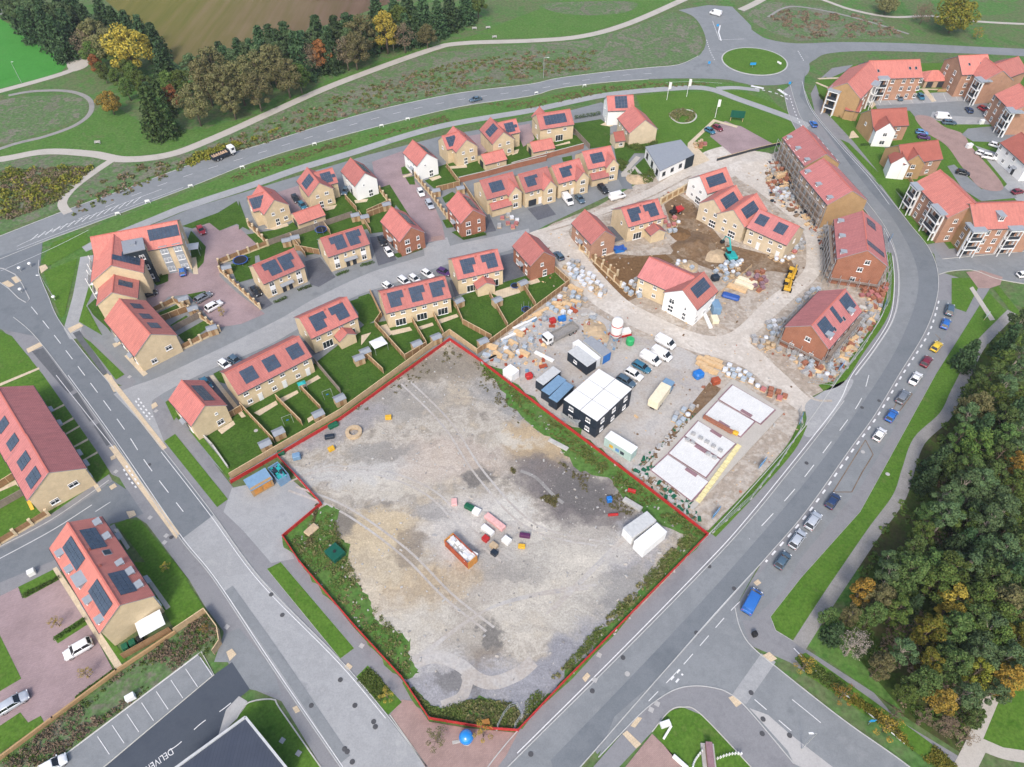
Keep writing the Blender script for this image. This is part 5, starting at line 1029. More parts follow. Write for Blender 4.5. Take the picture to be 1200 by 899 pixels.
for x, y, ty, co, lab in ((135,820,'hatch','slate','dark slate hatchback, last of the lay-by row next to the side road'), (200,728,'estate','silver','pale silver estate car parked directly behind the dark slate hatchback'), (268,648,'suv','silver','silver jeep-like car parked between the pale estate and the navy hatchback'), (355,560,'hatch','navy','navy hatchback parked beside the empty red-outlined build-out'),
        (560,268,'hatch','white','white hatchback parked just above the empty red-outlined build-out'), (613,185,'hatch','blue','bright blue hatchback parked just above the white hatchback in the lay-by'), (662,103,'estate','grey','grey estate car between the bright blue hatchback and a white car'), (718,22,'saloon','white','white saloon parked between the maroon car and the grey estate')):
    car(q, x, y, 50, -72, ty, co, lab, LB)
q = Q(880, 220)
for x, y, ty, co, lab, d in ((766,772,'hatch','maroon','maroon hatchback parked directly below the yellow one',(45,-62)), (810,706,'hatch','yellow','yellow hatchback parked in the lay-by',(50,-62)), (850,606,'hatch','blue','bright blue hatchback parked above the yellow one in the lay-by',(25,-62)), (868,546,'suv','slate','dark slate car at the top end of the lay-by row',(14,-62))):
    car(q, x, y, *d, ty, co, lab, LB)
car(Q(600,659), 1050, 180, 45, -85, 'van', 'blue', 'bright blue camper van parked alone by the side road junction')
car(Q(880,0), 272, 553, -34, -50, 'hatch', 'blue', 'blue car driving up the curving road towards the roundabout')
car(Q(300,0), 965, 444, -60, 14, 'saloon', 'slate', 'dark car driving along the long straight road at the top')
car(Q(600,0), 893, 66, -30, -8, 'van', 'white', 'white van waiting beside the gravel path above the roundabout')
PC = 'cars parked round the new houses'
for T, x, y, dx, dy, ty, co, lab in (
    (Te,200,287,30,55,'hatch','white','white hatchback parked in the pink court, nearer its top end'), (Te,262,370,35,60,'estate','silver','silver estate parked in the pink court behind the white hatchback'),
    (Ta,402,690,25,38,'hatch','black','black hatchback on the drive left of a gabled house, behind the low garage'), (Ta,450,738,25,30,'hatch','teal','dark teal hatchback close behind the low garage'), (Ta,752,636,-20,40,'hatch','slate','slate grey hatchback squeezed between the panelled house and the white house'),
    (Td,125,622,50,60,'hatch','black','black hatchback on the drive beside the semi near the flats court'), (Td,1010,268,25,45,'hatch','black','black hatchback on the drive by the red brick corner house'), (Td,1056,346,30,45,'hatch','white','white hatchback on the drive by the red brick corner house'),
    (Tf,488,200,30,20,'hatch','white','white hatchback at the back of the three panel terrace, farthest right'), (Tf,603,186,34,15,'hatch','purple','dark purple hatchback behind the three panel terrace'), (Tf,398,236,30,22,'hatch','white','white hatchback half hidden behind the middle of the three panel terrace roof'), (Tf,326,252,30,22,'estate','white','white estate half hidden behind the three panel terrace roof'), (Tf,214,290,30,22,'hatch','white','white hatchback behind the left end of the three panel terrace'),
    (Tk,256,312,38,45,'hatch','teal','dark blue hatchback on the tarmac drive beside the small detached house'), (Tk,388,178,40,30,'hatch','white','white hatchback behind the long terrace by the pale road'), (Tk,462,148,40,30,'hatch','slate','dark slate hatchback behind the long terrace by the pale road'),
    (Ti,880,192,25,38,'hatch','red','red hatchback at the top of the pink flats court'), (Ti,750,480,-4,-50,'hatch','blue','bright blue hatchback parked nose in by the flats court'), (Ti,505,642,50,-14,'saloon','black','black saloon tucked behind the terrace gable in the flats court'), (Ti,895,665,60,-34,'estate','grey','grey estate parked on the pink flats court beside the sheds'), (Ti,970,727,60,-34,'suv','white','white car parked on the pink flats court beside the grey estate'),
    (Tg,88,732,-38,-45,'hatch','slate','dark slate hatchback parked by the stacked white pallets'), (Tg,150,340,40,50,'van','white','white van outside the third gabled house on the haul road'), (Tg,235,330,35,42,'saloon','slate','slate grey saloon beside the white van on the haul road drive'), (Tg,398,264,45,45,'suv','black','large black pickup-like car nosed towards the tiled porch garage'), (Tg,498,316,60,-16,'van','white','white van parked across the haul road by the black car'),
    (Q(600,0),902,570,30,16,'hatch','maroon','maroon car in the pink visitor bays by the roundabout lawn'), (Q(600,0),868,583,30,16,'hatch','teal','dark teal car beside the maroon one in the pink visitor bays'),
    (Q(0,659),352,388,-60,34,'suv','white','white car parked in the lower left pink court by the flats'), (Q(0,659),66,624,60,-36,'estate','silver','silver estate parked in the lower left pink court near the left edge'), (Q(0,659),240,897,60,-34,'hatch','white','pale hatchback in the last marked bay at the bottom edge')): car(T, x, y, dx, dy, ty, co, lab, PC)
YC = 'vehicles parked in the builders yard'; q = Q(600,220)
for x, y, ty, co, lab in ((672,690,'van','white','white van parked nearest the haul road in the builders yard'), (655,742,'van','white','white van second from the haul road in the builders yard'), (606,762,'van','white','white van next to the slate blue estate in the builders yard'), (568,796,'estate','teal','slate blue estate between two white vehicles in the builders yard'), (533,830,'suv','white','white car parked nearest the two storey cabins in the builders yard'), (500,858,'estate','slate','dark slate estate tucked against the two storey cabins')):
    car(q, x, y, 60, 34, ty, co, lab, YC)
RC = 'cars parked on the right hand estate'; q = Q(880,0)
for x, y, dx, dy, ty, co, lab in ((648,437,25,28,'hatch','slate','dark slate hatchback in the top car park bays, left one of two'), (743,433,22,28,'hatch','teal','dark teal hatchback in the top car park bays, right one of two'), (842,522,60,4,'van','white','white van parked by the red paved lane'), (868,546,60,4,'estate','slate','dark slate estate parked tight below the white van'), (955,491,-20,-30,'hatch','navy','navy hatchback in the bays facing the right hand apartments'), (1018,487,40,22,'hatch','red','red hatchback in the bays facing the right hand apartments'),
        (748,590,40,6,'hatch','sky','pale blue car behind the dark red roofed semi'), (757,610,40,6,'hatch','purple','very dark purple car behind the dark red roofed semi'), (928,767,40,8,'hatch','black','black hatchback in the grey bay beside the red paved lane'), (1070,647,50,16,'hatch','white','white hatchback nearest the white house at the right edge'), (1012,684,50,16,'hatch','white','white hatchback in the row beside the red paved lane, left one'), (1042,698,50,10,'suv','white','white tall car in the row beside the red paved lane, right one'), (1170,850,40,-8,'hatch','maroon','maroon hatchback in the bays at the right edge')):
    car(q, x, y, dx, dy, ty, co, lab, RC, True)
car(Q(880,220), 922, 243, 40, 20, 'hatch', 'slate', 'dark slate car below the balcony towers at the right junction', RC, True)
car(P1, 1199, 324, 20, -3, 'hatch', 'white', 'white car on the side road at the right edge', RC, True)
# lorry on the top road: white cab, dark tipper body
def lorry(T, x, y, dx, dy, label, L=7.5, cabm='cabin_white', bodym='navy', load=None, box=False, cat='lorry'):
    p = T(x, y); a, b_ = G(*p), G(p[0] + dx * .05, p[1] + dy * .05); d = b_ - a; root = tag(empty('lorry', (a.x, a.y, ZR), math.atan2(d.y, d.x)), label, cat); I = Matrix.Identity(4)
    MB().box((0, 0, .75), (L, 1.0, .25)).build('chassis', M['black'], root)
    cb = MB(); cb.box((L/2 - .9, 0, 1.75), (1.8, 2.3, 2.1), 0, bevel=.12); cb.build('cab', M[cabm], root); MB().box((L/2 + .005, 0, 2.1), (.04, 2.0, .85)).box((L/2 - .8, 0, 2.1), (.9, 2.34, .7)).build('window', M['car_glass'], root)
    if box:
        MB().box((-1.0, 0, 2.05), (L - 2.1, 2.4, 2.2), 0, bevel=.05).build('box_body', M[bodym], root)
    else:
        t = MB(); bl = L - 2.1; t.box((-1.0, 0, .98), (bl, 2.4, .14)); t.box((-1.0, 1.17, 1.4), (bl, .07, .8)); t.box((-1.0, -1.17, 1.4), (bl, .07, .8)); t.box((-1.0 - bl/2 + .04, 0, 1.4), (.07, 2.3, .8)); t.box((-1.0 + bl/2 - .04, 0, 1.6), (.08, 2.3, 1.2)); t.build('tipper_body' if load else 'flatbed', M[bodym], root)
    if load:
        l_ = MB(); n = 7
        for i in range(n):
            for j in range(4):
                x0, y0 = -1.0 - (L-2.3)/2 + (L-2.3) * (i+.5)/n, -1.05 + 2.1 * (j+.5)/4; l_.lathe((x0, y0, 1.05), [(.45, 0), (.34, .4), (.1, .62 + .2 * rnd.random())], 6)
        l_.build('load', M[load], root)
    for x0 in (L/2 - 1.2, -L/2 + 1.3, -L/2 + 2.5):
        for sy in (-1, 1): obj('wheel', wheel_mesh(.48, .3), root, TR(x0, sy * 1.0, .48))
    for sy in (-1, 1): obj('headlight', lamp_mesh('headlight'), root, TR(L/2, sy * .85, .95))
    return root
lorry(Q(0,0), 985, 692, 60, -24, 'lorry with a white cab and heaped dark load on the top road', 7.8, 'cabin_white', 'navy', 'brown_brick')
lorry(Q(600,440), 650, 105, 52, -70, 'pale cream box lorry parked open ended in the builders yard', 8.2, 'cont_blue', 'cream', None, True)
lorry(Tp, 580, 570, -70, 36, 'flatbed lorry with a white cab beside the stacked yard materials', 9.5, 'cabin_white', 'track_grey')
# ================================================================== TREES AND PLANTS
def leaf_mat(name, cols, rough=.8):
    t = NT(name); g = t.n('ShaderNodeNewGeometry'); n = len(cols); c = t.ramp(g.outputs['Random Per Island'], [(i / max(1, n - 1), c) for i, c in enumerate(cols)])
    oi = t.n('ShaderNodeObjectInfo'); hs = t.n('ShaderNodeHueSaturation'); t.l(c, hs.inputs['Color'])
    t.l(t.math('ADD', t.math('MULTIPLY', oi.outputs['Random'], .03), .485), hs.inputs['Hue']); t.l(t.math('ADD', t.math('MULTIPLY', oi.outputs['Random'], .5), .75), hs.inputs['Value'])
    return t.done(hs.outputs[0], rough, .15)
LEAF = dict(pine=leaf_mat('pine_needles', [(.05,.095,.04), (.08,.13,.052), (.11,.16,.065), (.07,.115,.055)]), spruce=leaf_mat('spruce_needles', [(.028,.06,.026), (.045,.085,.034), (.06,.10,.042)]),
    green=leaf_mat('green_leaves', [(.05,.095,.02), (.085,.135,.028), (.12,.155,.038), (.06,.11,.024)]), forest=leaf_mat('forest_leaves', [(.05,.10,.028), (.08,.14,.036), (.115,.16,.05), (.065,.115,.033)]), weed=leaf_mat('weed_leaves', [(.08,.14,.028), (.12,.175,.04), (.16,.18,.06), (.10,.14,.035)]), lime=leaf_mat('yellow_green_leaves', [(.13,.15,.02), (.20,.19,.03), (.10,.13,.02), (.26,.20,.03)]),
    yellow=leaf_mat('yellow_leaves', [(.33,.24,.04), (.42,.30,.05), (.27,.21,.04), (.19,.17,.04)]), orange=leaf_mat('orange_leaves', [(.30,.17,.03), (.36,.22,.04), (.22,.15,.03), (.17,.14,.03)]),
    conifer=leaf_mat('conifer_needles', [(.035,.075,.022), (.055,.10,.03), (.07,.115,.035)]), olive=leaf_mat('olive_leaves', [(.12,.12,.05), (.19,.165,.075), (.10,.11,.042), (.155,.145,.06)]), brown=leaf_mat('brown_twigs', [(.17,.125,.085), (.21,.155,.105), (.14,.105,.075)]), grey=leaf_mat('grey_twigs', [(.30,.26,.22), (.24,.21,.18), (.36,.31,.27)]),
    red=leaf_mat('russet_leaves', [(.22,.07,.03), (.28,.11,.04), (.18,.07,.03)]), hedge=leaf_mat('hedge_leaves', [(.035,.07,.012), (.06,.10,.02), (.045,.085,.015)]))
def leaves(b, c, r, n, size, rg, squash=.75, out=.6):
    for _ in range(n):
        d = Vector((rg.gauss(0, 1), rg.gauss(0, 1), rg.gauss(0, 1))).normalized(); k = r * (.55 + .45 * rg.random() ** .5)
        p = Vector((c[0] + d.x * k, c[1] + d.y * k, c[2] + d.z * k * squash))
        nrm = (d * out + Vector((rg.gauss(0, 1), rg.gauss(0, 1), rg.gauss(0, 1) + .4)) * (1 - out)).normalized(); t = nrm.orthogonal().normalized(); t.rotate(Quaternion(nrm, rg.random() * 6.28)); u = nrm.cross(t)
        s1, s2 = size * rg.uniform(.6, 1.2), size * rg.uniform(.4, .9); b.face([p - t * s1 - u * s2 * .3, p + u * s2 * -.9, p + t * s1, p + u * s2])
def tree_meshes(kind, var, h, cw):
    """(trunk, crown) built at real size in local coordinates"""
    rg = random.Random(hash((kind, var)) % 9973 if False else sum(map(ord, kind)) * 31 + var * 97); tr = MB(); cr = MB(); cl = []
    if kind == 'spruce':
        tr.cyl((0, 0, 0), (0, 0, h * .95), h * .016, .03, 7); nl = 13
        for i in range(nl):
            f = i / nl; z = h * (.06 + .92 * f); rad = cw / 2 * (1 - f) ** .8 + .15; na = max(4, int(9 * (1 - f)) + 3)
            for k in range(na):
                a = 6.28 * k / na + rg.random(); L = rad * rg.uniform(.75, 1.12)
                for s_ in range(4):
                    q = L * (.25 + .25 * s_); leaves(cr, (math.cos(a) * q, math.sin(a) * q, z - q * .28), cw * .09 + .1, 7, cw * .055 + .08, rg, .6, .4)
        return tr, cr
    if kind in ('pine',):
        bend = (rg.uniform(-.8, .8), rg.uniform(-.8, .8)); zt = h * .82; tr.cyl((0, 0, 0), (bend[0] * .4, bend[1] * .4, h * .5), h * .017, h * .012, 8); tr.cyl((bend[0] * .4, bend[1] * .4, h * .5), (bend[0], bend[1], zt), h * .012, .05, 7)
        n = 15
        for i in range(n):
            f = (i + .5) / n; z = h * (.50 + .46 * f); rad = cw / 2 * (math.sin(math.pi * (.22 + .74 * f))) * rg.uniform(.5, 1.0); a = i * 2.4 + rg.random(); cl.append((bend[0] * .8 + math.cos(a) * rad, bend[1] * .8 + math.sin(a) * rad, z, cw * rg.uniform(.13, .2)))
        lv, sz, sq = 190, .21, .62
    else:
        zt = h * .7; tr.cyl((0, 0, 0), (.1, .05, h * .35), h * .022, h * .016, 8); tr.cyl((.1, .05, h * .35), (0, 0, zt), h * .016, .05, 7); n = 20 if h >= 6 else 10
        base = .12 if kind in ('bush', ) else .28
        for i in range(n):
            f = (i + .5) / n; z = h * (base + (.93 - base) * f); rad = cw / 2 * math.sin(math.pi * min(.93, .22 + .66 * f)) ** .8 * rg.uniform(.45, 1.0) if i < n - 1 else 0; a = i * 2.4 + rg.random() * .8
            cl.append((math.cos(a) * rad, math.sin(a) * rad, z, cw * rg.uniform(.11, .23)))
        lv, sz, sq = (190 if h >= 6 else 60, .21 if h >= 6 else .17, .8) if kind not in ('grey', 'brown') else (70, .16, .9)
    for x, y, z, r in cl:
        leaves(cr, (x, y, z), r, int(lv), sz * (cw / 6) ** .85, rg, sq)
        z0 = max(h * .15, z - h * .15); tr.cyl((0, 0, min(z0, zt)), (x * .85, y * .85, z), max(.04, h * .005), .02, 5, cap=False)
    return tr, cr
def tree(kind, x, y, h, cw, label, group=None, var=0, name='tree', cat='tree', rz=None, k=1.0):
    mk = {'lime': 'green', 'yellow': 'green', 'orange': 'green', 'olive': 'green', 'red': 'green', 'conifer': 'spruce', 'forest': 'green'}.get(kind, kind)
    key = ('tree', mk, var, round(h), round(cw * 2)); leafm = LEAF[kind]
    tm = cached(key + ('t',), lambda: tree_meshes(mk, var, h, cw)[0].mesh('trunk', M['bark_pale'] if kind in ('pine', 'grey') else M['bark'], True, False))
    cm = cached(key + (kind,), lambda: tree_meshes(mk, var, h, cw)[1].mesh('crown', leafm, False, False))
    root = tag(empty(name, (x, y, .03), rnd.random() * 6.28 if rz is None else rz), label, cat, group); root.scale = (k, k, k * rnd.uniform(.93, 1.07)); obj('trunk', tm, root, Matrix.Identity(4)); obj('crown', cm, root, Matrix.Identity(4)); return root
NAMEK = dict(conifer='conifer', pine='pine', spruce='spruce', grey='bare_tree', brown='bare_tree')
DESC = dict(forest='deep green broadleaf tree', conifer='broad green conifer', pine='blue-green pine', spruce='dark green spruce', green='green broadleaf tree', lime='yellow-green broadleaf tree', yellow='bright yellow autumn tree', orange='orange autumn tree', olive='pale olive-brown tree', brown='brown twiggy tree', grey='bare grey tree', red='russet tree')
# ---- wood at the lower right: (kind, crown centre in the photo, height)
WOOD = [(Q(880,220), [('spruce',1150,640,11),('pine',1195,590,12),('green',1120,750,11),('forest',1060,805,10),('pine',1180,800,11),('forest',1005,870,9),('pine',1105,875,11),('pine',1210,700,13)]),
 (Q(880,440), [('olive',1000,130,11),('green',1065,95,11),('forest',1125,190,12),('spruce',1175,140,13),('forest',930,262,10),('green',1000,300,11),('spruce',845,345,10),('forest',1120,265,11),('forest',960,405,11),('pine',1195,235,12),('spruce',800,430,8),('pine',850,520,11),('pine',935,480,11),('pine',1015,470,12),('orange',1165,400,10),('green',1190,470,12),('forest',1100,345,11),('pine',1060,530,11),('forest',800,590,9),('pine',868,615,11),('green',762,690,8),('forest',715,755,10),('forest',790,815,10),('pine',615,815,8),('spruce',900,740,9),('pine',950,830,11),('pine',1040,660,12),('pine',1125,590,12),('green',1185,610,11),('pine',1100,780,12),('forest',1185,730,12),('forest',1030,855,11),('green',880,850,11),('spruce',660,860,9),('pine',1160,865,12),('spruce',985,790,10),('pine',960,180,10),('spruce',1020,220,11),('spruce',905,560,9),('spruce',975,590,10),('forest',1060,420,11),('pine',1190,330,12),('spruce',960,700,9),('spruce',1010,740,10),('forest',905,400,9)]),
 (Q(880,659), [('orange',495,115,9),('olive',580,150,10),('green',655,200,9),('forest',550,215,9),('forest',700,35,11),('pine',620,60,10),('green',840,55,12),('grey',470,345,9),('spruce',385,290,7),('olive',580,445,8),('pine',665,390,9),('lime',800,285,10),('forest',905,285,11),('forest',985,235,11),('yellow',905,165,10),('green',1000,150,12),('pine',1040,300,11),('lime',790,430,9),('forest',770,525,9),('forest',900,440,10),('pine',945,565,10),('yellow',850,600,8),('brown',880,710,6),('brown',770,680,5),('green',690,570,6),('pine',1030,405,11),('pine',1110,410,11),('orange',1150,500,11),('lime',1170,340,12),('forest',1195,240,12),('olive',1125,180,12),('forest',1060,60,12),('spruce',1150,60,13),('green',1085,235,11),('forest',985,670,6),('forest',1190,130,12),('green',1080,335,11),('lime',1000,480,9),('pine',1060,560,8),('spruce',720,180,8),('spruce',960,360,9),('spruce',860,370,8),('brown',640,660,4),('brown',950,770,5),('olive',440,230,7),('forest',350,230,6)])]
cnt = {}; k_ = 0; WG = 'trees of the wood on the right'
wz = lambda px, py: 'near the top of the wood at the right edge' if py < 470 else ('on the path side of the wood' if px < 1075 - (py - 600) * .25 and py < 690 else ('in the thick of the wood beside the right edge' if py < 690 else ('at the bottom corner of the wood by the tarmac path' if px < 1080 else 'in the lower right of the wood by the gravel path')))
for T, L in WOOD:
    for kd, x, y, h in L:
        p = T(x, y); k_ += 1; pos = G(*p, h * .68); cw = {'pine': .46, 'spruce': .42, 'grey': .45}.get(kd, .50) * h * (.95 + .1 * math.sin(k_ * 3.7))
        tree(kd, pos.x, pos.y, h, round(cw), f"{DESC[kd]} {wz(*p)}", WG, k_ % 3, NAMEK.get(kd, 'tree'))
for i in range(12):     # darker trees deeper in, seen through the gaps and out of the frame to the right
    px, py = rnd.uniform(1120, 1290), rnd.uniform(400, 770); pos = G(px, py, 7); kd = ('spruce', 'green', 'pine')[i % 3]
    tree(kd, pos.x, pos.y, 9, 5, f"{DESC[kd]} {wz(px, py)}", WG, i % 3, NAMEK.get(kd, 'tree'))
# ---- belt of trees at the top left
BELT = [('spruce',[(19,6,17),(35,9,17),(51,17,17),(72,6,17),(88,12,16),(53,30,16),(77,30,17),(67,42,16),(30,24,15),(100,22,14),(133,22,13),(149,29,13),(165,36,13),(181,46,14),(188,64,14),(118,12,13),(5,-8,17),(335,46,16),(349,62,17),(372,38,16),(393,38,16),(407,33,15),(316,44,14),(307,66,14),(258,62,11),(280,66,10),(478,10,16),(496,14,15),(513,18,15),(527,10,15),(545,4,14),(385,60,14),(462,14,14),(440,12,14),(488,30,13),(304,44,13)]),
 ('olive',[(111,42,15),(125,55,13),(240,95,16),(227,122,14),(262,103,15),(279,95,16),(250,80,15),(298,80,14),(318,74,16),(334,88,15),(423,40,17),(415,58,14),(270,118,12),(300,105,14),(500,40,10)]), ('green',[(105,62,11),(120,84,8),(135,92,8),(197,95,10),(212,96,10),(148,104,8),(350,90,11),(560,2,12),(468,28,14),(157,92,7)]), ('yellow',[(149,57,17),(451,34,17),(128,120,8)]), ('red',[(200,113,9),(112,76,8),(377,64,12)]), ('brown',[(473,42,12),(98,50,12),(362,70,12),(405,62,12)]), ('conifer',[(178,126,18),(190,134,13),(186,112,13)])]
bz = lambda x: 'at the far left end of the tree belt' if x < 105 else ('beside the big yellow tree in the tree belt' if x < 215 else ('midway along the tree belt below the ploughed field' if x < 345 else 'at the right end of the tree belt'))
BELT += [('pine', [(20 + 7.5 * i + 3 * math.sin(i * 5.1), 14 + i * 1.2, 14) for i in range(9)] + [(225 + 13 * i, 84 - 2.6 * i + 5 * math.sin(i * 3.3), 12) for i in range(20)]), ('green', [(128 + 7 * i, 60 + 7 * i, 9) for i in range(7)] + [(236 + 26 * i, 108 - 7.5 * i, 8) for i in range(9)]), ('spruce', [(170 + 3 * i, 98 + 9 * i, 9) for i in range(3)] + [(250 + 15 * i, 72 - 3 * i + 6 * math.sin(i * 2.2), 13) for i in range(16)])]
k_ = 0
for kd, L in BELT:
    for x, y, h in L:
        k_ += 1; pos = G(x, y, h * .55); cw = {'spruce': .62, 'yellow': .92 if x < 300 else .62, 'pine': .62, 'conifer': .62}.get(kd, .68) * h
        lab = {(149,57): 'large round bright yellow tree standing out in the belt by the ploughed field', (451,34): 'yellow and olive tree at the right end of the belt', (128,120): 'small yellow tree on the grass left of the belt', (178,126): 'tall broad dark pine standing forward on the grass below the belt'}.get((x, y), f"{DESC[kd]} {bz(x)}")
        tree(kd, pos.x, pos.y, h, round(cw), lab, 'trees of the belt below the ploughed field', k_ % 3, NAMEK.get(kd, 'tree'))
for kd, x, y, h, cw, lab in (('lime',1120,20,14,16,'big olive and orange tree standing alone above the top right road'), ('brown',1082,18,8,8,'dark twiggy bush left of the big lone tree'), ('olive',1040,6,8,9,'grey-brown bush on the heath by the top path'), ('yellow',1146,40,5,5,'small yellow bush beside the big lone tree')):
    pos = G(x, y, h * .45); tree(kd, pos.x, pos.y, h, cw, lab, None, 1)
for kd, x, y, h, cw, lab in (('yellow',943,780,4,3.5,'small yellow tree on the verge nearest the crossing'), ('orange',989,814,4,3.6,'small orange tree midway along the planted verge'), ('yellow',1041,852,4.5,4.5,'yellow tree on the verge nearest the bottom edge'), ('olive',511,866,4,3.5,'bare brown young tree on the red plaza'), ('orange',566,858,4.5,3,'orange young tree on the red plaza beside the blue globe'), ('lime',360,785,2.5,2,'small young tree in the verge') if False else ('yellow',453,815,2.5,2.4,'small yellow shrub at the end of the street verge')):
    pos = G(x, y, h * .5); tree(kd, pos.x, pos.y, h, cw, lab, None, 2)
for T, x, y, h, lab in ((Tm,940,470,2.5,'small autumn sapling on the lawn beside the flats'), (Q(0,659),395,505,3,'thin sapling at the edge of the lower pink court'), (Q(0,659),262,280,3,'thin sapling between the parking bays of the lower pink court'), (Tj,1030,245,3,'thin sapling on the pink court by the white car'), (Q(0,659),905,300,2,'yellow shrub in the corner of the rough strip')):
    p = T(x, y); pos = G(*p); tree('yellow', pos.x, pos.y, h, h * .7, lab, None, 0)
# ---- scrub, weeds and hedges
def scatter(name, kind, polys, n, smin, smax, label=None, size=.16, tall=1.0, T=P1, seed=3):
    """low leafy ground cover nobody could count: one object"""
    rg = random.Random(seed); b = MB()
    for poly in polys:
        W = [G(*T(*p)) for p in poly]; xs = [p.x for p in W]; ys = [p.y for p in W]; c = 0; tries = 0
        while c < n and tries < n * 30:
            tries += 1; x, y = rg.uniform(min(xs), max(xs)), rg.uniform(min(ys), max(ys)); ins = False; j = len(W) - 1
            for i in range(len(W)):
                if (W[i].y > y) != (W[j].y > y) and x < (W[j].x - W[i].x) * (y - W[i].y) / (W[j].y - W[i].y) + W[i].x: ins = not ins
                j = i
            if not ins or mnoise.noise(Vector((x * .13, y * .13, seed))) < -.12: continue
            c += 1; r = rg.uniform(smin, smax) * (1 + .5 * mnoise.noise(Vector((x * .2, y * .2, 5)))); leaves(b, (x, y, r * .45 * tall), r, int(10 + r * 14), size * (1 + r * .3), rg, .6 * tall, .4)
    o = b.build(name, LEAF[kind]); tag(o, label, None, None, 'stuff'); return o
plotL = [[(335,640),(345,632),(372,605),(392,598),(400,640),(425,690),(440,715),(470,745),(480,770),(480,800),(470,790),(415,728),(352,655)], [(480,806),(500,836),(545,846),(600,850),(612,842),(600,826),(560,820),(540,826),(520,832),(505,828)], [(612,845),(640,816),(700,750),(770,680),(818,630),(805,625),(780,652),(745,690),(705,730),(660,782),(620,820)]]
scatter('weeds', 'weed', plotL, 620, .15, .6, 'green weeds growing along the edges of the bare plot', .13, .7); scatter('weeds', 'olive', plotL, 160, .15, .5, 'dry olive weeds along the edges of the bare plot', .2, seed=9)
scatter('weeds', 'weed', [[(566,430),(620,470),(700,535),(826,626),(815,632),(740,585),(690,545),(640,505),(600,470),(566,440)]], 420, .15, .5, 'weeds along the fence between the plot and the builders yard', .2, seed=4)
scatter('weeds', 'olive', [[(410,480),(525,405),(580,440),(640,500),(610,500),(560,450),(520,425),(440,480)], [(650,540),(700,560),(760,600),(740,610),(690,580)], [(372,590),(390,600),(385,625),(360,640)], [(596,548),(612,548),(655,582),(650,595),(620,575)]], 110, .15, .45, 'sparse dry weeds at the top of the bare plot', .16, seed=5)
SC = [[(170,235),(230,215),(300,190),(380,166),(460,146),(460,130),(380,148),(300,172)], [(84,255),(150,228),(230,192),(320,165),(430,130),(560,100),(690,82),(700,60),(600,62),(480,85),(390,115),(300,150),(220,185),(150,196),(100,225)], [(0,200),(110,195),(70,235),(0,262)]]
scatter('scrub', 'brown', SC[1:], 300, .3, .9, 'brown heathland scrub beside the top road', .3, .7, seed=11); scatter('scrub', 'olive', SC[1:], 300, .3, .9, 'olive heathland scrub beside the top road', .3, .7, seed=12); scatter('scrub', 'lime', [SC[2], [(210,190),(300,158),(340,140),(330,150),(220,198)]], 130, .5, 1.4, 'yellow gorse scrub beside the gravel path', .3, seed=13)
scatter('scrub', 'weed', SC[1:], 300, .3, .8, 'green heathland scrub beside the top road', .3, .7, seed=14)
scatter('scrub', 'brown', [[(890,10),(1020,20),(1060,42),(990,44),(935,46)]], 220, .5, 1.0, 'brown scrub above the roundabout', .3, .7, seed=15)
scatter('scrub', 'brown', [[(-20,905),(0,890),(540,485),(780,318),(905,225),(960,300),(930,405),(870,400),(200,890)]], 420, .2, .55, 'low brown planting between the flats court and the car park', .16, T=Q(0,659), seed=16)
scatter('scrub', 'green', [[(-20,905),(0,890),(540,485),(780,318),(905,225),(960,300),(930,405),(870,400),(200,890)]], 150, .2, .5, 'low green planting between the flats court and the car park', .16, T=Q(0,659), seed=17)
scatter('undergrowth', 'green', [[(1200,362),(1176,386),(1152,414),(1136,442),(1112,492),(1084,520),(1070,556),(1030,630),(1000,690),(985,735),(1040,810),(1128,880),(1160,830),(1230,770),(1300,700),(1300,420)]], 1100, .4, 1.0, 'undergrowth on the woodland floor', .3, .6, seed=18)
scatter('undergrowth', 'brown', [[(1060,700),(1160,780),(1140,870),(1060,830),(1020,780)], [(1100,560),(1200,560),(1200,680),(1080,660)]], 220, .4, .9, 'brown bracken on the woodland floor', .25, .6, seed=19)
scatter('verge_planting', 'lime', [[(985,815),(1000,815),(1100,880),(1120,899),(1095,899),(1020,838)]], 420, .2, .55, 'yellowing planting along the bottom right verge', .14, seed=20)
scatter('verge_planting', 'green', [[(933,773),(944,770),(1000,812),(985,815),(947,790)], [(433,783),(470,822),(456,836),(420,795)]], 260, .2, .5, 'green planting along the street verges', .14, seed=21)
scatter('garden_plants', 'green', [[(735,200),(752,206),(775,192),(770,205),(760,216),(738,212)], [(728,170),(745,165),(770,165),(768,172),(745,178)], [(724,188),(736,190),(728,200)]], 110, .4, 1.0, 'leafy planting of the show garden by the office', .2, seed=22)
scatter('flower_bed', 'olive', [[(785,136),(790,130),(800,128),(812,130),(816,137),(808,143),(795,144)]], 110, .4, .9, 'round bed of brown shrubs on the roundabout lawn', .2, seed=23)
scatter('verge_planting', 'olive', [[(560,122),(620,118),(707,102),(760,97),(850,97),(840,100),(760,103),(707,109),(620,128)], [(225,228),(300,205),(380,178),(460,156),(540,140),(540,132),(460,150),(380,170),(300,195)]], 300, .2, .6, 'dry grass tussocks between the top road and its cycle path', .2, .6, seed=24)
def hedge(T, pts, label, h=.8, w=.9, kind='hedge'):
    W = [G(*T(*p)) for p in pts]; b = MB(); rg = random.Random(len(label))
    for i in range(len(W) - 1):
        d = W[i+1] - W[i]; n = max(2, int(d.length / .4))
        for k in range(n):
            p = W[i] + d * ((k + .5) / n); leaves(b, (p.x + rg.uniform(-.1, .1), p.y + rg.uniform(-.1, .1), h * .5), w * .5, 34, .15, rg, h / w, .5)
    return tag(b.build('hedge', LEAF[kind]), label, 'hedge', 'clipped hedges')
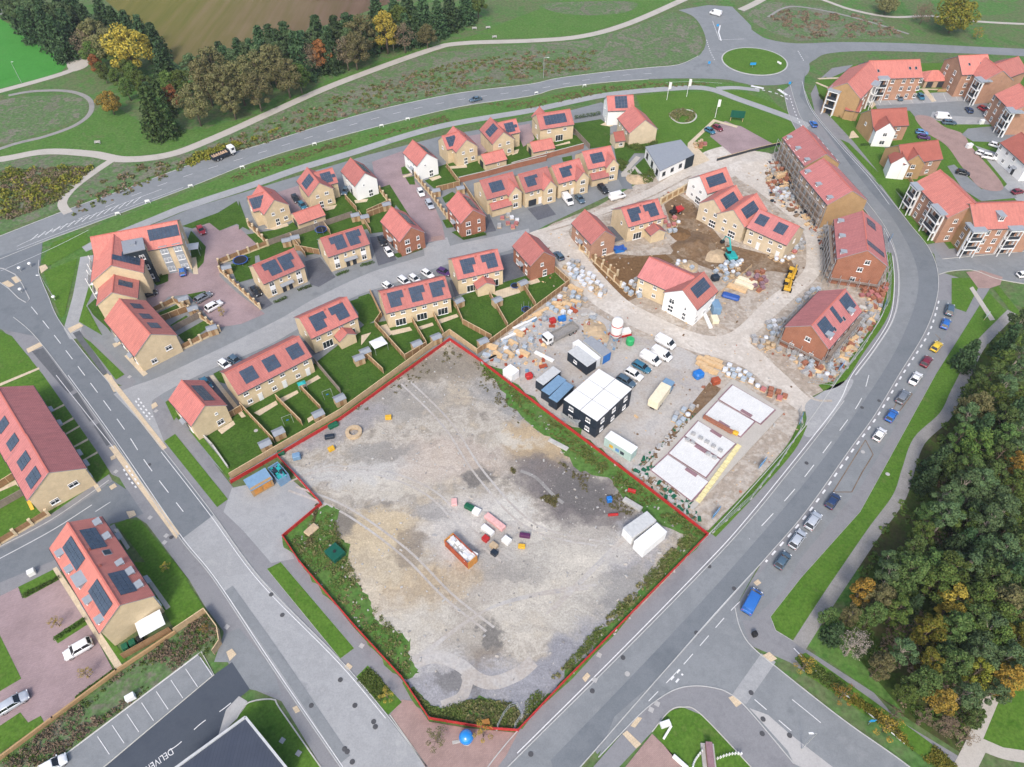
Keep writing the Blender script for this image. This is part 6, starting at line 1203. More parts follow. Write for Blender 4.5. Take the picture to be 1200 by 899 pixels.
for T, ps, lab in ((Td, [(250,695),(335,655)], 'low hedge under the left window of the semi near the flats court'), (Td, [(420,605),(510,575)], 'low hedge under the right window of the semi near the flats court'), (Td, [(685,500),(770,470)], 'low hedge under the left window of the semi between two drives'), (Td, [(860,435),(945,410)], 'low hedge under the right window of the semi between two drives'), (Q(0,659), [(245,340),(375,255)], 'clipped hedge between parking bays of the lower pink court'), (Q(0,659), [(340,600),(505,482)], 'clipped hedge along the foot of the lower pink court'), (Q(0,659), [(105,150),(262,70)], 'clipped hedge at the top of the lower pink court'), (Te, [(490,605),(655,572)], 'low hedge along the gable of the right corner brick house'), (Te, [(35,728),(205,672)], 'low hedge along the gable of the left corner brick house'),
    (Tm, [(610,320),(700,480)], 'row of shrubs along the street side of the lower left flats'), (Tl, [(340,340),(400,440)], 'dark shrubs at the doors of the left edge terrace'), (Tl, [(450,510),(570,680)], 'lower row of shrubs at the doors of the left edge terrace'), (Q(880,0), [(300,420),(390,520)], 'shrubs along the white balcony tower by the curving path'), (Q(880,0), [(480,640),(620,640)], 'shrubs in front of the white forward gable'), (Q(880,220), [(640,10),(780,160)], 'shrub border along the right junction apartments'), (Q(880,220), [(930,265),(1190,255)], 'shrub border under the last balcony towers'), (Tc, [(440,300),(620,270)], 'tall grey-green hedge behind the big lawn'), (Ti, [(600,500),(540,560)], 'shrubs at the foot of the dark stair tower')):
    hedge(T, ps, lab, 1.6 if 'tall' in lab else .8)
# ================================================================== FENCES, WALLS, SHEDS
def fence(T, pts, label, kind='timber', h=1.8, name=None, group=None):
    """panels between posts; the thing stands at its first point"""
    W = [G(*T(*p)) for p in pts]; o0 = W[0]; root = tag(empty(name or ('wall' if kind in ('brick', 'pier', 'arch', 'low', 'white') else 'fence'), (o0.x, o0.y, .03)), label, 'wall' if kind in ('brick', 'pier', 'arch', 'low', 'white') else 'fence', group)
    P = [p - o0 for p in W]; pm = {'timber': 'timber', 'grey': 'timber_grey', 'pale': 'timber_pale', 'brick': 'red_brick', 'low': 'tan', 'pier': 'timber', 'arch': 'tan', 'mesh': 'steel', 'red': 'outline_red', 'rail': 'wood_new', 'dark': 'dark_frame', 'white': 'footpath_pale'}[kind]
    b = MB(); cap = MB(); npost = 0; I = Matrix.Identity(4)
    step = {'mesh': 3.4, 'red': 3.0, 'pier': 2.6, 'arch': 2.6, 'rail': 2.4}.get(kind, 1.9)
    for i in range(len(P) - 1):
        d = P[i+1] - P[i]; L = d.length; a = math.atan2(d.y, d.x); n = max(1, round(L / step)); m = TR(P[i].x, P[i].y, 0, a)
        if kind in ('brick', 'low', 'white'): b.box((L/2, 0, h/2), (L + .2, .22, h), 0, m); cap.box((L/2, 0, h + .04), (L + .26, .3, .08), 0, m)
        elif kind == 'mesh':
            for z in (.15, h/2, h): b.box((L/2, 0, z), (L, .05, .05), 0, m)
            for k in range(int(L / .5)): b.box((.25 + k * .5, 0, h/2), (.025, .025, h), 0, m)
        elif kind == 'rail':
            for z in (.5, 1.0): b.box((L/2, 0, z), (L, .06, .14), 0, m)
        elif kind in ('pier', 'arch'):
            b.box((L/2, 0, h*.55), (L, .06, h*.8), 0, m); cap.box((L/2, 0, .22), (L, .24, .44), 0, m)
            if kind == 'arch': cap.box((L/2, 0, h), (L, .24, .5), 0, m)
        elif kind == 'red': b.box((L/2, 0, h/2), (L, .08, h), 0, m); b.box((L/2, 0, h + .03), (L, .14, .07), 0, m)
        else: b.box((L/2, 0, h/2 + .03), (L, .06, h - .06), 0, m); cap.box((L/2, 0, h + .02), (L, .16, .06), 0, m)
        if kind in ('brick', 'low', 'white'): continue
        for k in range(n + (1 if i == len(P) - 2 else 0)):
            if npost >= 95: break
            npost += 1; px, py = P[i].x + d.x * k / n, P[i].y + d.y * k / n
            if kind in ('pier', 'arch'): me = cached(('pier', h), lambda: MB().box((0, 0, h/2 + .05), (.44, .44, h + .1)).box((0, 0, h + .14), (.54, .54, .09)).mesh('pier', M['buff'])); nm = 'pier'
            elif kind == 'mesh': me = cached(('foot',), lambda: MB().box((0, 0, .08), (.7, .25, .16)).box((0, 0, 1.0), (.05, .05, 2.0)).mesh('post', M['stone'])); nm = 'post'
            elif kind == 'red': me = cached(('rpost', h), lambda: MB().box((0, 0, h/2), (.14, .22, h + .12)).mesh('post', M['outline_red'])); nm = 'post'
            else: me = cached(('post', h, pm), lambda: MB().box((0, 0, h/2 + .02), (.11, .11, h + .1)).mesh('post', M['timber_cap' if pm == 'timber' else pm])); nm = 'post'
            obj(nm, me, root, TR(px, py, 0, a))
    b.build('panel', M[pm], root, I)
    if cap.v: cap.build('base_wall' if kind in ('pier', 'arch') else 'capping', M['buff' if kind in ('pier', 'arch') else 'edging' if kind in ('brick', 'white') else 'tan' if kind == 'low' else 'timber_grey' if kind == 'grey' else 'timber_cap'], root, I)
    return root
GF = 'garden fences and walls of the new estate'
for T, pts, kd, lab in (
    (P1, [(271,561),(322,531),(400,486),(527,392.5)], 'pale', 'long pale timber fence behind the gardens along the red plot line'), (P1, [(527.5,392.5),(559,415)], 'pale', 'short pale timber fence running down from the tip of the bare plot'), (P1, [(559,415.5),(600,385),(667,334),(645,314)], 'timber', 'brown timber fence between the back lawns and the builders yard'),
    (Tf, [(165,490),(120,556),(330,792)], 'timber', 'timber fence left of the three panel terrace gardens'), (Tf, [(380,528),(482,702)], 'timber', 'timber fence between the first and second terrace gardens'), (Tf, [(525,480),(600,628)], 'timber', 'timber fence between the second and third terrace gardens'), (Tf, [(672,392),(735,542),(935,652)], 'timber', 'curving timber fence right of the three panel terrace'), (Tf, [(922,346),(1050,572)], 'timber', 'timber fence dividing the two lawns of the annexe semi'), (Tf, [(40,760),(178,888)], 'timber', 'timber fence dividing the two lawns of the left annexe semi'), (Tf, [(85,320),(165,490)], 'low', 'low pale brick wall beside the side lawn of the three panel terrace'),
    (Tp, [(95,290),(212,512)], 'timber', 'timber fence right of the dark round trampoline lawn') if False else (Tf, [(330,792),(482,702)], 'timber', 'timber fence at the foot of the first terrace garden'), (Tp, [(308,210),(406,366)], 'timber', 'timber fence beside the bare red brick house garden'),
    (Tk, [(1012,150),(1199,372)], 'grey', 'weathered fence right of the long terrace gardens'), (Tk, [(915,338),(1062,492)], 'timber', 'timber fence between the middle and right long terrace gardens'), (Tk, [(748,412),(928,592)], 'timber', 'timber fence between the left and middle long terrace gardens'), (Tk, [(500,470),(732,716)], 'timber', 'double timber fence left of the long terrace gardens'), (Tk, [(400,552),(505,490)], 'timber', 'short timber fence across the foot of the tarmac drive'), (Tk, [(165,600),(300,740),(405,892)], 'white', 'low pale stone edged wall beside the corner house lawn'),
    (Td, [(205,290),(420,215),(610,150),(800,85)], 'grey', 'weathered grey fence behind the upper gardens'), (Td, [(370,240),(472,372)], 'timber', 'timber fence between the gardens of the upper semi'), (Td, [(600,150),(645,212)], 'timber', 'short timber fence beside the round trampoline'), (Td, [(850,80),(930,205)], 'timber', 'timber fence between two sheds above the right upper semi'), (Td, [(905,90),(1072,28)], 'timber', 'timber fence behind the left corner brick house'), (Td, [(400,320),(570,352)], 'timber', 'timber fence beside the drive of the upper semi'),
    (Q(0,220), [(1095,172),(1180,255),(965,338),(970,372),(1145,535)], 'pier', 'brick piered garden wall wrapping the trampoline garden by the pink court'), (Tj, [(530,228),(692,152),(745,175)], 'pier', 'brick piered wall at the top of the small court gardens'), (Tj, [(760,185),(880,265),(1008,352),(742,484)], 'pier', 'brick piered wall round the lower small court gardens'), (Tj, [(600,282),(782,212)], 'timber', 'timber fence between the upper small court gardens'), (Tj, [(690,352),(892,242)], 'grey', 'weathered slatted fence between the lower small court gardens'),
    (Ta, [(750,682),(832,772)], 'timber', 'timber fence left of the white house lawn'), (Ta, [(905,792),(1062,722)], 'timber', 'timber fence below the white house lawn'), (Ta, [(970,600),(1066,724)], 'pier', 'brick piered wall right of the left white house'), (Ta, [(70,860),(140,930),(205,1010)], 'pier', 'brick piered wall beside the gabled house and pink court'),
    (Tb, [(590,625),(800,575),(1000,520),(1199,472)], 'brick', 'long red brick wall behind the top row gardens'), (Tb, [(500,522),(595,648)], 'timber', 'timber fence right of the right white house lawn'), (Tb, [(282,592),(400,730),(505,880)], 'pier', 'brick piered wall along the pink court below the right white house'), (Tb, [(430,690),(590,652)], 'timber', 'timber fence below the right white house lawn'), (Tb, [(622,662),(765,880)], 'timber', 'timber fence between the brick corner house and the porch house'),
    (Tc, [(0,642),(290,562),(500,506)], 'brick', 'red brick wall ending behind the haul road row'), (Tc, [(430,392),(545,512)], 'grey', 'weathered fence between the widest panelled house and the big lawn'),
    (P1, [(0,639),(58,604)], 'pier', 'brick piered wall along the side road at the left edge'), (P1, [(-6,600),(33,578)], 'grey', 'grey slatted fence at the left edge above the slide'), (P1, [(0,573),(22,559)], 'timber', 'brown timber fence at the left edge beside the stepped terrace'),
    (Q(0,659), [(-20,885),(240,690),(520,482),(775,312)], 'low', 'low tan brick wall along the foot of the lower pink court'), (Q(0,659), [(775,312),(908,222),(965,300),(975,360),(945,405)], 'pale', 'timber fence round the corner of the rough strip'),
    (Tg, [(235,678),(400,790),(500,860)], 'pier', 'brick piered wall by the haul road, upper length'), (T4, [(20,90),(150,215),(282,342)], 'pier', 'brick piered wall by the haul road, lower length round the brown soil'), (Tg, [(802,362),(1000,252)], 'arch', 'open arched brick screen wall beside the white house at the site head'), (T4, [(915,436),(1000,375),(1199,205)], 'rail', 'raw timber rail fence behind the white corner building'), (P1, [(840,189),(880,178),(914,170)], 'dark', 'dark low barrier below the pink visitor bays'),
    (T8, [(115,360),(205,492)], 'low', 'tan brick wall beside the dark red roofed semi'), (T9, [(330,408),(655,400)], 'low', 'low pale wall behind the top car park bays')):
    fence(T, pts, lab, kd, {'low': .9, 'white': .7, 'rail': 1.1, 'dark': 1.0, 'arch': 2.2}.get(kd, 1.8), None, GF)
fence(P1, [(271,566.5),(325,535.5),(351,563),(377,592),(332,630),(351,659),(415,734),(471,795),(503,843),(545,850),(577,855),(607,857),(660,801),(720,740),(829,628),(765,578),(702,530),(630,476),(560,422),(527,399.5),(400,492),(326,535)], 'bright red drawn outline of the bare plot, built as a low fence', 'red', .9)  # a drawn red boundary line, built here as a low fence
SF = 'steel mesh site fences'
for T, pts, lab in ((T6, [(1092,60),(1085,170),(1076,290),(1000,430),(900,600),(800,730),(690,852),(530,832)], 'steel mesh fence curving round the red brick house on the main road bend'), (P1, [(836,624),(880,585),(912,545),(938,505),(936,482)], 'steel mesh fence beside the new foundation and the main road'), (P1, [(583,854),(590,840),(597,831),(606,828),(612,840),(603,853)], 'small green-grey mesh pen at the bottom corner of the plot')):
    fence(T, pts, lab, 'mesh', 2.0, None, SF)
# blue and white banners tied on the mesh fences
def banner(x, y, dx, dy, label, w=2.6, mat='sign_blue'):
    a, b_ = G(x, y), G(x + dx * .1, y + dy * .1); d = b_ - a; root = tag(empty('banner', (a.x, a.y, .03), math.atan2(d.y, d.x)), label, 'banner', 'blue banners on the site fence')
    s = MB(); s.box((0, -.08, 1.15), (w, .04, 1.5)); s.build('sheet', M[mat], root, Matrix.Identity(4)); c = MB(); c.box((0, -.103, 1.45), (w * .7, .006, .22)); c.build('stripe', M['white'], root, Matrix.Identity(4))
    for sx in (-w/2, w/2): MB().box((sx, 0, 1.0), (.06, .06, 2.0)).build('post', M['steel'], root, Matrix.Identity(4))
for x, y, dx, dy, lab in ((1042,283,5,-10,'blue banner on the fence beside the scaffolded red brick block'), (1035,361,10,-25,'blue banner on the fence beside the red brick stacks'), (984,433,10,-12,'blue banner on the fence below the ringed red brick house'), (937,494,5,-14,'blue banner at the site exit beside the main road'), (892,546,10,-12,'blue banner midway beside the new foundation'), (838,604,10,-12,'blue banner nearest the red plot outline beside the foundation')): banner(x, y, dx, dy, lab)
def shed(T, x, y, label, ang=-.55, w=2.3, d=1.8, h=2.0):
    p = G(*T(x, y), h); root = tag(empty('shed', (p.x, p.y, .04), ang), label, 'shed', 'small garden sheds'); I = Matrix.Identity(4)
    MB().box((0, 0, .95), (w, d, 1.9)).build('wall', M['timber_pale'], root, I); r = MB()
    for s_ in (-1, 1): r.raw([(-w/2-.1, 0, h+.3), (w/2+.1, 0, h+.3), (w/2+.1, s_*(d/2+.12), h-.12), (-w/2-.1, s_*(d/2+.12), h-.12), (-w/2-.1, 0, h+.24), (w/2+.1, 0, h+.24), (w/2+.1, s_*(d/2+.12), h-.18), (-w/2-.1, s_*(d/2+.12), h-.18)], [(0,1,2,3),(7,6,5,4),(3,2,6,7),(0,3,7,4),(1,5,6,2)])
    r.build('roof', M['shed_roof'], root, I); MB().box((0, -d/2 - .03, .95), (.75, .05, 1.7)).build('door', M['timber'], root, I)
for T, x, y, lab, a in ((Tf,408,672,'grey roofed shed in the first garden of the three panel terrace',.55), (Tf,545,625,'grey roofed shed in the second garden of the three panel terrace',.55), (Tf,875,655,'grey roofed shed in the end corner of the third terrace garden',.55), (Tf,45,725,'upper grey shed between the left annexe semi gardens',.55), (Tf,0,770,'lower grey shed between the left annexe semi gardens',.55), (Tf,975,365,'grey shed between the lawns of the right annexe semi',.6), (Tf,705,370,'grey shed beside the drive right of the three panel terrace',.6), (Tp,316,185,'grey shed beside the bare red brick house garden',.6),
    (Tk,660,715,'pale grey shed in the corner lawn of the small detached house',.6), (Tk,755,632,'blue-grey shed in the left long terrace garden',.6), (Tk,1035,505,'blue-grey shed in the middle long terrace garden',.6), (Td,330,245,'left one of two brown sheds behind the upper semi',.35), (Td,392,225,'right one of two brown sheds behind the upper semi',.35), (Td,815,68,'left one of two brown sheds above the right upper semi',.35), (Td,882,80,'right one of two brown sheds above the right upper semi',.35), (Tj,745,115,'large grey roofed shed at the top of the small court gardens',.5), (Tj,812,185,'second grey roofed shed in the small court gardens',.5), (Tj,945,322,'pale blue roofed shed at the outer corner of the small court gardens',.5), (Tb,425,675,'grey shed on the lawn of the right white house',.3), (Tb,596,658,'pale grey shed at the end of the long red brick wall',.3), (Ta,1035,712,'grey shed at the corner of the left white house lawn',.4), (Ti,1050,435,'grey shed beside the trampoline garden',.4), (Q(0,440),1160,300,'pale shed in the corner of the corner house lawn near the plot',.6) if False else (Tk,1185,395,'pale grey shed in the right long terrace garden',.6)): shed(T, x, y, lab, a)
def tramp(T, x, y, r, label, net=True):
    p = G(*T(x, y)); root = tag(empty('trampoline', (p.x, p.y, .04)), label, 'trampoline'); I = Matrix.Identity(4)
    MB().lathe((0, 0, .7), [(r*.93, 0), (r*.93, .04)], 20).build('mat', M['black'], root, I); b = MB(); n = 20
    vs = [(R_ * math.cos(6.283*i/n), R_ * math.sin(6.283*i/n), .78) for R_ in (r*.86, r) for i in range(n)]; b.raw(vs, [(i, i+n, (i+1) % n + n, (i+1) % n) for i in range(n)]); b.build('padding', M['blue_tarp'], root, I)
    for k in range(6):
        a = 6.283*k/6; MB().cyl((r*math.cos(a), r*math.sin(a), 0), (r*math.cos(a), r*math.sin(a), 2.4 if net else .8), .035, n=6).build('leg', M['steel'], root, I)
tramp(Ti, 1155, 405, 2.0, 'round trampoline on the lawn by the pink court wall', False); tramp(Td, 580, 190, 1.7, 'dark netted trampoline behind the right upper semi'); tramp(Tf, 1180, 452, 1.2, 'small dark trampoline against the yard fence'); tramp(Tf, 1100, 285, 1.1, 'small dark round trampoline on the patio of the right annexe semi', False)
def canopy(T, x, y, w, d, h, ang, label, mat='cabin_white', name='gazebo'):
    p = G(*T(x, y), h); root = tag(empty(name, (p.x, p.y, .04), ang), label, 'gazebo'); I = Matrix.Identity(4); MB().raw([(-w/2, -d/2, h), (w/2, -d/2, h), (w/2, d/2, h), (-w/2, d/2, h), (0, 0, h + .35)], [(0,1,4),(1,2,4),(2,3,4),(3,0,4),(3,2,1,0)]).build('roof', M[mat], root, I)
    for sx in (-1, 1):
        for sy in (-1, 1): MB().box((sx*(w/2-.1), sy*(d/2-.1), h/2), (.08, .08, h)).build('post', M['steel'], root, I)
canopy(Tf, 140, 670, 3.4, 3.0, 2.2, .6, 'square white gazebo on the lawn of the left annexe semi'); canopy(Ti, 806, 295, 3.6, 3.0, 2.4, .25, 'white roofed shelter at the end of the flats court', 'cabin_white', 'shelter')
canopy(Tk, 920, 295, 1.8, 1.2, 2.0, .5, 'turquoise garden parasol on the long terrace patio', 'teal', 'parasol')
for T, x, y, lab in ((Tk,825,565,'pale A-frame swing on the left long terrace lawn'), (Tk,1105,385,'pale A-frame swing on the right long terrace lawn')):
    p = G(*T(x, y)); root = tag(empty('garden_swing', (p.x, p.y, .04), .5), lab, 'swing'); I = Matrix.Identity(4); MB().cyl((-1, 0, 1.9), (1, 0, 1.9), .03).build('top_bar', M['steel'], root, I)
    for sx in (-1, 1):
        for sy in (-1, 1): MB().cyl((sx, 0, 1.9), (sx, sy * .9, 0), .03).build('leg', M['steel'], root, I)
    MB().box((0, 0, .5), (.5, .25, .05)).build('seat', M['blue'], root, I)
p = G(37, 592); root = tag(empty('slide', (p.x, p.y, .04), .6), 'yellow and turquoise garden slide on the lawn at the left edge', 'slide'); I = Matrix.Identity(4); MB().raw([(-.3, -1.3, .1), (.3, -1.3, .1), (.3, .4, 1.2), (-.3, .4, 1.2), (-.3, -1.3, .02), (.3, -1.3, .02), (.3, .4, 1.1), (-.3, .4, 1.1)], [(0,1,2,3),(7,6,5,4),(0,4,5,1),(1,5,6,2),(3,7,4,0),(2,6,7,3)]).build('chute', M['yellow'], root, I); MB().box((0, .8, .6), (.7, .6, 1.2)).build('ladder', M['teal'], root, I)
# bin enclosure beside the lower flats
p = G(*Q(0,659)(640,330)); root = tag(empty('bin_store', (p.x, p.y, .04), .62), 'timber screened bin store with a white roof at the end of the lower flats', 'bin store'); I = Matrix.Identity(4)
MB().box((1.7, .6, 2.1), (4.2, 3.2, .12)).build('roof', M['cont_white'], root, I); MB().box((0, -1.6, .9), (8, .08, 1.8)).build('screen', M['timber'], root, I)
for x in (-3.1, -1.9): MB().box((x, -.2, .65), (1.0, 1.1, 1.3), 0, None, .08).build('bin', M['bin_green'], root, I)
MB().box((-.7, -.2, .6), (.9, 1.0, 1.2), 0, None, .08).build('bin', M['black'], root, I)
# ================================================================== BUILDING SITE
I4 = Matrix.Identity(4)
def quad_frame(T, q, z):
    W = [G(*T(*p), z) for p in q]; c = sum(W, Vector()) / 4; u = (W[1] - W[0] + W[2] - W[3]) / 2; v = (W[3] - W[0] + W[2] - W[1]) / 2
    if u.length < v.length: u, v = v, -u
    return c, math.atan2(u.y, u.x), u.length, v.length
def container(T, q, z, label, side='navy', top='cont_grey', name='container', cat='container', group='site cabins and containers', doors=True, ends=None, size=None):
    c, a, L, Wd = quad_frame(T, q, z); 
    if size: L, Wd = size
    root = tag(empty(name, (c.x, c.y, .05), a), label, cat, group); b = MB(); b.box((0, 0, z/2), (L, Wd, z - .06), 0)
    for k in range(int(L / .3)):
        x = -L/2 + .15 + k * .3
        for s_ in (-1, 1): b.box((x, s_ * (Wd/2 + .01), z/2), (.14, .05, z - .4), 0)
    b.build('body', M[side], root, I4); t = MB(); t.box((0, 0, z), (L + .06, Wd + .06, .1), 0)
    for k in range(int(L / .6)): t.box((-L/2 + .3 + k * .6, 0, z + .06), (.25, Wd - .3, .03), 0)
    t.build('roof', M[top], root, I4)
    for sx in (-1, 1):
        if ends: MB().box((sx * (L/2 + .03), 0, z/2), (.05, Wd - .1, z - .2)).build('end_panel', M[ends], root, I4)
    if doors:
        for sy in (-.26, .26): MB().box((-L/2 - .04, sy * Wd * .95, z/2), (.06, Wd * .46, z - .3)).build('door', M[side], root, I4)
    return root, L, Wd
# two storey site office of stacked cabins
c, a, L, Wd = quad_frame(T1, [(850,315),(1085,455),(840,688),(600,528)], 5.5); root = tag(empty('site_office', (c.x, c.y, .05), a), 'two storey navy site office of stacked cabins under white roofs', 'site office', 'site cabins and containers')
nx, ny = (3, 2) if L > Wd else (2, 3)
for lv_ in (0, 1):
    for i in range(3):
        for j in range(2):
            x, y = (i - 1) * L / 3, (j - .5) * Wd / 2; o = MB().box((x, y, 1.38 + lv_ * 2.75), (L/3 - .06, Wd/2 - .06, 2.6)).build('cabin', M['navy'], root, I4)
            if lv_: MB().box((x, y, 5.48), (L/3 - .12, Wd/2 - .12, .12)).build('roof', M['cabin_white'], root, I4)
for lv_ in (1.5, 4.2):
    for x in (-.32, .02, .34):
        for s_ in (-1, 1): add_window(root, TR(x * L, s_ * Wd/2 - (0 if s_ > 0 else 0), lv_, 0 if s_ < 0 else math.pi), 1.1, 1.1)
    for y in (-.25, .25):
        for s_ in (-1, 1): add_window(root, TR(s_ * L/2, y * Wd, lv_, math.pi/2 if s_ > 0 else -math.pi/2), 1.1, 1.1)
st = MB()
for k in range(10): st.box((L/2 + .6, -Wd/2 + .8 + k * .45, .25 + k * .27), (1.0, .4, .06))
st.box((L/2 + 1.1, -Wd/2 + 2.8, 2.2), (.05, 4.8, 1.0)); st.build('stair', M['steel'], root, I4)
container(T1, [(405,395),(525,300),(587,330),(462,428)], 2.6, 'navy cabin with a sandy grey roof, left of two blue roofed ones'); container(T1, [(445,465),(565,360),(622,393),(503,500)], 2.6, 'navy cabin with a blue roof, middle of three beside the site office', 'navy', 'cont_blue'); container(T1, [(500,517),(618,400),(672,438),(555,552)], 2.6, 'navy cabin with a blue roof tight against the site office', 'navy', 'cont_blue')
r_, L, Wd = container(T1, [(635,198),(695,150),(832,255),(772,302)], 2.8, 'long navy cabin with a grey roof and one small window, above the site office'); add_window(r_, TR(-.5, -Wd/2 - .03, 1.6), 1.0, .8)
container(T1, [(668,132),(705,108),(862,235),(825,262)], 2.6, 'white container squeezed behind the long navy cabin', 'cont_white', 'cont_white'); container(T1, [(738,108),(800,92),(936,188),(882,235)], 2.7, 'grey roofed container with a bright blue end, beside the silo', 'cont_grey', 'lead', ends='blue')
r_, L, Wd = container(T3, [(50,196),(100,152),(286,268),(238,312)], 2.7, 'white roofed container with pale green sides below the site office', 'cont_green', 'cont_white')
for x, m_ in ((-1.5, 'yellow'), (0, 'sky'), (1.2, 'navy')): MB().box((x, -Wd/2 - .04, 1.2), (.9, .05, .9)).build('panel', M[m_] if m_ in M else PAINT[m_], r_, I4)
container(Q(600,440), [(486,666),(590,600),(636,636),(530,718)], 2.6, 'pale grey steel container on the plot, upper of a pair', 'cont_white', 'cont_grey', size=(6.1, 2.5)); container(Q(600,440), [(530,738),(640,648),(686,682),(578,770)], 2.6, 'white steel container on the plot, lower of a pair', 'cont_white', 'cont_white', size=(6.1, 2.5))
container(T1, [(172,318),(232,285),(292,325),(235,365)], 2.3, 'small white cabin by the yard materials near the red outline', 'cont_white', 'cont_white')
# open skips
def skip(T, q, z, label, mat, fill=None, ends=None, rim=None):
    c, a, L, Wd = quad_frame(T, q, z); root = tag(empty('skip', (c.x, c.y, .05), a), label, 'skip', 'skips and open containers'); b = MB(); t = .08
    b.box((0, 0, .1), (L - .02, Wd - .02, .16)); b.box((0, Wd/2 - t/2, z/2), (L - .2, t, z)); b.box((0, -Wd/2 + t/2, z/2), (L - .2, t, z)); b.build('body', M[mat], root, I4)
    for sx in (-1, 1): MB().box((sx * (L/2 - t), 0, z/2), (t * 2, Wd, z + .04)).build('end_plate', M[ends or mat], root, I4)
    if fill:
        rg = random.Random(int(c.x)); f = MB()
        for k in range(26): f.box((rg.uniform(-.42, .42) * L, rg.uniform(-.36, .36) * Wd, z * .72 + rg.uniform(0, .35)), (rg.uniform(.5, 1.6), rg.uniform(.3, .8), rg.uniform(.2, .4)), rg.randrange(len(fill)), Matrix.Rotation(rg.uniform(-.3, .3), 4, 'Z'))
        f.box((0, 0, z * .4), (L - .4, Wd - .25, z * .7), 0); f.build('load', [M[k] for k in fill], root, I4)
    return root
skip(To, [(125,437),(183,388),(357,548),(290,608)], 2.1, 'red open container with orange ends full of white waste on the plot', 'rust', ['cabin_white', 'wrap_white', 'stone'], 'orange')
skip(Tn, [(440,468),(512,430),(592,512),(515,562)], 2.2, 'dark blue skip in the corner beside the site entrance', 'cont_blue', ['navy', 'cont_blue', 'teal']); skip(Tg, [(480,655),(540,645),(556,665),(490,680)], 1.2, 'small blue skip on the mud beside the pink brick house', 'blue', ['blue_tarp'])
c, a, L, Wd = quad_frame(Tn, [(272,556),(430,475),(472,540),(320,635)], 2.6); root = tag(empty('hut', (c.x, c.y, .05), a), 'blue-grey roofed hut with an orange brick front by the site entrance', 'hut'); MB().box((0, 0, 1.25), (L - .3, Wd - .3, 2.4)).build('wall', M['tan'], root, I4); MB().raw([(-L/2, -Wd/2, 2.35), (L/2, -Wd/2, 2.35), (L/2, Wd/2, 2.8), (-L/2, Wd/2, 2.8), (-L/2, -Wd/2, 2.25), (L/2, -Wd/2, 2.25), (L/2, Wd/2, 2.7), (-L/2, Wd/2, 2.7)], [(0,1,2,3),(7,6,5,4),(0,4,5,1),(1,5,6,2),(2,6,7,3),(3,7,4,0)]).build('roof', M['cont_blue'], root, I4)
for k in (-1, 1): MB().box((k * L * .2, -Wd/2 + .1, 1.2), (1.6, .1, 1.3)).build('shutter', M['orange'], root, I4)
c, a, L, Wd = quad_frame(Q(300,440), [(345,728),(388,772),(345,816),(300,775)], 1.3); root = tag(empty('water_tank', (c.x, c.y, .05), a), 'square dark green tank cover among the weeds at the plot edge', 'tank'); MB().box((0, 0, .6), (L, Wd, 1.2), 0, None, .06).build('body', M['dkgreen'], root, I4); MB().lathe((0, 0, 1.2), [(.3, 0), (.3, .12)], 10).build('lid', M['black'], root, I4)
# silo
p = G(*T4(240,740)); root = tag(empty('silo', (p.x, p.y, .05)), 'tall white mortar silo with red stripes in the builders yard', 'silo'); MB().lathe((0, 0, 1.6), [(.25, 0), (1.35, 1.8), (1.35, 5.6), (1.0, 6.3), (.3, 6.5)], 16).build('tank', M['tank_white'], root, I4, True); MB().lathe((0, 0, 3.6), [(1.37, 0), (1.37, .35)], 16).lathe((0, 0, 6.2), [(1.37, 0), (1.37, .3)], 16).build('stripe', M['red'], root, I4)
for k in range(4): MB().cyl((1.5 * math.cos(k * 1.57), 1.5 * math.sin(k * 1.57), 0), (1.2 * math.cos(k * 1.57), 1.2 * math.sin(k * 1.57), 3.6), .09).build('leg', M['steel'], root, I4)
p = G(*T4(300,690)); root = tag(empty('mixer', (p.x, p.y, .05), .3), 'white and red mortar plant beside the tall silo', 'mixer'); MB().box((0, 0, 1.6), (3.2, 1.6, 1.2), 0, None, .1).build('hopper', M['tank_white'], root, I4); MB().box((0, -.9, 1.1), (3.4, .2, .5)).build('chute', M['red'], root, I4)
for sx in (-1.3, 1.3): MB().box((sx, 0, .5), (.15, 1.4, 1.0)).build('leg', M['steel'], root, I4)
p = G(*T4(352,712), 1.2); tag(MB().lathe((0, 0, 0), [(.9, 0), (1.0, .2), (1.0, 1.5), (.75, 1.75)], 14).build('drum', plain('drum_green', (.03, .36, .12), .5), None, TR(p.x, p.y, .05)), 'bright green drum beside the mortar plant', 'drum')
# ---- machines
def tracks(root, L=3.0, w=2.2, mat='black'):
    for s_ in (-1, 1): MB().box((0, s_ * (w/2 - .25), .4), (L, .5, .75), 0, None, .25).build('track', M[mat], root, I4)
p = G(*Th(392,800)); root = tag(empty('excavator', (p.x, p.y, .05), math.radians(100)), 'turquoise excavator with its boom reaching up the soil heap', 'excavator'); tracks(root, 3.4, 2.6); MB().box((-.4, 0, 1.35), (3.0, 2.5, .9), 0, None, .15).build('body', M['teal'], root, I4)
cbm = MB(); cbm.box((.55, .65, 2.1), (1.4, 1.0, 1.4), 0, None, .1); cbm.build('cab', M['car_glass'], root, I4); MB().box((.55, .65, 2.84), (1.5, 1.1, .1)).build('cab_roof', M['teal'], root, I4)
bo = MB(); bo.cyl((.9, -.3, 1.6), (3.4, -.3, 4.2), .26, .2, 6); bo.cyl((3.4, -.3, 4.2), (5.6, -.3, 3.2), .2, .16, 6); bo.build('boom', M['teal'], root, I4); MB().cyl((5.6, -.3, 3.2), (6.6, -.3, 1.2), .16, .12, 6).build('stick', M['teal'], root, I4); MB().box((6.6, -.3, .8), (.8, 1.1, .8), 0, None, .1).build('bucket', M['black'], root, I4)
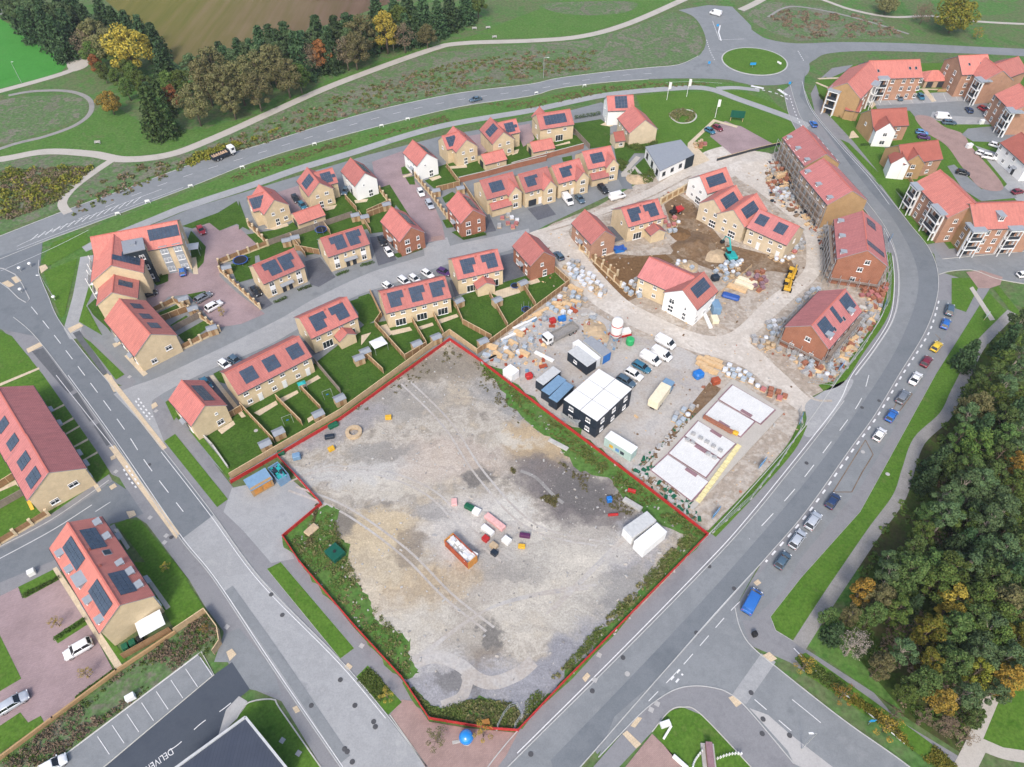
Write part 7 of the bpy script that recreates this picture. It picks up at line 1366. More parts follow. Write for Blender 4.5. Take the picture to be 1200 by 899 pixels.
def telehandler(T, x, y, ang, label, mat='yellow', name='telehandler', cat='telehandler'):
    p = G(*T(x, y)); root = tag(empty(name, (p.x, p.y, .05), ang), label, cat); MB().box((0, 0, 1.1), (4.2, 1.7, .8), 0, None, .12).build('body', M[mat], root, I4); MB().box((-.1, .55, 1.95), (1.3, .95, 1.1), 0, None, .1).build('cab', M['car_glass'], root, I4); MB().box((-.1, .55, 2.53), (1.4, 1.05, .1)).build('cab_roof', M[mat], root, I4); MB().cyl((-2.0, -.4, 2.0), (3.4, -.4, 1.5), .2, .16, 6).build('boom', M[mat], root, I4)
    for sy in (-.4, .4): MB().box((3.9, sy - .4, .9), (1.2, .12, .08)).build('fork', M['black'], root, I4)
    for sx in (-1.4, 1.4):
        for sy in (-1, 1): obj('wheel', wheel_mesh(.62, .45), root, TR(sx, sy * .95, .62))
telehandler(T6, 372, 168, 1.2, 'yellow telehandler on the haul road, nearer one of two'); telehandler(T6, 402, 85, 1.1, 'yellow telehandler on the haul road just behind another')
def dumper(T, x, y, ang, label, mat):
    p = G(*T(x, y)); root = tag(empty('dumper', (p.x, p.y, .05), ang), label, 'dumper'); MB().box((-.7, 0, 1.0), (1.8, 1.3, .8), 0, None, .1).build('body', M['black'], root, I4); s_ = MB(); s_.raw([(.3,-.9,.9),(2.0,-.8,1.1),(2.0,.8,1.1),(.3,.9,.9),(.1,-1.0,1.8),(2.4,-1.0,1.7),(2.4,1.0,1.7),(.1,1.0,1.8)], [(3,2,1,0),(0,1,5,4),(1,2,6,5),(2,3,7,6),(3,0,4,7),(4,5,6,7)]); s_.build('skip', M[mat], root, I4)
    for sx in (-1.0, 1.1):
        for sy in (-1, 1): obj('wheel', wheel_mesh(.48, .35), root, TR(sx, sy * .8, .48))
    MB().box((-.6, 0, 2.2), (.08, 1.1, 1.4)).build('roll_bar', M['black'], root, I4)
dumper(Tg, 905, 425, .4, 'red and black site dumper on the mud by the tiled annexe semi', 'red')
dumper(Q(600,440), 55, 720, .2, 'small maroon and yellow roller on the bare plot', 'maroon') if False else None
# ---- stacked materials
PL = {'white': ('wrap_white', .95), 'grey': ('wrap_grey', 1.0), 'block': ('block_grey', 1.0), 'red': ('brick_stack', .95), 'purple': ('brick_purple', .95), 'bag': ('wrap_white', .8), 'timber': ('wood_new', .8), 'sandbag': ('sand', .7), 'tile': ('roof_pink', .8)}
def pallet(p, kind, ang, label, cat, group, s=1.0):
    mt, h = PL[kind]; root = tag(empty('pallet', (p.x, p.y, .06), ang), label, cat, group); root.scale = (s, s, s * rnd.uniform(.85, 1.2))
    obj('base', cached(('pb',), lambda: MB().box((0, 0, .12), (1.2, 1.05, .05)).box((0, 0, .02), (1.2, 1.05, .04)).box((-.5, 0, .07), (.1, 1.0, .06)).box((0, 0, .07), (.1, 1.0, .06)).box((.5, 0, .07), (.1, 1.0, .06)).mesh('base', M['wood_new'])), root, I4)
    def f():
        if kind in ('bag', 'sandbag'): return MB().lathe((0, 0, .15), [(.45, 0), (.58, .12), (.6, .5), (.5, .72), (.18, h)], 9).mesh('load', M[mt], True)
        if kind == 'timber': return MB().box((0, 0, .5), (2.6, 1.0, .7)).box((.2, 0, .95), (2.4, .9, .18)).mesh('load', M[mt])
        return MB().box((0, 0, .15 + h/2), (1.12, 1.0, h), 0, None, .07).mesh('load', M[mt])
    obj('load', cached(('pl', kind), f), root, I4)
PD = {'white': 'pallet of blocks in white wrapping', 'grey': 'pallet of materials in grey wrapping', 'block': 'pallet of bare grey blocks', 'red': 'pallet of red bricks', 'purple': 'pallet of purplish bricks', 'bag': 'full white bulk bag', 'timber': 'pack of raw timber', 'sandbag': 'open bag of sand', 'tile': 'pallet of red roof tiles'}
def zone(T, poly, n, kinds, where, ang=.0, seed=1, s=1.0, gap=1.25):
    rg = random.Random(seed); W = [G(*T(*p)) for p in poly]; xs = [p.x for p in W]; ys = [p.y for p in W]; got = []; tr = 0
    while len(got) < n and tr < 4000:
        tr += 1; x, y = rg.uniform(min(xs), max(xs)), rg.uniform(min(ys), max(ys)); ins = False; j = len(W) - 1
        for i in range(len(W)):
            if (W[i].y > y) != (W[j].y > y) and x < (W[j].x - W[i].x) * (y - W[i].y) / (W[j].y - W[i].y) + W[i].x: ins = not ins
            j = i
        if not ins or any((x - a) ** 2 + (y - b_) ** 2 < (gap * s) ** 2 for a, b_ in got): continue
        got.append((x, y)); kd = rg.choice(kinds); pallet(Vector((x, y, 0)), kd, ang + rg.gauss(0, .12), f"{PD[kd]} {where}", {'bag': 'bulk bag', 'sandbag': 'bulk bag', 'timber': 'timber pack'}.get(kd, 'pallet'), f"materials {where}", s)
zone(Tp, [(600,70),(690,40),(850,200),(910,250),(860,290),(760,230),(650,150)], 42, ['white','white','block','grey','sandbag'], 'in the long stack beside the brick house lawn', -.6, 1)
zone(Tp, [(640,220),(760,250),(760,330),(640,440),(480,370),(560,300)], 24, ['white','grey','sandbag','block','timber'], 'in the stack by the timber yard fence', -.6, 2)
zone(Tp, [(60,680),(250,540),(380,560),(370,640),(330,700),(200,760)], 16, ['white','grey','block','timber'], 'near the top corner of the red fence', -.6, 3)
zone(T4, [(290,330),(390,270),(440,420),(340,400)], 9, ['grey','block','white','bag'], 'beside the bare pink roofed corner building', .6, 4)
zone(T4, [(640,170),(760,150),(800,220),(720,235)], 7, ['grey','sandbag','bag'], 'behind the corner building roof', .5, 5)
zone(T4, [(940,180),(1110,170),(1120,260),(1010,300),(940,250)], 14, ['white','bag','sandbag','grey','block'], 'below the turquoise excavator', .5, 6)
zone(tile(780,290,10), [(950,320),(1150,300),(1170,430),(1120,560),(1010,440)], 13, ['purple','purple','red'], 'beside the raw timber rail fence', .5, 7)
zone(T2, [(640,70),(700,60),(860,130),(850,180),(760,160),(650,110)], 12, ['bag','white','bag','grey'], 'at the top corner of the foundation', -.5, 8)
zone(T2, [(850,190),(960,215),(1090,280),(1060,310),(940,260)], 11, ['bag','red','white','tile'], 'along the top edge of the foundation', -.5, 9)
zone(T6, [(230,420),(370,400),(380,470),(310,520),(240,500)], 12, ['white','block','grey','timber'], 'left of the ringed red brick house', .3, 10)
zone(T6, [(90,500),(250,520),(330,620),(210,610),(120,570)], 10, ['bag','block','sandbag'], 'at the haul road corner by the ringed house', .3, 11)
zone(T6, [(430,250),(560,190),(600,160),(560,250),(460,350)], 9, ['grey','white','block'], 'above the ringed red brick house', .5, 12)
zone(T6, [(620,50),(720,30),(730,110),(660,130)], 7, ['white','grey'], 'beside the red brick block gable', .4, 13)
zone(tile(980,320,15), [(480,240),(860,240),(840,420),(740,560),(640,500),(400,420)], 22, ['red','red','red','tile'], 'on the bend inside the mesh fence', .2, 14)
zone(T6, [(780,500),(930,330),(990,250),(960,420),(850,560),(730,680),(640,640)], 24, ['block','sandbag','sandbag','block','red','timber'], 'between the ringed house and the mesh fence', .7, 15)
zone(T6, [(400,620),(560,690),(700,640),(650,780),(520,740)], 13, ['block','red','bag','grey'], 'below the ringed red brick house', .5, 16)
zone(T5, [(220,150),(330,90),(390,180),(350,270),(240,210)], 14, ['sandbag','timber','red','block'], 'below the pink visitor bays', .4, 17)
zone(T5, [(250,260),(390,250),(430,330),(320,330)], 11, ['block','grey','white','purple'], 'at the foot of the brown brick blocks', .4, 18)
zone(T5, [(400,600),(470,560),(490,680),(430,700)], 9, ['grey','white','block'], 'at the right gable of the wide unfinished block', .5, 19)
zone(T5, [(230,730),(310,720),(440,690),(400,760),(300,770)], 8, ['bag','sandbag','tile'], 'in front of the wide unfinished block', .5, 20)
zone(T5, [(540,420),(620,460),(700,560),(690,640),(600,530)], 12, ['red','block','tile','grey'], 'along the foot of the scaffolded block', .6, 21)
zone(tile(780,90,10), [(320,780),(420,760),(470,800),(400,840),(330,830)], 7, ['red','tile','sandbag'], 'behind the white house at the site head', .3, 22)
zone(Th, [(330,830),(480,820),(490,890),(350,890)], 7, ['bag','white','grey'], 'in front of the excavator', .3, 23)
zone(Te, [(760,430),(900,460),(880,530),(740,520)], 8, ['tile','white','block'], 'in front of the tiled porch houses', .1, 24)
zone(Tg, [(820,460),(930,440),(950,520),(870,580)], 8, ['bag','grey','tile'], 'at the end of the tiled annexe semi', .2, 25)
zone(T2, [(280,420),(420,340),(440,370),(330,470)], 8, ['grey','block','bag'], 'on the dirt between yard and foundation', .9, 26)
for k, (x, y) in enumerate(((495,22),(545,18),(595,32),(490,52),(545,50),(600,62),(520,82),(565,102))): pallet(G(*T2(x, y)), 'timber', -.6, 'pack of raw timber in the orange stack beside the blue tank', 'timber pack', 'timber packs by the foundation', 1.0)
# long boards, planks and tanks
def block(T, x, y, dims, ang, mat, label, cat, name, group=None, bevel=.05, z0=.06):
    p = G(*T(x, y)); o = MB().box((0, 0, dims[2]/2), dims, 0, None, bevel).build(name, M[mat], None, TR(p.x, p.y, z0, ang)); return tag(o, label, cat, group)
block(T1, 466, 234, (5.2, .9, .5), -.62, 'cabin_white', 'long white beam lying on the yard gravel', 'beam', 'beam'); SBG = 'bundles of steel and boards by the yard fence'
for k, (x, y, L, mt) in enumerate(((330,480,7,'cabin_white'),(300,520,7,'cont_grey'),(250,560,7,'cabin_white'),(205,610,5,'steel'),(390,440,5,'wood_new'),(440,400,5,'wood_new'),(150,700,6,'steel'),(90,730,5,'steel'))):
    block(Tp, x, y, (L, .7, .6), .62, mt, ('long bundle of white boards' if mt == 'cabin_white' else 'bundle of steel bars' if mt in ('steel', 'cont_grey') else 'long bundle of raw timber') + ' beside the timber yard fence', 'bundle', 'bundle', SBG)
block(Tp, 590, 455, (1.8, 1.2, 1.2), .4, 'blue', 'bright blue crate beside the stacked white pallets', 'crate', 'crate'); block(Tp, 525, 468, (1.4, 1.2, 1.2), .4, 'red', 'red box beside the bright blue crate in the yard', 'crate', 'crate'); block(Tp, 468, 455, (1.4, 1.3, 1.3), .2, 'lead', 'dark grey tank beside the red box in the yard', 'tank', 'tank', None, .3); block(Tp, 360, 858, (1.6, 1.4, 1.3), .5, 'red', 'red machine by the small white cabin', 'machine', 'generator', None, .2)
block(T2, 466, 132, (2.2, 2.0, 1.7), .5, 'blue', 'bright blue tank beside the raw timber packs', 'tank', 'tank', None, .3); block(T2, 588, 175, (1.8, 1.4, 1.4), .3, 'rust', 'rusty brown skip by the timber packs', 'skip', 'skip', None, .1)
block(T4, 1055, 415, (4.4, 2.0, .9), -.45, 'blue_tarp', 'dark blue tarpaulined stack near the haul road', 'covered stack', 'covered_stack', None, .3); block(T4, 943, 505, (2.0, 3.4, 2.3), .1, 'cont_blue', 'pale blue site toilet and store by the white gable', 'store', 'site_store'); block(T4, 942, 580, (1.6, 2.2, 1.2), .1, 'cream', 'cream box standing below the pale blue store', 'box', 'box'); block(T4, 893, 582, (.9, 5.2, .5), .12, 'cont_white', 'long white board stack beside the pale blue store', 'boards', 'board_stack'); block(T4, 945, 290, (2.0, 1.8, 1.6), .3, 'navy', 'dark navy tank behind the corner building panels', 'tank', 'tank', None, .3)
for x, y, lab in ((1100,355,'left'), (1150,330,'middle'), (1170,305,'right')): block(T4, x, y, (5.0, 1.4, .8), -.55, 'wood_new' if lab == 'left' else 'cream', f'long cream roof truss stack by the blue tarpaulin, {lab} one of three', 'truss stack', 'truss_stack', 'roof truss stacks')
# objects on the bare plot
pr = G(*Tn(1050,228)); n = 20; rb = MB()
for i in range(n):
    a0, a1 = 6.283*i/n, 6.283*(i+1)/n; P_ = [(r*math.cos(a), r*math.sin(a), z) for r in (1.0, 1.75) for a in (a0, a1) for z in (0, .7)]
    rb.face([P_[1], P_[5], P_[7], P_[3]]); rb.face([P_[4], P_[6], P_[7], P_[5]]); rb.face([P_[2], P_[0], P_[1], P_[3]])
tag(rb.build('chamber_ring', M['sand'], None, TR(pr.x, pr.y, .05)), 'sandy round chamber ring lying on the bare plot', 'chamber ring')
ob = 'loose building items on the bare plot'
for T, x, y, dm, an, mt, lab, cat, nm in ((Tn,892,345,(1.3,.9,.8),.6,'yellow','yellow box below the sandy chamber ring','box','box'), (Q(300,440),583,190,(1.3,.9,.8),.1,'yellow','yellow box right of the sandy chamber ring','box','box'), (To,480,320,(4.6,1.2,.9),-.72,'pink','long pinkish slab stack in the middle of the plot','slab stack','slab_stack'), (To,430,380,(2.6,1.1,1.0),-.72,'cabin_white','white box beside the pinkish slab stack','box','box'), (To,415,437,(1.2,1.1,.9),-.7,'red','red crate below the long white box','crate','crate'), (To,473,487,(1.4,1.1,.9),-.7,'sand','peach coloured crate beside the red one','crate','crate'), (To,476,537,(1.2,1.0,.9),-.7,'navy','dark crate below the peach coloured one','crate','crate'), (To,562,450,(1.6,1.3,.9),-.7,'cabin_white','white box right of the crates on the plot','box','box'), (To,302,216,(2.0,1.1,.9),-.5,'bin_green','green tarpaulined stack on the plot','covered stack','covered_stack'), (To,352,247,(1.5,1.3,.9),-.5,'cabin_white','white box tight against the green stack','box','box'), (To,195,178,(1.1,1.5,.6),.1,'pink','pinkish crate left of the green stack','crate','crate'), (To,690,415,(2.0,.7,.9),-.15,'maroon_box','row of dark purple tubs on the plot','tubs','tub_row'), (To,668,488,(1.3,.8,.6),-.1,'yellow','yellow crate below the dark purple tubs','crate','crate'),
        (T3,82,645,(1.0,1.0,1.2),.2,'blue','blue barrel near the pair of containers','barrel','barrel'), (T3,245,675,(4.0,1.1,.7),-.65,'stone','grey concrete beam stack above the pair of containers','beam stack','beam_stack'), (T3,240,582,(1.6,.5,.9),-.3,'red','red barrier lying by the red outline','barrier','barrier'), (T3,110,745,(2.0,.4,.5),.1,'red','row of red markers on the plot near the containers','barrier','barrier'), (T1,565,850,(4.6,1.0,.35),-.6,'stone','grey concrete slabs near the site office side of the plot','slab stack','slab_stack'), (Tn,650,403,(1.6,1.3,1.2),.3,'cont_blue','pale blue tank in the top left corner of the plot','tank','tank'), (Tn,540,372,(1.4,1.0,.8),.3,'bin_green','green bin in the top left corner of the plot','bin','bin'), (Tn,905,180,(2.2,1.2,.8),.6,'bin_green','green tarpaulin heap left of the chamber ring','covered stack','covered_stack'), (Tn,880,260,(2.0,1.0,.8),.2,'navy','dark folded sheet left of the chamber ring','covered stack','covered_stack'), (Q(300,440),245,682,(2.6,1.6,.5),.9,'sand','sandy round mat heap among the plot weeds','heap','heap'), (Q(300,440),985,390,(2.0,1.6,.7),.3,'concrete','pale rubble block near the weeds','rubble','rubble') if False else (Q(300,659),1010,705,(1.2,.8,.5),.2,'orange','orange bag inside the mesh pen','bag','bag')):
    if mt == 'maroon_box': M.setdefault('maroon_box', plain('maroon_box', (.09,.02,.08), .5))
    block(T, x, y, dm, an, mt, lab, cat, nm, ob, .12 if cat in ('tank', 'heap', 'barrel', 'covered stack') else .05)
# rubble heaps
def heap(T, x, y, r, h, mat, label, seed=0):
    p = G(*T(x, y)); b = MB(); n, m_ = 22, 7; vs = [(0, 0, h)]
    for j in range(1, m_ + 1):
        for i in range(n):
            a = 6.283 * i / n; k = j / m_; rr_ = r * k * (1 + .3 * mnoise.noise(Vector((math.cos(a) * 1.5 + seed, math.sin(a) * 1.5, 0)))); z = h * (1 - k) ** 1.2 * (1 + .5 * mnoise.noise(Vector((math.cos(a) * k * 3 + seed, math.sin(a) * k * 3, 4)))); vs.append((rr_ * math.cos(a), rr_ * math.sin(a) * .8, max(0, z)))
    fs = [(0, 1 + i, 1 + (i + 1) % n) for i in range(n)] + [(1 + (j-1) * n + i, 1 + j * n + i, 1 + j * n + (i+1) % n, 1 + (j-1) * n + (i+1) % n) for j in range(1, m_) for i in range(n)]
    tag(b.raw(vs, fs).build('soil_heap', M[mat], None, TR(p.x, p.y, .04, seed), True), label, 'heap')
heap(Th, 150, 715, 7, 1.8, 'mud', 'broad dark soil heap behind the turquoise excavator', 1); heap(Th, 60, 640, 4, 1.2, 'mud_brown', 'smaller brown soil heap beside the tiled annexe semi', 2); heap(Th, 290, 780, 4, 1.0, 'sand', 'low sandy heap left of the excavator', 3); heap(T4, 760, 200, 3, 1.4, 'sand', 'sand heap behind the bare pink roof', 4); heap(Tp, 830, 530, 4.0, 1.2, 'sand', 'sand heap beside the blue ended container', 5); heap(Tg, 640, 180, 4, 1.2, 'sand', 'stone heap between the show garden and the porch house', 6); heap(T5, 130, 60, 8, .5, 'haul', 'flat pale stone heap below the pink visitor bays', 7); heap(T3, 560, 350, 3, .5, 'sand', 'small sand heap on the foundation edge', 8) if False else None
# stones and rubble strewn about: nobody could count them
def rubble(T, poly, n, mats, label, smin=.1, smax=.4, seed=1):
    rg = random.Random(seed); W = [G(*T(*p)) for p in poly]; xs = [p.x for p in W]; ys = [p.y for p in W]; b = MB(); c = 0; tr = 0
    while c < n and tr < n * 20:
        tr += 1; x, y = rg.uniform(min(xs), max(xs)), rg.uniform(min(ys), max(ys)); ins = False; j = len(W) - 1
        for i in range(len(W)):
            if (W[i].y > y) != (W[j].y > y) and x < (W[j].x - W[i].x) * (y - W[i].y) / (W[j].y - W[i].y) + W[i].x: ins = not ins
            j = i
        if not ins: continue
        c += 1; s_ = rg.uniform(smin, smax) * rg.random() ** .5; b.box((0, 0, 0), (s_ * rg.uniform(.8, 2.2), s_, s_ * .6), rg.randrange(len(mats)), TR(x, y, .05 + s_ * .2, rg.random() * 3.1) @ Matrix.Rotation(rg.uniform(-.4, .4), 4, 'X'))
    tag(b.build('rubble', [M[k] for k in mats]), label, None, None, 'stuff')
rubble(P1, PLOT, 1100, ['stone', 'concrete', 'track_grey', 'footpath_pale'], 'stones strewn over the bare plot', .08, .38, 1)
rubble(P1, [(620,290),(700,240),(800,210),(900,180),(960,190),(1010,250),(1036,300),(1038,350),(1000,420),(960,460),(930,520),(850,600),(740,540),(640,480),(570,420),(640,340)], 1100, ['stone', 'sand', 'wood_new', 'brick_stack', 'site_dirt', 'mud'], 'rubble strewn over the building site', .1, .5, 2)
rubble(T6, [(380,480),(660,600),(880,300),(1060,180),(1000,400),(700,820),(520,800),(380,650)], 800, ['stone', 'sand', 'wood_new', 'brick_stack', 'steel', 'block_grey'], 'broken materials round the ringed red brick house', .3, 1.2, 3)
rubble(T5, [(220,60),(400,20),(470,260),(560,340),(700,560),(660,760),(560,560),(420,420),(250,330)], 700, ['stone', 'concrete', 'wood_new', 'brick_stack', 'navy', 'mud'], 'broken materials below the three storey blocks', .3, 1.1, 4)
rubble(T3, [(240,440),(640,40),(700,20),(400,380),(700,700),(720,790),(600,720)], 500, ['stone', 'mud', 'bin_green', 'concrete'], 'broken materials round the foundation', .2, .8, 5)
rubble(P1, [(566,416),(610,378),(655,352),(690,365),(730,392),(720,410),(660,390),(640,410),(640,440),(590,430)], 260, ['wrap_grey', 'steel', 'wood_new', 'stone', 'rust', 'cont_blue'], 'small materials lying about the builders yard', .3, 1.1, 6)
# ---- foundation
Fq = [G(*p) for p in ((858.7,444.5),(918.7,483.5),(813.3,597.3),(750.7,550.7))]; c = sum(Fq, Vector()) / 4; u = (Fq[3] - Fq[0]); a = math.atan2(u.y, u.x); root = tag(empty('foundation', (c.x, c.y, .05), a), 'new ground floor slab in five white bays with brick edging', 'foundation'); bpy.context.view_layer.update(); inv = root.matrix_world.inverted(); lo = [inv @ p for p in Fq]
MB().prism([(p.x, p.y) for p in lo], 0, .22).build('edging', M['footpath_pale'], root, I4)
for T, q in ((T2, [(712,190),(1005,360),(905,458),(618,288)]), (T2, [(608,302),(862,445),(765,548),(512,405)]), (T2, [(470,442),(728,600),(628,702),(378,545)]), (T2, [(368,556),(620,712),(522,835),(265,668)]), (T2, [(255,680),(540,868),(420,1000),(140,785)])):
    L_ = [inv @ G(*T(*p), .4) for p in q]; cc = sum(L_, Vector()) / 4; MB().prism([(cc.x + (p.x - cc.x) * 1.06, cc.y + (p.y - cc.y) * 1.06) for p in L_], .2, .36).build('brick_course', M['brick_purple'], root, I4); MB().prism([(p.x, p.y) for p in L_], .3, .42).build('floor_bay', M['beam_white'], root, I4)
for x, y in ((808,386),(650,466),(595,528),(486,636),(420,800)): p = inv @ G(*T2(x, y), .5); MB().box((p.x, p.y, .48), (.8, 2.6, .14)).build('brick_course', M['brick_purple'], root, I4)
ins = MB()
for k in range(14): 
    f = k / 13; p = inv @ (G(*T3(715,640)).lerp(G(*T3(985,270)), f)); ins.box((p.x, p.y, .3), (1.2, 1.0, .35), 0)
ins.build('insulation', plain('insulation_yellow', (.66,.58,.30), .8), root, I4)
st_ = 'brick stacks on the new foundation'
for k in range(8): p = G(*T2(515 + 25 * k, 432 + 14 * k)); tag(MB().box((0, 0, .35), (.9, .8, .7), 0, None, .04).build('brick_stack', M['brick_stack'], None, TR(p.x, p.y, .48, -.6)), 'small brick stack in the row across the foundation', 'brick stack', st_)
for x, y in ((430,545),(482,575),(526,602),(571,632),(621,662),(390,590),(426,606),(535,686),(580,712)): p = G(*T2(x, y)); tag(MB().box((0, 0, .3), (.8, .7, .6), 0, None, .04).build('block_stack', M['block_grey'], None, TR(p.x, p.y, .48, -.6)), 'small grey block stack on the white foundation bays', 'block stack', st_)
block(T2, 725, 542, (1.2, 1.0, .8), -.6, 'yellow', 'yellow mixer standing on the foundation', 'mixer', 'mixer', None, .2, .48)
# ---- scaffolding
def wall_scaffold(h, side, lifts, label, f0=-.5, f1=.5):
    """scaffold standing along a wall of a building"""
    L = h.L if side in 'nf' else h.w; mw = h.root.matrix_world; a, b_ = (mw @ (h.wm(side, f * L, 0) @ Vector((0, -1.6, 0))) for f in (f0, f1)); d = b_ - a; L = d.length; root = tag(empty('scaffold', (a.x, a.y, .05), math.atan2(d.y, d.x)), label, 'scaffold', 'scaffolding on the unfinished buildings'); n = max(2, int(L / 2.2)); H = 2.0 * lifts + 1
    for i in range(n + 1):
        for y in (0, 1.3): obj('pole', cached(('pole', lifts), lambda: MB().cyl((0, 0, 0), (0, 0, H), .075, n=5).mesh('pole', M['steel'])), root, TR(L * i / n, y, 0))
    for k in range(1, lifts + 1): MB().box((L/2, .8, 2.0 * k - .05), (L, .7, .05)).build('deck', M['timber_grey'], root, I4); MB().box((L/2, 0, 2.0 * k + .9), (L, .06, .06)).build('guard_rail', M['steel'], root, I4)
for h_, sd_, lf, lab in ((hA,'n',3,'scaffold on the site side of the farthest brown brick block'), (hB,'n',3,'scaffold on the site side of the middle brown brick block'), (hC,'n',3,'scaffold on the site side of the red brick bend block'), (hC,'f',3,'scaffold on the road side of the red brick bend block'), (hC,'B',1,'low scaffold under the gable of the red brick bend block'), (hD,'n',2,'scaffold on the haul road side of the ringed red brick house'), (hD,'f',2,'scaffold on the road side of the ringed red brick house'), (hD,'B',1,'low scaffold under the gable of the ringed red brick house')): wall_scaffold(h_, sd_, lf, lab)
# ================================================================== STREET FURNITURE
def covers(name, mat, pts, r, T=P1, n=8):
    for x, y in pts: p = G(*T(x, y)); tag(poly_obj(name, [(p.x + r * math.cos(k * 6.283 / n + .3), p.y + r * math.sin(k * 6.283 / n + .3)) for k in range(n)], mat, zl(9)), kind='structure')
M['manhole'] = plain('manhole_iron', (.07,.07,.075), .7)
covers('manhole_cover', 'manhole', [(318,697),(331,721),(399,797),(365,827),(438,846),(440,852),(416,827),(404,878),(407,881),(413,893),(730,771),(816,742),(694,810),(622,884),(831,664),(860,690),(201,630),(175,545),(880,812),(893,860),(894,843),(925,862),(1010,478),(945,543),(1030,470)], .42)
covers('utility_cover', 'concrete', [(702,768),(697,797),(424,757),(331,868),(350,883),(770,825),(763,832),(136,553),(176,607),(195,628),(193,636),(183,482),(152,442),(266,735)], .55, P1, 4)
covers('utility_cover', 'concrete', [(300,505),(1040,556),(1011,530),(1000,720),(735,790)], .45) 
def post(T, x, y, h, r, label, cat='post', name='post', mat='steel', group=None, head=None, arm=0):
    p = G(*T(x, y)); root = tag(empty(name, (p.x, p.y, .05)), label, cat, group); MB().cyl((0, 0, 0), (0, 0, h), r, r * .65, 8).build('pole', M[mat], root, I4)
    if head == 'lamp': MB().cyl((0, 0, h), (arm, 0, h + .15), .05, .04, 6).build('arm', M[mat], root, I4); MB().box((arm + .3, 0, h + .15), (.7, .28, .12), 0, None, .04).build('lamp_head', M['cont_white'], root, I4)
    if head == 'flag': MB().raw([(0, .02, h - .1), (.9, .15, h - .2), (.9, .1, h - 2.6), (0, .02, h - 2.7), (0, -.02, h - .1), (.9, .11, h - .2), (.9, .06, h - 2.6), (0, -.02, h - 2.7)], [(0,1,2,3),(7,6,5,4),(0,4,5,1),(1,5,6,2),(2,6,7,3),(3,7,4,0)]).build('flag', M['cabin_white'], root, I4)
    if head == 'sign': MB().box((0, -.06, h - .4), (.9, .05, .9)).build('board', M['sign_blue'], root, I4)
    return root
FP = 'white flagpoles by the roundabout lawn'
for T, x, y, lab in ((Q(600,0),680,440,'white flagpole on the roundabout lawn, left of a pair'), (Q(600,0),767,426,'white flagpole on the roundabout lawn, right of a pair'), (Q(600,0),892,518,'white flagpole at the corner of the pink visitor bays')): post(T, x, y, 6.5, .09, lab, 'flagpole', 'flagpole', 'white', FP, 'flag')
for T, x, y, lab, ar in ((Q(600,0),138,345,'tall lamp post on the heath side of the top road',1.2), (Q(880,659),222,820,'lamp post on the pale traffic island at the bottom right',-1.2), (Q(0,0),95,365,'tall grey pole in the bright green field corner',0.2), (Q(880,0),1150,575,'lamp post beside the upper right cul-de-sac',.8), (Q(0,220),240,490,'lamp post on the grass corner of the upper left junction',-.9)): post(T, x, y, 7.5, .09, lab, 'lamp post', 'lamp_post', 'steel', 'lamp posts', 'lamp', ar)
p = G(*Q(600,0)(985,535)); root = tag(empty('sign_board', (p.x, p.y, .05), -.2), 'dark green hoarding sign on legs beside the pink visitor bays', 'sign'); MB().box((0, 0, 2.6), (4.6, .12, 2.4)).build('board', M['dkgreen'], root, I4)
for sx in (-2, 2): MB().box((sx, .1, 1.4), (.14, .14, 2.8)).build('post', M['wood_new'], root, I4)
p = G(1154.5, 374); root = tag(empty('sign_board', (p.x, p.y, .05), .75), 'pale information board on the grass by the right junction', 'sign'); MB().box((0, 0, 1.3), (1.8, .08, 1.2)).build('board', M['cont_green'], root, I4)
for sx in (-.8, .8): MB().box((sx, .05, .7), (.08, .08, 1.4)).build('post', M['wood_new'], root, I4)
MKR = 'white marker signs along the top road'
for k, (T, x, y) in enumerate(((Q(0,0),650,892),(Q(0,0),840,825),(Q(0,0),1066,742),(Q(300,0),258,640),(Q(300,0),552,560),(Q(300,0),667,530),(Q(600,0),107,416),(Q(600,0),318,383),(Q(0,220),520,122),(Q(0,220),652,70))):
    p = G(*T(x, y)); root = tag(empty('marker_sign', (p.x, p.y, .05), .35), 'white two-legged marker sign on the verge of the top road', 'marker sign', MKR); MB().box((0, 0, .8), (1.2, .08, .45)).build('board', M['white'], root, I4)
    for sx in (-.6, .6): MB().box((sx, 0, .4), (.12, .12, .8)).build('leg', M['white'], root, I4)
for x, y, lab in ((24.8,318,'white round traffic bollard on the upper left junction, nearer the kerb island'), (36.8,313,'white round traffic bollard on the upper left junction, nearer the road mouth'), (65,352,'white round topped post on the grass corner of the upper left junction'), (26,343,'white bollard on the traffic island of the upper left junction')): 
    p = G(x, y); root = tag(empty('bollard', (p.x, p.y, .05)), lab, 'bollard', 'white bollards'); MB().cyl((0, 0, 0), (0, 0, .9), .12).build('stem', M['steel'], root, I4); MB().lathe((0, 0, .9), [(.2, 0), (.42, .12), (.42, .4), (.2, .55)], 12).build('head', M['white'], root, I4, True)
for T, x, y, an, lab in ((Q(0,0),430,632,.1,'pale picnic bench on the grass by the gravel path'), (Q(300,0),960,130,.1,'pale picnic bench by the top path, left of a pair'), (Q(300,0),1020,127,.1,'pale picnic bench by the top path, right of a pair'), (Q(300,0),1048,168,.2,'pale bench at the edge of the top gravel path')):
    p = G(*T(x, y)); root = tag(empty('bench', (p.x, p.y, .04), an), lab, 'bench', 'benches by the gravel path'); MB().box((0, 0, .45), (1.9, .5, .08)).build('seat', M['concrete'], root, I4); MB().box((0, .25, .75), (1.9, .06, .35)).build('backrest', M['concrete'], root, I4)
    for sx in (-1, 1): MB().box((sx * .8, 0, .2), (.1, .4, .4)).build('leg', M['stone'], root, I4)
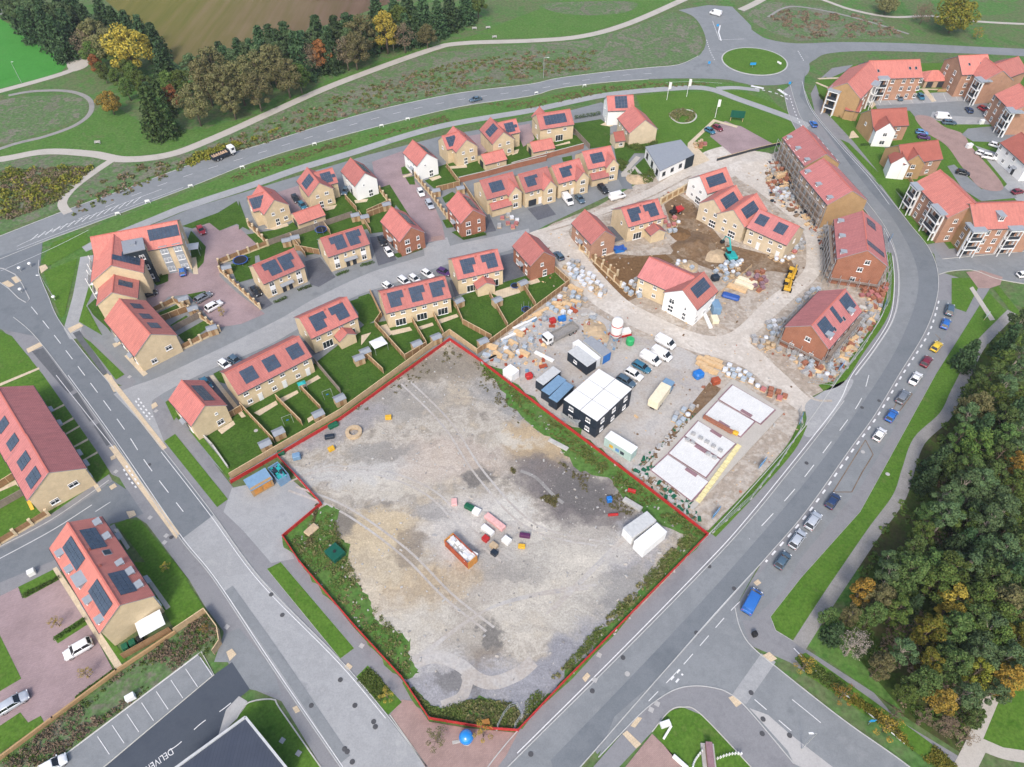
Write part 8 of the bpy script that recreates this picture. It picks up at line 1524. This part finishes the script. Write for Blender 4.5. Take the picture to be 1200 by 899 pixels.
# round blue globe on the plaza
p = G(547, 868); root = tag(empty('globe_sculpture', (p.x, p.y, .06)), 'shiny blue globe sculpture on a short plinth at the red plaza', 'sculpture'); bm = bmesh.new(); bmesh.ops.create_uvsphere(bm, u_segments=24, v_segments=16, radius=1.15); me = bpy.data.meshes.new('globe'); bm.to_mesh(me); bm.free(); me.polygons.foreach_set('use_smooth', [True] * len(me.polygons)); gm = NT('globe_blue'); gm.b.inputs['Coat Weight'].default_value = 1; me.materials.append(gm.done((.01, .22, .62), .15, .6)); obj('globe', me, root, TR(0, 0, 1.75)); MB().lathe((0, 0, 0), [(.8, 0), (.8, .12), (.35, .2), (.3, .7)], 14).build('plinth', M['concrete'], root, I4)
# monument with rows of white posts on the bottom right lawn
p = G(*Q(600,659)(862,865)); root = tag(empty('monument', (p.x, p.y, .06), 1.5), 'stone and brick entrance monument on the bottom right lawn', 'monument'); MB().box((0, 0, .2), (4.2, 2.0, .4)).build('plinth', M['concrete'], root, I4); MB().box((.2, 0, .95), (3.4, .8, 1.1)).build('pillar', M['pink_brick'], root, I4); MB().box((.2, 0, 1.55), (3.6, 1.0, .12)).build('cap', M['brick_purple'], root, I4)
MP = 'small white posts curving away from the monument'
for k in range(9): p = G(*Q(600,659)(900 + 13 * k, 866 - 22 * math.sin(k / 8 * 1.9))); tag(MB().box((0, 0, .45), (.12, .3, .9), 0, None, .03).build('bollard', M['white'], None, TR(p.x, p.y, .06, .4)), 'small white post in the right hand curve by the monument', 'bollard', MP)
for k in range(8): p = G(*Q(600,659)(832 - 40 * math.sin(k / 7 * 1.5), 834 + 10 * k)); tag(MB().box((0, 0, .45), (.12, .3, .9), 0, None, .03).build('bollard', M['white'], None, TR(p.x, p.y, .06, .4)), 'small white post in the left hand curve by the monument', 'bollard', MP)
block(Q(600,659), 672, 715, (1.6, .9, .8), .3, 'cont_white', 'white cabinet on the tip of the bottom right lawn', 'cabinet', 'cabinet'); block(Q(600,659), 682, 750, (2.4, .35, .5), .9, 'cabin_white', 'long white bench slab on the bottom right lawn', 'bench', 'bench'); block(Q(600,659), 738, 880, (2.6, .6, .5), -.75, 'cabin_white', 'white stone bench at the edge of the red plaza lawn', 'bench', 'bench'); block(Q(600,659), 1063, 322, (.8, .8, 1.1), .3, 'black', 'black litter bin on the pavement by the side road', 'bin', 'litter_bin', None, .1)
block(Q(0,659), 580, 600, (1.4, .9, 1.2), .6, 'cont_white', 'white cabinet between the rough strip and the parking bays', 'cabinet', 'cabinet'); block(tile(0,640,7.5), 290, 245, (1.2, 1.0, 1.1), .6, 'cabin_white', 'white cabinet on the hedge strip by the side road', 'cabinet', 'cabinet'); block(Q(880,0), 1010, 545, (1.4, 1.0, 1.5), .1, 'cont_white', 'white cabinet on the lawn of the right estate', 'cabinet', 'cabinet'); block(Q(880,0), 955, 650, (1.8, 1.2, 1.4), .3, 'cont_white', 'white cabinet beside the red paved lane', 'cabinet', 'cabinet')
block(tile(1060,60,8.56), 1000, 640, (.8, .8, 1.0), .1, 'black', 'dark bin beside the right hand bays', 'bin', 'litter_bin', None, .1)
p = G(*Q(880,0)(5,300)); root = tag(empty('road_sign', (p.x, p.y, .19)), 'small blue and white sign on the roundabout island', 'sign', 'small road signs'); MB().cyl((0, 0, 0), (0, 0, 1.6), .06).build('post', M['steel'], root, I4); MB().box((0, -.05, 1.5), (2.2, .08, .9)).build('board', M['sign_blue'], root, I4)
p = G(*Q(880,0)(122,286)); root = tag(empty('road_sign', (p.x, p.y, .19), -1.0), 'white chevron sign at the right rim of the roundabout island', 'sign', 'small road signs'); MB().box((0, 0, .7), (2.0, .08, .7)).build('board', M['white'], root, I4); MB().box((0, .05, .3), (.1, .1, .6)).build('post', M['steel'], root, I4)
for x, y, lab in ((840,35,'small road sign on the splitter island above the roundabout'), (924,103,'small road sign on the splitter island right of the roundabout'), (830,79,'small road sign on the splitter island left of the roundabout')): post(P1, x, y, 2.2, .05, lab, 'sign', 'road_sign', 'steel', 'small road signs', 'sign')
post(Q(880,659), 515, 712, 2.2, .05, 'small blue sign among the planting of the bottom right verge', 'sign', 'road_sign', 'steel', 'small road signs', 'sign')
block(tile(300,659,3.75), 880, 790, (1.2, .5, .06), .2, 'stone', 'low steel bench frame on the red plaza', 'bench', 'bench')
# ------------------------------------------------------------------ thin autumn air
hz = MB(); hz.box((0, 2250, 63), (6100, 5600, 128)); hm = bpy.data.materials.new('haze'); hm.use_nodes = True; ht = hm.node_tree; ht.nodes.clear()
ho = ht.nodes.new('ShaderNodeOutputMaterial'); hv = ht.nodes.new('ShaderNodeVolumePrincipled'); hv.inputs['Color'].default_value = (.86, .9, .95, 1); hv.inputs['Density'].default_value = .00013; hv.inputs['Anisotropy'].default_value = .2
ht.links.new(hv.outputs[0], ho.inputs['Volume']); tag(hz.build('haze', hm), 'thin pale autumn haze over the whole estate', None, None, 'stuff')
